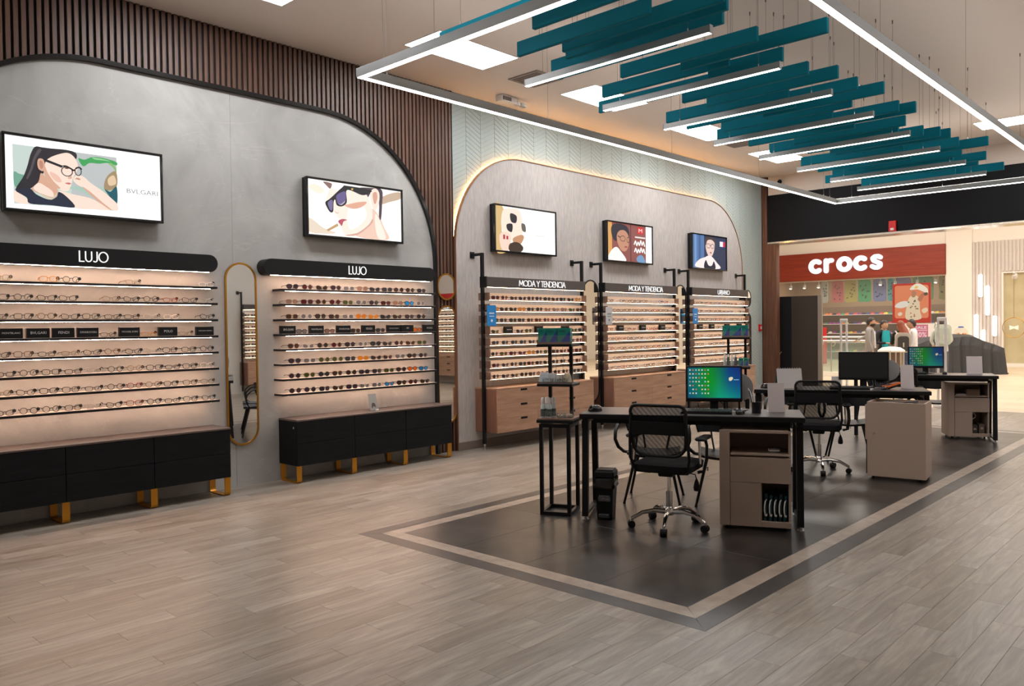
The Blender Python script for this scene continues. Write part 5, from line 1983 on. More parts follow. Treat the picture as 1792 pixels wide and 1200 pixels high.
# ================================================================== DESK THINGS
def monitor(k, x, y, screen, label, turn=0.0, wd=.455, ht=.30, z0=.955):
    p = on_desk(k, x, y)
    t = thing('computer_monitor', label, 'monitor', p, DESKS[k][1] + turn, 'computer monitors')
    zb = z0 - DZ
    f = lambda a, b, c: (a, -c, b)
    obj('housing', MB().bbox(-wd / 2, wd / 2, -.005, .035, zb, zb + ht, .006), 'black_plastic', t)
    obj('back_bulge', MB().bbox(-wd / 3, wd / 3, .035, .06, zb + .06, zb + ht - .06, .012), 'black_plastic', t)
    sc = picture('display', t, lambda a, b, c: (a, -c, b + zb + ht / 2 + .006), wd - .028, ht - .04, screen, .0055, .0005)
    obj('neck', MB().bbox(-.035, .035, .01, .045, .012, zb + .08, .006), 'black_plastic', t)
    obj('stand_base', MB().lathe([(.115, 0), (.115, .006), (.10, .012), (.04, .016)], (0, .03, 0), 24, sy=.8), 'black_plastic', t, smooth=True)
    return t


def desktop_screen(s=1.0, icons=True, logo=True):
    L = []
    cols = [[(0, 96, 120), (0, 120, 100), (0, 140, 30), (0, 110, 80), (0, 60, 130), (8, 44, 110)], [(0, 104, 116), (0, 130, 80), (0, 150, 20), (0, 140, 90), (0, 88, 130), (0, 70, 130)], [(0, 84, 112), (0, 112, 112), (0, 134, 70), (0, 160, 120), (0, 150, 130), (0, 120, 130)]]
    nx, ny = 24, 14
    for j in range(ny):
        for i in range(nx):
            u, v = i / (nx - 1) * 5, j / (ny - 1) * 2
            i0, j0 = min(int(u), 4), min(int(v), 1)
            fu, fv = u - i0, v - j0
            c = [int(sum(w_ * cols[jj][ii][d] for w_, ii, jj in (((1 - fu) * (1 - fv), i0, 2 - j0), (fu * (1 - fv), i0 + 1, 2 - j0), ((1 - fu) * fv, i0, 1 - j0), (fu * fv, i0 + 1, 1 - j0)))) for d in range(3)]
            L.append(((*c, s), R(i / nx, j / ny, (i + 1) / nx, (j + 1) / ny), 0))
    L.append(((0, 60, 130, s), R(.999, .999, 1, 1)))
    if icons:
        for i in range(7):
            for j in range(7):
                if (i * 7 + j * 3) % 11 == 4 or i == 3 and j > 4:
                    continue
                c = [(210, 220, 224), (230, 210, 150), (150, 200, 230), (200, 110, 80)][(i * 3 + j) % 4]
                u, v = .03 + i * .058, .90 - j * .125
                L.append(((*c, s), R(u, v, u + .026, v + .045), 0))
    if logo:
        L.append(((240, 226, 190, s), Sm((.78, .62), (.79, .68), (.84, .70), (.86, .66), (.84, .60), (.80, .57))))
        L.append(((150, 200, 220, s), R(.87, .60, .97, .62)))
    L.append(((20, 40, 60, s), R(0, 0, 1, .03)))
    return L


def one_depth(layers):
    return layers


monitor(0, 1.065, .40, desktop_screen(.9), 'computer monitor with green desktop and icons on the nearest desk', turn=rad(3))
monitor(1, 1.14, .42, [((12, 12, 14, .25), R(0, 0, 1, 1)), ((16, 16, 18, .3), R(.0, .0, 1, .02))], 'black switched-off monitor on the middle desk', turn=rad(-2), wd=.51, ht=.31, z0=.965)
monitor(2, .93, .38, desktop_screen(.55, True, True), 'computer monitor with dark green desktop on the farthest desk', turn=rad(8), wd=.455, ht=.30)


def keyboard(k, x, y, label):
    t = thing('keyboard', label, 'keyboard', on_desk(k, x, y), DESKS[k][1], 'keyboards')
    f = lambda a, b, c: (a, b, c + b * .08)
    obj('case', MB().prism(R(-.2, -.07, .2, .07), f, .006, .022), 'black_plastic', t)
    ks = MB()
    for i in range(15):
        for j in range(5):
            a, b = -.19 + i * .0253, -.062 + j * .025
            if j == 0 and 3 <= i <= 8:
                if i == 3:
                    ks.prism(R(a, b, a + .148, b + .021), f, .022, .029)
                continue
            ks.prism(R(a, b, a + .021, b + .021), f, .022, .029)
    tag(obj('keys', ks, mat('key_grey', (.03, .03, .032), .5), t), kind='stuff')
    return t


def mouse(k, x, y, label, rot=0):
    t = thing('computer_mouse', label, 'mouse', on_desk(k, x, y), DESKS[k][1] + rot, 'computer mice')
    vs = MB()
    rows = []
    for j, (z, s) in enumerate(((0, .95), (.012, 1), (.026, .86), (.034, .55), (.037, .15))):
        rows += [(.031 * s * math.cos(a * PI / 8), .055 * s * math.sin(a * PI / 8) - .006 * j * .6, z) for a in range(16)]
    fs = [(j * 16 + i, j * 16 + (i + 1) % 16, (j + 1) * 16 + (i + 1) % 16, (j + 1) * 16 + i) for j in range(4) for i in range(16)] + [tuple(range(16))[::-1], tuple(range(64, 80))]
    obj('shell', vs.add(rows, fs), 'black_gloss', t, smooth=True)
    obj('wheel', MB().cyl((-.004, .028, .027), (.004, .028, .027), .009, n=10), 'steel', t)
    return t


keyboard(0, 1.01, .19, 'black keyboard in front of the green monitor on the nearest desk')
mouse(0, 1.275, .17, 'black mouse beside the pen cup on the nearest desk', rad(-25))
keyboard(1, .98, .17, 'black keyboard under the black monitor on the middle desk')
mouse(1, 1.33, .17, 'black mouse by the black monitor on the middle desk', rad(-30))
keyboard(2, .72, .2, 'black keyboard on the farthest desk')
mouse(2, 1.15, .25, 'dark mouse on the farthest desk')


def table_mirror(k, x, y, label, turn):
    t = thing('table_mirror', label, 'mirror', on_desk(k, x, y), DESKS[k][1] + turn, 'round table mirrors behind the monitors')
    n = 28
    f = lambda a, b, c: (a, c + b * .12, b + .19)
    o = [(.115 * math.cos(2 * PI * i / n), .115 * math.sin(2 * PI * i / n)) for i in range(n)]
    obj('back_shell', MB().prism(o, f, -.012, 0), mat('mirror_back_grey', srgb(150, 150, 150), .5), t)
    obj('glass', MB().prism([(a * .93, b * .93) for a, b in o], f, .0005, .003), 'mirror', t)
    obj('stem', MB().cyl((0, -.01, .01), (0, -.014, .09), .009, n=10), 'black_metal', t)
    obj('foot', MB().lathe([(.07, 0), (.07, .006), (.02, .012)], (0, 0, 0), 20), 'black_metal', t)
    return t


table_mirror(0, 1.27, .50, 'grey round table mirror half hidden behind the green monitor', rad(-12))
table_mirror(1, 1.40, .52, 'grey round table mirror half hidden behind the black monitor', rad(-10))


def sheet_stand(k, x, y, label, turn, wd=.13, ht=.235):
    t = thing('sign_holder', label, 'sign holder', on_desk(k, x, y), DESKS[k][1] + turn, 'blank pale sign holders on the desks')
    f = lambda a, b, c: (a, c + b * .16, b)
    obj('sheet', MB().prism(R(-wd / 2, .002, wd / 2, ht), f, 0, .004), 'paper', t)
    obj('foot', MB().bbox(-wd / 2, wd / 2, .0, .10, 0, .0025, .0005), 'paper', t)
    return t


sheet_stand(0, 1.56, .36, 'blank pale sign holder at the right end of the nearest desk', rad(8))
sheet_stand(1, 1.57, .34, 'blank pale sign holder at the right end of the middle desk', rad(4), ht=.255)
sheet_stand(2, 1.52, .36, 'blank pale sign holder at the right end of the farthest desk', rad(4), wd=.19, ht=.24)
sheet_stand(1, .86, .45, 'blank pale sign holder left of the black monitor', rad(-10), wd=.10, ht=.12)
# pen cup
t = thing('pen_cup', 'black pen cup on the nearest desk', 'pen cup', on_desk(0, 1.40, .27), DESKS[0][1])
obj('cup', MB().lathe([(.036, 0), (.038, .09), (.034, .09), (.032, .01)], (0, 0, 0), 18), 'black_plastic', t, smooth=True)
for k, (a, b, m_, hh) in enumerate([(-.02, .012, 'white', .15), (-.008, -.01, 'paper', .14), (-.026, -.004, 'frame_blue', .17), (-.004, .014, 'white', .13)]):
    q = thing('pen', f'{["white", "pale", "blue", "short white"][k]} pen leaning in the black pen cup', 'pen', on_desk(0, 1.40, .27, DZ + .011), DESKS[0][1], 'pens in the pen cup')
    top = (a * 1.7 - .012, b * 1.6, hh)
    obj('barrel', MB().cyl((a * .5, b * .5, 0), top, .0042, n=8), m_, q, smooth=True)
    obj('tip', MB().cyl(top, (top[0] * 1.12, top[1] * 1.12, top[2] + .02), .0046, .003, n=8), m_ if m_ != 'frame_blue' else 'white', q)
# frame warmer / scanner pods on the left desk ends
for k, x, y, lb in ((0, .09, .23, 'black domed device on the left end of the nearest desk'), (1, .12, .2, 'black domed device on the left end of the middle desk')):
    t = thing('desk_device', lb, 'device', on_desk(k, x, y), DESKS[k][1])
    obj('body', MB().lathe([(.058, 0), (.06, .012), (.052, .036), (.035, .05), (.01, .054)], (0, 0, 0), 20), 'black_gloss', t, smooth=True)
    obj('ring', MB().lathe([(.061, .004), (.0615, .01), (.060, .013)], (0, 0, 0), 20), 'black_plastic', t)
# standing calendar on the middle desk
t = thing('desk_calendar', 'large grey tent calendar with ring binding on the middle desk', 'calendar', on_desk(1, .36, .30), DESKS[1][1] + rad(12))
hh, ww = .215, .27
f1 = lambda a, b, c: (a, -.075 + b * .36 - c, b)
f2 = lambda a, b, c: (a, .075 - b * .34 + c, b)
obj('front_sheet', MB().prism(R(-ww / 2, 0, ww / 2, hh), f1, 0, .003), mat('calendar_grey', srgb(176, 170, 168), .7), t)
obj('back_sheet', MB().prism(R(-ww / 2, 0, ww / 2, hh), f2, 0, .003), mat('calendar_teal', srgb(40, 92, 90), .6), t)
rg = MB().tube([(.008 * math.cos(a * PI / 6), 0, .008 * math.sin(a * PI / 6)) for a in range(12)], .0016, 5, closed=True)
rme = MB().add([(y, x, z) for x, y, z in rg.v], rg.f).mesh('binding_ring', 'steel')
for j in range(10):
    link('binding_ring', rme, t, (-ww / 2 + .02 + j * .0255, .0015, hh + .001))
# card terminal and telephone on the middle desk
t = thing('card_terminal', 'orange and black card terminal lying on the middle desk', 'card terminal', on_desk(1, 1.40, .24), DESKS[1][1] + rad(-55))
f = lambda a, b, c: (a, b, c + (b + .09) * .22)
obj('body', MB().prism(rrect(-.042, .042, -.09, .09, .018), f, .0, .03), 'black_plastic', t)
obj('orange_shell', MB().prism(rrect(-.044, .044, -.092, .092, .019), f, .022, .036), mat('terminal_orange', srgb(226, 104, 24), .45), t)
obj('screen', MB().prism(R(-.032, .015, .032, .075), f, .0362, .0375), mat('terminal_screen', srgb(120, 110, 104), .3), t)
kp = MB()
for i in range(3):
    for j in range(4):
        kp.prism(R(-.03 + i * .022, -.075 + j * .02, -.014 + i * .022, -.061 + j * .02), f, .0362, .039)
tag(obj('keys', kp, 'taupe_dark', t), kind='stuff')
t = thing('desk_telephone', 'dark desk telephone with green display on the middle desk', 'telephone', on_desk(1, 1.33, .42), DESKS[1][1] + rad(10))
f = lambda a, b, c: (a, c + b * .5, b)
obj('body', MB().prism(R(-.085, .004, .085, .13), f, 0, .03), 'black_plastic', t)
obj('panel', MB().prism(R(-.07, .085, .08, .14), f, -.008, -.0005), mat('phone_grey', srgb(92, 92, 90), .5), t)
obj('display', MB().prism(R(-.03, .105, .07, .13), f, -.0095, -.0085), emis('phone_lcd', srgb(30, 110, 50), .5), t)
kp = MB()
for i in range(4):
    for j in range(3):
        kp.prism(R(-.02 + i * .022, .02 + j * .02, -.006 + i * .022, .034 + j * .02), f, -.004, 0)
tag(obj('keys', kp, mat('key_grey'), t), kind='stuff')
obj('handset', MB().tube([(-.07, -.02, .03), (-.075, -.015, .05), (-.072, .03, .10), (-.066, .05, .15), (-.062, .062, .165)], [.02, .014, .011, .014, .02], 8), 'black_gloss', t, smooth=True)
# loose cables behind and under the nearest desk's monitor
t = thing('monitor_cable', 'thin dark cables behind the green monitor on the nearest desk', 'cable', on_desk(0, 1.1, .45), DESKS[0][1])
obj('cable', MB().tube([(.0, .02, .08), (.06, .03, .03), (.14, 0, .006), (.22, -.06, .005), (.2, -.14, .005)], .003, 6), 'black_plastic', t, smooth=True)
obj('cable', MB().tube([(-.17, .0, .06), (-.165, .02, .02), (-.14, -.02, .005), (-.1, -.05, .005)], .003, 6), 'black_plastic', t, smooth=True)

# ================================================================== ACCESSORY TOWERS
def tower(loc, rot, label):
    t = thing('accessory_tower', label, 'display stand', (*loc, 0), rot, 'accessory display towers')
    wd, dp, hs = .27, .32, .775
    e = .03
    for x in (0, wd - e):
        for y in (0, dp - e):
            obj('leg', MB().box(x, x + e, y, y + e, e, hs - e), 'black_metal', t)
    for z in (0, hs - e):
        fr_ = MB()
        fr_.box(0, wd, 0, e, z, z + e).box(0, wd, dp - e, dp, z, z + e).box(0, e, e, dp - e, z, z + e).box(wd - e, wd, e, dp - e, z, z + e)
        obj('frame_ring', fr_, 'black_metal', t)
    obj('plinth_board', MB().bbox(-.02, wd + .03, -.01, dp + .01, hs + .008, hs + .035, .002), 'black_plastic', t)
    obj('spacer', MB().box(.06, wd - .06, .06, dp - .06, hs, hs + .008), 'black_plastic', t)
    for x in (.045, wd - .035):
        obj('upright', MB().box(x - .014, x + .014, .19, .218, hs + .035, 1.44), 'black_metal', t)
    zs = (hs + .035, 1.115, 1.452)
    for k, z in enumerate(zs):
        tr_ = obj('tray', MB().bbox(-.015, wd + .025, .0, .26, z - (.0 if k == 0 else .022), z + (.012 if k == 0 else 0), .002), ['oak_dark', 'black_plastic', 'black_plastic'][k], t)
        zb = z + (.012 if k == 0 else 0)
        fw = .075 if k else .07
        obj('acrylic_front', MB().box(-.013, wd + .023, .002, .005, zb, zb + fw), 'acrylic', tr_)
        obj('acrylic_side', MB().box(wd + .02, wd + .023, .005, .255, zb, zb + fw + .02), 'acrylic', tr_)
        if k:
            obj('timber_lip', MB().box(-.012, wd + .022, .0055, .012, zb, zb + .018), 'bar_wood', tr_)
    return t, zs


def wipe_box(loc, rot, wd, label, group, ht=.135):
    t = thing('wipes_box', label, 'box', loc, rot, group)
    obj('carton', MB().bbox(0, wd, 0, .07, 0, ht, .001), mat('box_teal_green', srgb(0, 128, 112), .45), t)
    f = lambda a, b, c: (a, -c, b)
    obj('blue_print', MB().flatpoly([(wd * .12, .004), (wd - .002, .004), (wd - .002, ht * .82)], f, .0006), mat('box_blue', srgb(22, 52, 148), .45), t)
    mb = MB()
    text_into(mb, 'WIPE', f, wd * .36, ht * .8, wd * .5, .016, .001)
    obj('lettering', mb, mat('box_print', srgb(10, 60, 70), .5), t)
    return t


tw, zs = tower((-4.485, 5.09), rad(24), 'black accessory tower beside the left end of the nearest desk')
T1 = ((-4.485, 5.09), rad(24))
for k, (x, wd) in enumerate([(-.005, .075), (.072, .09), (.168, .11)]):
    wipe_box(loc_on(*T1, x, .02, zs[2] + .0005), T1[1], wd, f'green and blue wipes box on the near tower, {ordinal(k)} from left', 'wipes boxes on the near tower')
for k in range(4):
    x, y = .02 + (k % 2) * .055 + (.02 if k > 1 else 0), .06 + (k // 2) * .06
    t = thing('spray_bottle', f'slim white-capped spray bottle on the near tower, {ordinal(k)} of four', 'bottle', loc_on(*T1, x, y, zs[0] + .0125), T1[1], 'spray bottles on the near tower')
    obj('bottle', MB().lathe([(.021, 0), (.022, .004), (.022, .10), (.015, .118), (.012, .125)], (0, 0, 0), 14), mat('bottle_clear', srgb(190, 196, 194), .2), t, smooth=True)
    obj('band', MB().lathe([(.0224, .012), (.0226, .02), (.0226, .07), (.0224, .075)], (0, 0, 0), 14), mat('bottle_dark', srgb(50, 66, 64), .4), t, smooth=True)
    obj('cap', MB().lathe([(.0155, .118), (.017, .122), (.0165, .165), (.012, .172)], (0, 0, 0), 14), 'white', t, smooth=True)
for z, tx, w_, nm in ((zs[0] + .0125, 'LIQUIDOS', .17, 'lower'), (zs[1] + .0005, 'KITS DE LIMPIEZA', .22, 'middle')):
    t = thing('tray_sign', f'lettering strip on the {nm} tray of the near tower', 'sign', loc_on(*T1, .15, -.002, z), T1[1], 'tray signs on the near tower')
    f = lambda a, b, c: (a, -c, b)
    obj('strip', MB().box(-w_ / 2 - .01, w_ / 2 + .01, 0, .0015, .004, .055), 'acrylic', t)
    mb = MB()
    text_into(mb, tx, f, 0, .03, w_, .03, .0006)
    obj('lettering', mb, 'black_gloss', t)
for k, (x, y, c, s) in enumerate([(.03, .06, (206, 214, 222), 1.0), (.10, .10, (220, 222, 226), .9), (.19, .08, (176, 168, 158), .8), (.24, .12, (206, 190, 160), .9)]):
    t = thing('cleaning_kit', f'small plastic cleaning kit pouch on the near tower, {ordinal(k)} from left', 'pouch', loc_on(*T1, x, y, zs[1] + .0005), T1[1] + k * .4, 'cleaning kit pouches')
    obj('pouch', MB().prism(smooth_poly([(-.04 * s, 0), (.04 * s, 0), (.045 * s, .05 * s), (.03 * s, .09 * s), (-.03 * s, .085 * s), (-.045 * s, .04 * s)], 3), lambda a, b, c: (a, c + b * .2, b), 0, .02), mat('pouch_%d' % k, srgb(*c), .3), t)
    obj('seal', MB().box(-.03 * s, .03 * s, .016 * s, .022 + .016 * s, .088 * s, .094 * s), 'white', t)
for k in range(3):
    t = thing('small_case', f'little beige case in the lower tray of the near tower, {ordinal(k)} of three', 'case', loc_on(*T1, .17 + k * .036, .05 + .03 * k, zs[0] + .0125), T1[1] + .3 * k, 'little cases on the near tower')
    obj('case', MB().bbox(-.025, .025, -.02, .02, 0, .03, .008), mat('case_beige', srgb(196, 182, 162), .4), t)
    obj('seam', MB().box(-.0255, .0255, -.0205, .0205, .014, .016), 'taupe', t)
# necklace chains hanging from the top tray
for k, x in enumerate((.09, .15, .21)):
    t = thing('glasses_chain', f'thin spectacle chain hanging on the near tower, {ordinal(k)} from left', 'chain', loc_on(*T1, x, .02, 1.425), T1[1], 'spectacle chains on the near tower')
    obj('cord', MB().tube([(0, 0, 0), (.006, 0, -.1), (.0, 0, -.2), (-.004, 0, -.27)], .0014, 5), 'taupe_dark', t)
    obj('clasp', MB().lathe([(.003, 0), (.006, -.006), (.003, -.014)], (-.004, 0, -.265), 8), 'steel', t)

tower((-4.47, 8.25), rad(24), 'black accessory tower behind the green monitor, by the middle desk')
T2 = ((-4.47, 8.25), rad(24))
for k, (x, wd) in enumerate([(-.005, .075), (.075, .125), (.205, .07)]):
    wipe_box(loc_on(*T2, x, .02, zs[2] + .0005), T2[1], wd, f'green and blue wipes box on the far tower top, {ordinal(k)} from left', 'wipes boxes on the far tower')
for k, x in enumerate((.17, .225)):
    wipe_box(loc_on(*T2, x, .02, zs[1] + .0005), T2[1], .05, f'narrow green and blue wipes box on the far tower middle tray, {ordinal(k)} from left', 'narrow boxes on the far tower', ht=.1)
for k in range(4):
    t = thing('clear_bottle', f'clear bottle on the far tower middle tray, {ordinal(k)} from left', 'bottle', loc_on(*T2, .015 + k * .04, .05, zs[1] + .0005), T2[1], 'clear bottles on the far tower')
    obj('bottle', MB().lathe([(.016, 0), (.017, .09), (.01, .105), (.008, .115)], (0, 0, 0), 12), ['bottle_clear', 'bottle_dark'][k % 2] and MATS[['bottle_clear', 'bottle_dark'][k % 2]], t, smooth=True)
    obj('cap', MB().lathe([(.010, .112), (.011, .14), (.007, .144)], (0, 0, 0), 12), 'white', t, smooth=True)

# ================================================================== PEDAL BIN
t = thing('pedal_bin', 'small black pedal bin with liner beside the nearest desk leg', 'bin', (-3.985, 5.36, 0), rad(24))
f = lambda s_, z: [(-.075 * s_, -.08 * s_, z), (.075 * s_, -.08 * s_, z), (.075 * s_, .08 * s_, z), (-.075 * s_, .08 * s_, z)]
mb = MB()
mb.add(f(.82, .0) + f(1.0, .3), [(3, 2, 1, 0), (0, 1, 5, 4), (1, 2, 6, 5), (2, 3, 7, 6), (3, 0, 4, 7), (4, 5, 6, 7)])
obj('bucket', mb, 'black_plastic', t)
ln = MB()
rr = random.Random(4)
rows = []
N = 28
base = rrect(-.082, .082, -.087, .087, .02, 6)
for z, k in ((.26, 1.0), (.285, 1.08), (.305, 1.02), (.33, 1.06), (.345, .99)):
    rows.append([(x * (k + rr.uniform(-.035, .035)), y * (k + rr.uniform(-.035, .035)), z + rr.uniform(-.008, .008)) for x, y in base])
n = len(base)
ln.add([p for r_ in rows for p in r_], [(j * n + i, j * n + (i + 1) % n, (j + 1) * n + (i + 1) % n, (j + 1) * n + i) for j in range(4) for i in range(n)])
obj('liner', ln, 'black_gloss', t, smooth=True)
ld = obj('lid', MB().bbox(-.082, .082, -.09, .085, .345, .405, .012), 'black_plastic', t)
obj('lid_step', MB().bbox(-.07, .07, -.07, .07, .405, .412, .003), 'black_plastic', ld)
obj('pedal', MB().bbox(-.045, .045, -.1, -.066, .02, .05, .004), mat('pedal_grey', srgb(60, 60, 60), .5), t)
lb_ = MB()
g = lambda a, b, c: (a, -.0705 - (b - .17) * .05 - c, b)
lb_.flatpoly(R(-.05, .15, .05, .205), g, .004)
pl = obj('label', lb_, mat('bin_label', srgb(40, 42, 44), .5), t)
mb = MB()
text_into(mb, 'DESECHOS', g, 0, .196, .085, .011, .006)
text_into(mb, 'COMUNES', g, 0, .172, .085, .016, .006)
for q in (R(-.05, .158, .05, .1595), R(-.05, .184, .05, .1855), R(-.05, .158, -.0485, .1855), R(.0485, .158, .05, .1855)):
    mb.flatpoly(q, g, .006)
obj('lettering', mb, mat('bin_print', srgb(190, 190, 190), .5), pl)
# wall devices near the pier
t = thing('exit_marker', 'small green marker on the chevron wall beside the pier', 'sign', (XW + .009, 15.22, 1.52))
obj('plate', MB().prism([(-.055, .06), (.055, .06), (.055, -.035), (.0, -.065), (-.055, -.035)], lambda a, b, c: (c, a, b), 0, .01), emis('marker_green', srgb(20, 200, 150), .6), t)
obj('mount', MB().box(.0, .008, -.02, .02, .06, .07), 'white', t)
t = thing('fire_alarm_call_point', 'small red alarm call point on the chevron wall beside the pier', 'alarm', (XW + .009, 15.72, 1.52))
obj('frame', MB().box(0, .03, -.05, -.02, -.07, .07).box(0, .03, -.02, .05, .03, .07).box(0, .03, -.02, .05, -.07, -.03), MATS['alarm_red'], t)
obj('plate', MB().box(0, .02, -.02, .05, -.03, .03), 'white', t)
t = thing('wall_socket', 'dark wall socket low on the chevron wall by the pier', 'socket', (XW + .009, 15.42, .33))
obj('plate', MB().bbox(0, .012, -.045, .045, -.06, .06, .004), 'black_plastic', t)
obj('outlet', MB().box(.012, .014, -.02, .02, -.03, .03), 'taupe_dark', t)
# ================================================================== THE MALL OUTSIDE
M['mall_floor'] = None
mf = mat('mall_floor_tiles', srgb(214, 194, 168), .35, 0, .4)
b_ = mf.node_tree.nodes['Principled BSDF']
geo = nd(mf, 'ShaderNodeNewGeometry')
mp_ = nd(mf, 'ShaderNodeMapping')
mp_.inputs['Rotation'].default_value = (0, 0, rad(0))
lk(mf, geo.outputs['Position'], mp_.inputs[0])
bk_ = nd(mf, 'ShaderNodeTexBrick')
bk_.inputs['Scale'].default_value = 1.0
bk_.inputs['Brick Width'].default_value = 1.2
bk_.inputs['Row Height'].default_value = .6
bk_.inputs['Mortar Size'].default_value = .006
bk_.inputs['Color1'].default_value = (*srgb(222, 204, 180), 1)
bk_.inputs['Color2'].default_value = (*srgb(206, 186, 160), 1)
bk_.inputs['Mortar'].default_value = (*srgb(176, 158, 138), 1)
lk(mf, mp_.outputs[0], bk_.inputs['Vector'])
lk(mf, bk_.outputs['Color'], b_.inputs['Base Color'])
M['mall_floor'] = mf
M['mall_white'] = mat('mall_white_paint', srgb(236, 228, 218), .8, 0, .2)
YS = 32.0
struct('floor_mall', MB().box(-24, 9, YE + .28, YS + 6, -.08, -.001), 'mall_floor')
struct('trim_6', MB().box(-9.5, XR, YE + .24, YE + .30, -.02, .002), mat('threshold_steel', (.6, .58, .55), .3, .8))
struct('ceiling_mall', MB().box(-24, 9, YE + .42, YS + 6, 6.6, 6.8), 'mall_white')
struct('wall_mall_left', MB().box(-24.2, -24, YE + .4, YS + 6, 0, 6.6), 'mall_white')
struct('wall_mall_right', MB().box(9, 9.2, YE + .4, YS + 6, 0, 6.6), 'mall_white')
struct('wall_mall_near', MB().box(-24, XW - .25, YE + .2, YE + .4, 0, 6.6).box(XW - .25, 9, YE + .42, YE + .45, ZC + .2, 6.6), 'mall_white')
# storefront wall opposite
fw = struct('wall_mall_far', MB().box(-17, -8.38, YS, YS + .2, 4.42, 6.6).box(-8.38, -7.54, YS - .06, YS + .2, 0, 6.6).box(-7.54, 9, YS, YS + .2, 3.29, 6.6).box(-7.54, -6.63, YS, YS + .2, 0, 3.29).box(-2.2, 9, YS, YS + .2, 0, 3.29).box(-17.2, -16.2, YS, YS + .2, 0, 6.6), 'mall_white')
sl = MB().bbox(0, .075, -.05, 0, .12, 4.4, .004).mesh('slat', mat('pale_slat', srgb(206, 196, 190), .6))
sl2 = MB().bbox(0, .075, -.05, 0, 3.32, 4.4, .004).mesh('slat', MATS['pale_slat'])
for k in range(8):
    link('slat', sl, fw, (-7.53 + k * .1135, YS, 0))
for k in range(8, 44):
    link('slat', sl2, fw, (-7.53 + k * .1135, YS, 0))
struct('baseboard_mall', MB().box(-7.54, -2.2, YS - .08, YS - .0505, 0, .115), 'mall_white')
for k, (x, z1, z0) in enumerate([(-7.27, 3.25, 2.44), (-7.05, 2.84, 1.79), (-7.40, 1.84, .85), (-6.83, 1.78, 1.06), (-7.18, 1.29, .62)]):
    t = thing('wall_light_bar', f'glowing vertical light bar on the pale slat wall, {["topmost", "second highest", "longest low left", "right hand", "lowest"][k]} of five', 'wall light', (x, YS - .05, z0), group='light bars on the pale slats')
    obj('base', MB().box(-.06, .06, -.02, 0, 0, z1 - z0), 'white', t)
    obj('diffuser', MB().prism([(a + 0, b + (z1 - z0) / 2) for a, b in pill(.13, z1 - z0, 8)], lambda a, b, c: (a, -c, b), .02, .07), emis('bar_white', (1, .97, .9), 2.2), t)
# papered window of the next shop with a ring pendant
hb = struct('wall_hoarding', MB().box(-6.63, -2.2, YS + .1, YS + .16, .12, 3.29), noise_mat('kraft_board', srgb(212, 186, 142), srgb(226, 202, 160), nscale=3, rough=.7))
struct('window_1', MB().box(-6.63, -6.58, YS - .02, YS + .1, .0, 3.29).box(-6.58, -2.2, YS - .02, YS + .1, 0, .12).box(-6.58, -2.2, YS - .02, YS + .1, 3.25, 3.29), 'mall_white')
obj('pane', MB().box(-6.58, -2.2, YS + .04, YS + .05, .12, 3.25), glass_mat('shop_glass', (.95, .97, .96), .93, .02), bpy.data.objects['window_1'])
t = thing('ring_pendant', 'round ring pendant lamp with glowing bow before the tan board', 'pendant light', (-6.22, YS - .25, 1.36))
obj('ring', MB().tube([(.34 * math.cos(a * PI / 16), 0, .34 * math.sin(a * PI / 16)) for a in range(32)], .012, 6, closed=True), 'brass', t, smooth=True)
obj('wire', MB().cyl((0, 0, .34), (0, 0, 1.88), .006, n=6), 'brass', t)
obj('bow', MB().prism([(-.13, -.08), (0, -.03), (.13, -.08), (.13, .08), (0, .03), (-.13, .08)], lambda a, b, c: (a, -c, b), -.02, .02), emis('bow_glow', (1, .86, .6), .9), t)
obj('canopy', MB().lathe([(.05, 1.86), (.05, 1.93)], (0, 0, 0), 14), 'white', t)
t = thing('track_spot', 'white track spotlight above the tan board window', 'spotlight', (-6.2, YS - .12, 3.2))
obj('arm', MB().cyl((0, 0, .09), (0, 0, .0), .02, n=8), 'white', t)
obj('head', MB().cyl((0, .0, -.02), (0, -.12, -.12), .07, .08, n=14), 'white', t)

# shoe shop: sign, window, interior
t = thing('shop_sign', 'red timber shop sign with rounded white letters across the mall', 'sign', (-11.6, YS - .02, 3.87))
f = lambda a, b, c: (a, -c, b)
obj('board', MB().bbox(-5.4, 3.21, -.12, 0, -.55, .55, .01), noise_mat('red_timber', srgb(122, 36, 16), srgb(146, 50, 26), scale=(.5, 6, 8), nscale=2.5, rough=.5), t)


def thick(mb, pts, rr, n=10):
    """rounded thick stroke as a flat extruded outline"""
    for i in range(len(pts) - 1):
        p, q = Vector(pts[i]), Vector(pts[i + 1])
        d = (q - p).normalized()
        n_ = Vector((-d.y, d.x)) * rr
        mb.prism([tuple(p + n_), tuple(p - n_), tuple(q - n_), tuple(q + n_)], f, .125, .19)
    for e in pts:
        mb.prism([(e[0] + rr * math.cos(2 * PI * k / n), e[1] + rr * math.sin(2 * PI * k / n)) for k in range(n)], f, .125, .19)


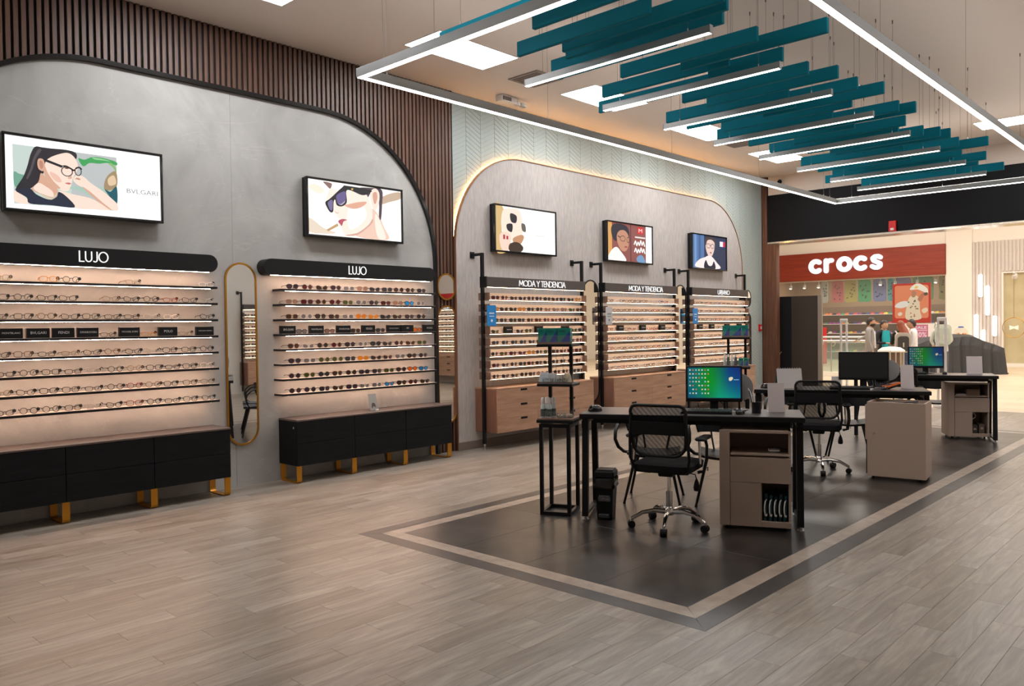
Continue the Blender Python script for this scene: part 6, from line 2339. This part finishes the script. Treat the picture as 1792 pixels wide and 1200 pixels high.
kx = 2.88 / 129
for nm, x, zmid in (('c', -1.50, .005), ('r', -.99, .015), ('o', -.375, .03), ('c', .26, .03), ('s', .835, .04)):
    mb = MB()
    if nm == 'c':
        thick(mb, [(x + p[0] * 1.08, zmid + p[1] * 1.08) for p in arc(0, 0, .19, rad(50), rad(310), 14)], .095)
    elif nm == 'o':
        thick(mb, [(x + p[0], zmid + p[1]) for p in arc(0, 0, .215, 0, 2 * PI, 18)], .095)
    elif nm == 'r':
        thick(mb, [(x - .1, zmid - .21), (x - .1, zmid + .2)], .095)
        thick(mb, [(x + p[0], zmid + p[1]) for p in [(-.1, .06), (-.05, .15), (.03, .195), (.12, .195)]], .09)
    else:
        thick(mb, [(x + p[0] * 1.12, zmid + p[1] * 1.12) for p in [(.13, .15), (.06, .19), (-.05, .185), (-.12, .13), (-.09, .05), (.03, -.01), (.12, -.06), (.12, -.14), (.04, -.19), (-.06, -.185), (-.14, -.14)]], .086)
    obj('letter', mb, emis('sign_letter', (.96, .97, 1.0), 1.0), t)
GX0, GX1 = -16.2, -8.42
win = struct('window_2', MB().box(GX0, GX1, YS - .03, YS + .05, 3.27, 3.33).box(GX1, GX1 + .05, YS - .03, YS + .05, 0, 3.33), mat('shopfront_metal', srgb(214, 204, 190), .4, .3))
obj('pane', MB().box(GX0, GX1, YS + .005, YS + .015, .02, 3.27), glass_mat('shop_glass'), win)
struct('wall_shop_interior', MB().box(GX0, -8.2, YS + 5.0, YS + 5.1, 0, 4.2).box(-8.38, -8.28, YS + .2, YS + 5, 0, 4.2).box(GX0 - .1, GX0, YS + .2, YS + 5, 0, 4.2), mat('shop_tan', srgb(176, 146, 116), .8))
struct('ceiling_shop', MB().box(GX0, -8.2, YS + .2, YS + 5.1, 3.8, 3.9), mat('shop_ceiling', srgb(196, 190, 182), .9))
area('shop_interior_lamp', (-12, YS + 2.4, 3.75), (0, 0, 0), 6, 3, 170, (1, .93, .84))
BAN = [(1438, 1450, (186, 186, 182)), (1457, 1478, (206, 116, 120)), (1480, 1501, (190, 176, 104)), (1503, 1525, (92, 176, 128)), (1528, 1550, (130, 136, 190)), (1552, 1563, (84, 170, 180)), (1563, 1590, (150, 140, 190)), (1592, 1624, (120, 170, 120)), (1632, 1654, (160, 148, 92))]
for k, (a, b, c) in enumerate(BAN):
    xa, xb = -13.45 + (a - 1417) * kx, -13.45 + (b - 1417) * kx
    xa, xb = xa * 1.02, xb * 1.02
    t = thing('hanging_banner', ['pale grey', 'pink', 'mustard', 'green', 'lilac blue', 'turquoise', 'violet', 'leaf green', 'olive'][k] + ' perforated banner hanging in the shoe shop window', 'banner', ((xa + xb) / 2, YS + .7, 0), group='coloured banners in the shop window')
    h_ = (xb - xa) / 2
    obj('sheet', MB().prism(rrect(-h_, h_, 2.42, 3.3, .1), f, 0, .02), mat('banner_%d' % k, srgb(*c), .5), t)
    ds = MB()
    rr = random.Random(k)
    for q in range(9):
        u, v = rr.uniform(-h_ * .65, h_ * .65), rr.uniform(2.55, 3.15)
        ds.flatpoly([(u + .035 * math.cos(p * PI / 4), v + .035 * math.sin(p * PI / 4)) for p in range(8)], f, .021)
    obj('dots', ds, mat('banner_dot_%d' % k, tuple(q * .35 for q in srgb(*c)), .6), t)
    obj('hanger', MB().box(-h_, h_, -.01, .01, 3.3, 3.33), 'white', t)
# poster and sale panel
t = thing('window_poster', 'large orange poster of a figure in a patterned robe on the shop window', 'poster', (-9.56, YS - .04, 2.3))
P_ = lambda u0, v0, u1, v1: R(u0, v0, u1, v1)
LAY = [((206, 50, 34, .75), P_(0, 0, 1, 1)), ((236, 136, 92, .8), rrect(.06, .94, .12, .95, .06)), ((232, 206, 170, .85), Sm((.36, .1), (.38, .45), (.46, .66), (.60, .70), (.70, .60), (.72, .3), (.74, .1))),
       ((190, 130, 96, .8), Sm((.5, .68), (.52, .80), (.60, .80), (.62, .70), (.56, .64))), ((196, 120, 84, .8), Sm((.66, .60), (.78, .74), (.84, .72), (.74, .54))), ((240, 226, 200, .9), Sm((.46, .84), (.56, .96), (.72, .98), (.90, .86), (.92, .74), (.80, .78), (.66, .84))),
       ((236, 190, 90, .9), Sm((.58, .88), (.62, .93), (.68, .90), (.62, .86))), ((232, 220, 204, .85), Sm((.06, .42), (.16, .52), (.34, .56), (.44, .50), (.38, .42), (.22, .38))), ((110, 84, 70, .7), Sm((.82, .74), (.9, .76), (.92, .70), (.84, .68))),
       ((236, 212, 180, .85), Sm((.14, .24), (.22, .28), (.26, .22), (.18, .18))), ((240, 210, 170, .85), Sm((.76, .32), (.88, .38), (.92, .30), (.82, .24)))]
rr = random.Random(3)
for q in range(16):
    u, v = rr.uniform(.42, .66), rr.uniform(.14, .6)
    LAY.append((((120, 110, 90, .7), (200, 120, 90, .8), (90, 120, 90, .7))[q % 3], Sm((u - .02, v), (u, v + .02), (u + .025, v), (u, v - .02))))
obj('board', MB().box(-.67, .67, 0, .02, -.74, .74), 'white', t)
picture('print', t, f, 1.34, 1.48, LAY, .001, .0006)
t = thing('sale_panel', 'white and pink SALE panel under the orange poster', 'sign', (-9.24, YS - .04, .95))
obj('board', MB().box(-.64, .6, 0, .02, -.7, .58), mat('sale_white', srgb(226, 218, 214), .6), t)
picture('print', t, f, .5, 1.1, [((226, 120, 136, .8), P_(0, .02, .5 * 2, 1)), ((250, 236, 234, .9), ('SALE', .5, .9, .8, .09)), ((250, 236, 234, .9), P_(.06, .8, .94, .815)), ((250, 236, 234, .9), ('50%', .5, .66, .8, .16)), ((250, 236, 234, .9), P_(.06, .53, .94, .545)), ((250, 236, 234, .9), ('30%', .5, .36, .8, .16))], .001, .0006)
# shelves of shoes inside
sh = thing('shoe_rack', 'tall rack of coloured shoes at the back of the shoe shop', 'shelf', (-12.6, YS + 3.2, 0))
obj('back_board', MB().box(-3.4, 3.6, .3, .33, 0, 2.3), mat('rack_board', srgb(120, 96, 78), .8), sh)
for z in (.35, .75, 1.15, 1.55, 1.95):
    obj('shelf', MB().box(-3.4, 3.6, 0, .3, z - .02, z), 'mall_white', sh)
SHOE = [(150, 60, 150), (206, 70, 90), (60, 140, 110), (226, 200, 70), (60, 70, 140), (230, 220, 210), (40, 44, 50), (220, 120, 60)]
smats = [mat('shoe_%d' % i, srgb(*c), .6) for i, c in enumerate(SHOE)]
rr = random.Random(9)
se = MB()
for z in (.35, .75, 1.15, 1.55, 1.95):
    for i in range(38):
        x = -3.3 + i * .18
        e = MB().prism([(x - .07, z), (x + .075, z), (x + .08, z + .03), (x + .05, z + .065), (x + .005, z + .08), (x - .03, z + .055), (x - .065, z + .06)], lambda a, b, c: (a, c, b), .08, .2)
        se.add(e.v, e.f, rr.randrange(8))
tag(obj('shoes', se, smats, sh), kind='stuff')
t = thing('red_totem', 'red and white advertising column inside the shoe shop', 'sign', (-12.7, YS - .6, 0))
obj('column', MB().bbox(-.12, .12, 0, .2, 0, 1.42, .02), mat('totem_red', srgb(206, 44, 48), .5), t)
obj('badge', MB().box(-.05, .06, -.003, 0, .75, .95), 'white', t)
for k, px in enumerate((1382, 1408, 1434, 1541, 1565, 1600, 1628)):
    x = (-13.45 + (px - 1417) * kx)
    t = thing('shop_spotlight', f'small white spotlight above the shoe shop window, {ordinal(k)} from left', 'spotlight', (x * 1.01, YS + .35, 3.1), group='spotlights above the shoe shop window')
    obj('stem', MB().cyl((0, 0, .06), (0, 0, .7), .012, n=6), 'white', t)
    obj('head', MB().cyl((0, 0, .07), (0, -.05, -.06), .045, .065, n=12), 'white', t)
    obj('bulb', MB().cyl((0, -.05, -.062), (0, -.051, -.066), .05, n=12), emis('spot_glow', (1, .95, .85), 2.5), t)

# balustrade in front of the shop
bl = thing('balustrade', 'glass balustrade with twin metal handrails across the mall', 'railing', (-10.4, 24.3, 0))
obj('glass', MB().box(-2.6, 2.1, -.008, .008, .12, 1.02), glass_mat('rail_glass', (.86, .95, .9), .8, .03), bl)
obj('handrail', MB().cyl((-2.6, 0, 1.17), (2.1, 0, 1.17), .03, n=10), 'steel', bl, smooth=True)
obj('handrail', MB().cyl((-2.6, -.1, 1.06), (2.1, -.1, 1.06), .03, n=10), 'steel', bl, smooth=True)
obj('kerb', MB().box(-2.6, 2.1, -.1, .1, 0, .12), 'mall_white', bl)
for k in range(5):
    x = -2.3 + k * 1.05
    pst = obj('post', MB().cyl((x, 0, .12), (x, 0, 1.17), .02, n=8), 'steel', bl)
    obj('bracket', MB().tube([(x, -.02, .92), (x + .09, -.05, .90), (x + .15, -.08, .95), (x + .16, -.1, 1.03)], .012, 6), 'steel', bl, smooth=True)

# entrance panel, security gates
t = thing('entrance_panel', 'dark brown upright panel with aluminium edge beside the pier', 'panel', (-7.08, 16.3, 0))
obj('board', MB().bbox(-.42, .41, -.02, .02, .02, 2.17, .004), noise_mat('dark_brown_board', srgb(44, 34, 28), srgb(54, 42, 34), scale=(1, 1, .2), nscale=2, rough=.5), t)
obj('dark_leaf', MB().bbox(-.42, -.15, -.04, -.0205, .02, 2.17, .003), 'black_plastic', t)
obj('edge_profile', MB().bbox(.4105, .495, -.03, .03, 0, 2.18, .004), mat('pale_aluminium', srgb(150, 138, 126), .45, .4), t)
obj('handle', MB().tube([(-.40, -.04, .88), (-.40, -.08, .90), (-.37, -.08, .98), (-.36, -.04, 1.0)], .008, 6), 'steel', t)
for k, (x, lb) in enumerate([(-6.12, 'white anti-theft gate at the entrance, by the black monitor'), (-4.33, 'white anti-theft gate at the entrance, before the pale backpack')]):
    t = thing('security_gate', lb, 'security gate', (x, 16.22, 0), rad(-38), 'anti-theft gates')
    w_, h_ = .20, 1.68
    gp = mat('gate_white', srgb(206, 200, 198), .4)
    for s in (-1, 1):
        obj('upright', MB().bbox(s * w_ / 2 - .017, s * w_ / 2 + .017, -.018, .018, .06, h_ - .07, .005), gp, t)
    obj('head', MB().bbox(-w_ / 2 - .018, w_ / 2 + .018, -.02, .02, h_ - .07, h_, .01), gp, t)
    obj('foot', MB().bbox(-w_ / 2 - .05, w_ / 2 + .05, -.08, .08, 0, .06, .01), gp, t)
    obj('crossbar', MB().box(-w_ / 2 + .017, w_ / 2 - .017, -.012, .012, .5, .55), gp, t)

# round planter-like litter stand in the corridor
t = thing('litter_stand', 'round white-topped litter stand with vertical bars in the corridor', 'litter bin', (-6.10, 18.96, 0))
obj('top', MB().lathe([(.285, .93), (.30, .945), (.295, .965), (.20, 1.03), (.05, 1.05)], (0, 0, 0), 10), 'white', t)
obj('drum', MB().lathe([(.20, .05), (.205, .5), (.205, .93)], (0, 0, 0), 20), mat('drum_brown', srgb(118, 96, 82), .6), t, smooth=True)
obj('base', MB().lathe([(.26, 0), (.26, .05)], (0, 0, 0), 20), 'steel', t)
bme = MB().cyl((0, 0, .05), (0, 0, .935), .014, n=8).mesh('bar', mat('bar_pale', srgb(200, 190, 170), .4, .4))
for k in range(14):
    a = 2 * PI * k / 14
    link('bar', bme, t, (.255 * math.cos(a), .255 * math.sin(a), 0))

# covered kiosk and gumball machine
kk = thing('covered_kiosk', 'kiosk under a dark grey draped cover in the mall', 'kiosk', (-6.9, 27.2, 0), rad(36))
cols_ = [(-1.25, .95), (-.95, 1.08), (-.45, 1.12), (.05, 1.18), (.35, 1.16), (.7, .98), (1.05, .86), (1.18, .80)]
rr = random.Random(5)
mb = MB()
vs, fs = [], []
prof_ = []
for i in range(29):
    u = -1.25 + 2.43 * i / 28
    h_ = 0
    for (a, za), (b, zb) in zip(cols_, cols_[1:]):
        if a - 1e-6 <= u <= b + 1e-6:
            h_ = za + (zb - za) * (u - a) / (b - a)
    fold = .035 * math.sin(i * 1.9) + .02 * math.sin(i * 3.7)
    ring_ = [(-.68 + fold, 0.0), (-.64 + fold * .8, .3), (-.60 + fold * .6, h_ * .75), (-.55, h_ * .97), (-.25, h_ + .03), (.25, h_ + .03), (.55, h_ * .97), (.66 - fold, 0)]
    for (y, z) in ring_:
        vs.append((u + .04 * (z < .1) * (u > .9), y, z))
n = 8
for i in range(28):
    for j in range(n - 1):
        fs.append((i * n + j, i * n + j + 1, (i + 1) * n + j + 1, (i + 1) * n + j))
fs += [tuple(range(n)), tuple(28 * n + j for j in range(n))[::-1]]
obj('cover', mb.add(vs, fs), mat('tarp_grey', srgb(52, 53, 56), .55), kk)
obj('hem', MB().tube([(1.23, -.66, .03), (1.3, -.2, .015), (1.28, .3, .015), (1.22, .62, .03)], .02, 6), MATS['tarp_grey'], kk)
t = thing('gumball_machine', 'gumball machine with round glass globe behind the covered kiosk', 'vending machine', (-7.42, 30.0, 0))
obj('stand', MB().cyl((0, 0, .04), (0, 0, .85), .05, n=12).lathe([(.22, 0), (.22, .04)], (0, 0, 0), 18), 'steel', t)
obj('base', MB().lathe([(.14, .85), (.17, .88), (.15, .99)], (0, 0, 0), 18), mat('gum_blue', srgb(30, 90, 170), .4), t, smooth=True)
obj('globe', MB().lathe([(.10, 1.0), (.18, 1.06), (.225, 1.17), (.21, 1.27), (.14, 1.36), (.08, 1.385)], (0, 0, 0), 22), glass_mat('globe_glass', (.95, .95, .93), .94, .04), t, smooth=True)
obj('lid', MB().lathe([(.085, 1.385), (.09, 1.41), (.05, 1.43)], (0, 0, 0), 18), MATS['gum_blue'], t)
gb = MB()
gm = [mat('gum_%d' % i, srgb(*c), .4) for i, c in enumerate([(226, 190, 40), (206, 60, 50), (60, 150, 80), (236, 150, 50), (240, 236, 220)])]
rr = random.Random(2)
for q in range(120):
    z = 1.03 + rr.random() * .15
    r_ = math.sqrt(rr.random()) * (.15 if z > 1.07 else .1)
    a = rr.random() * 2 * PI
    e = MB().lathe([(.005, -.028), (.022, -.018), (.028, 0), (.022, .018), (.005, .028)], (r_ * math.cos(a), r_ * math.sin(a), z), 6)
    gb.add(e.v, e.f, rr.randrange(5))
tag(obj('gumballs', gb, gm, t), kind='stuff')

# ================================================================== PEOPLE IN THE CORRIDOR
def hair_cap(mb, c, k, turn, back=.0, long=0.0, fringe=.35):
    """shell of hair over the skull, open at the face; long adds length down the back"""
    nu, nv = 20, 10
    vs, fs = [], []
    ct, st = math.cos(turn), math.sin(turn)
    keep = {}
    for j in range(nv + 1):
        ph = -PI * .28 + (PI * .78) * j / nv
        for i in range(nu):
            th = 2 * PI * i / nu
            cx = math.cos(th)
            x, y, z = .083 * math.cos(ph) * math.sin(th), .103 * math.cos(ph) * cx, .124 * math.sin(ph)
            if not long:
                z = max(z, (-.07 if cx < -.5 else -.07 + .10 * min(1, (cx + .5) / .6)))
            if cx > fringe and z < .055:
                z = max(z, .055)
                x, y = .083 * .88 * math.sin(th), .100 * .86 * cx
            elif long and cx < fringe and j < 4:
                z -= long * (4 - j) / 4
                x *= 1.75 - .2 * j
                y = y * 1.25 - .03 - .17 * (4 - j) / 4
                x += .012 * math.sin(i * 2.3 + j)
            vs.append((c[0] + (x * ct - y * st) * k, c[1] + (x * st + y * ct) * k, c[2] + z * k))
    for j in range(nv):
        for i in range(nu):
            fs.append((j * nu + i, j * nu + (i + 1) % nu, (j + 1) * nu + (i + 1) % nu, (j + 1) * nu + i))
    fs.append(tuple(range(nv * nu, nv * nu + nu)))
    return mb.add(vs, fs)


def person(key, loc, rot, label, top, legs, skin, hair, turn=0.0, long=0.0, k=1.06, nod=0.0, hands=True, beard=False, shoes=(40, 36, 34)):
    t = thing('person', label, 'person', (*loc, 0), rot)
    J = SPEC[key]['joints']
    mb = PEOPLE[key]
    hc = Vector(J['skull'][:3]) + Vector((0, .012, .045))
    add_head(mb, hc, k, turn, nod)
    for n in 'lr':
        w_, e = Vector(J['wr' + n][:3]), Vector(J['el' + n][:3])
        add_hand(mb, w_, w_ - e, .95)
    ms = [mat('skin_' + key, srgb(*skin), .55), mat('top_' + key, srgb(*top), .8), mat('legs_' + key, srgb(*legs), .8), mat('shoes_' + key, srgb(*shoes), .6)]
    obj('body', mb, ms, t, smooth='full')
    obj('hair', hair_cap(MB(), hc, k, turn, long=long), mat('hair_' + key, srgb(*hair), .5), t, smooth='full')
    ct, st = math.cos(turn), math.sin(turn)
    q = lambda x, y, z: (hc.x + (x * ct - y * st) * k, hc.y + (x * st + y * ct) * k, hc.z + z * k)
    ey = MB()
    for s in (-1, 1):
        e = MB().lathe([(.002, -.006), (.009, -.003), (.009, .003), (.002, .006)], (0, 0, 0), 8)
        ey.add([q(s * .03 + x, .081 + y * .4, .012 + z) for x, y, z in e.v], e.f)
        ey.add([q(s * .03 + x * 1.6, .086 + y * .3, .03 + z * .6) for x, y, z in e.v], e.f)
    obj('eyes', ey, mat('eye_dark', (.02, .015, .012), .3), t)
    e = MB().lathe([(.002, -.005), (.02, -.002), (.02, .002), (.002, .005)], (0, 0, 0), 8)
    obj('mouth', MB().add([q(x, .090 + y * .25, -.052 + z) for x, y, z in e.v], e.f), mat('lips', srgb(150, 80, 74), .5), t)
    if beard:
        e = MB().lathe([(.03, -.06), (.055, -.03), (.066, .0), (.066, .02)], (0, 0, 0), 14)
        obj('beard', MB().add([q(x, y * 1.2 + .018, -.05 + z) for x, y, z in e.v], e.f), MATS['hair_' + key], t, smooth='full')
    return t


RIGHT = math.atan2(.685, .7285) - PI / 2       # facing towards the right of the picture
p1 = person('blazer', (-7.17, 20.70), RIGHT + rad(-34), 'man in a grey blazer and jeans resting a hand on the rail', (152, 148, 146), (52, 64, 92), (196, 150, 124), (48, 40, 36), turn=rad(0), beard=True)
f = lambda a, b, c: (a, .122 + c - (b - 1.1) * .06, b)
obj('shirt_front', MB().prism([(-.04, .96), (.04, .96), (.065, 1.38), (-.065, 1.38)], f, -.02, .012), mat('shirt_white', srgb(232, 230, 230), .8), p1)
p2 = person('turquoise', (-7.06, 21.35), RIGHT + rad(-78), 'woman in a turquoise top and dark cardigan looking down', (36, 38, 46), (32, 32, 38), (206, 160, 132), (50, 36, 30), turn=rad(10), nod=rad(-14))
obj('turquoise_top', MB().prism([(-.10, .92), (.10, .92), (.105, 1.2), (.08, 1.39), (-.08, 1.39), (-.105, 1.2)], lambda a, b, c: (a, .10 + c + .02 * math.cos(a * 12), b), -.03, .022), mat('turquoise_cloth', srgb(40, 178, 190), .8), p2)
p3 = person('redhair', (-6.47, 20.81), RIGHT + rad(75), 'woman with long auburn hair, black top and jeans seen from behind', (34, 32, 34), (54, 70, 104), (206, 160, 132), (136, 62, 34), turn=rad(25), long=.30)
p4 = person('white', (-6.38, 21.44), RIGHT + rad(165), 'man in a white shirt holding papers at his side', (228, 226, 226), (58, 56, 58), (192, 146, 118), (42, 34, 30), turn=rad(0))
p5 = person('hoodie', (-6.0, 22.48), RIGHT + rad(70), 'person in a pale jacket behind the right anti-theft gate', (200, 202, 200), (90, 92, 96), (200, 156, 130), (60, 48, 42))


def backpack(owner_loc, rot, z, s, body, panel, label):
    t = thing('backpack', label, 'backpack', (*owner_loc, z), rot)
    f = lambda a, b, c: (a * s, -.13 - c * s, b * s)
    obj('bag', MB().prism(rrect(-.15, .15, 0, .44, .09, 6), f, 0, .13), mat('bag_' + panel[0], srgb(*body), .7), t)
    obj('bulge', MB().prism(rrect(-.11, .11, .03, .36, .06, 6), f, .13, .165), mat('bag2_' + panel[0], srgb(*panel[1]), .7), t)
    obj('strap', MB().tube([(-.1 * s, -.14, .42 * s), (-.11 * s, .0, .47 * s), (-.12 * s, .13, .40 * s), (-.12 * s, .12, .2 * s), (-.12 * s, -.12, .06 * s)], .018, 6).tube([(.1 * s, -.14, .42 * s), (.11 * s, .0, .47 * s), (.12 * s, .13, .40 * s), (.12 * s, .12, .2 * s), (.12 * s, -.12, .06 * s)], .018, 6), mat('bag_' + panel[0]), t)
    obj('logo', MB().prism(R(-.012, .12, .012, .22), f, .1655, .168), mat('bag_logo', srgb(206, 200, 190), .5), t)
    return t


backpack((-6.47, 20.81), RIGHT + rad(75), .86, 1.1, (186, 180, 170), ('grey', (60, 58, 58)), 'grey backpack worn by the woman with auburn hair')
backpack((-6.0, 22.48), RIGHT + rad(70), 1.0, 1.2, (190, 198, 186), ('pale', (172, 182, 170)), 'pale green backpack behind the right anti-theft gate')
t = thing('paper_sheet', 'folded papers held by the man in the white shirt', 'paper', (-6.62, 21.40, .84), RIGHT + rad(165))
obj('sheet', MB().prism(R(-.03, -.12, .03, .09), lambda a, b, c: (a, c + b * .5, b), 0, .006), 'white', t)
obj('fold', MB().prism(R(-.03, -.12, .0, .05), lambda a, b, c: (a, c + b * .5 + .012, b), 0, .004), 'paper', t)
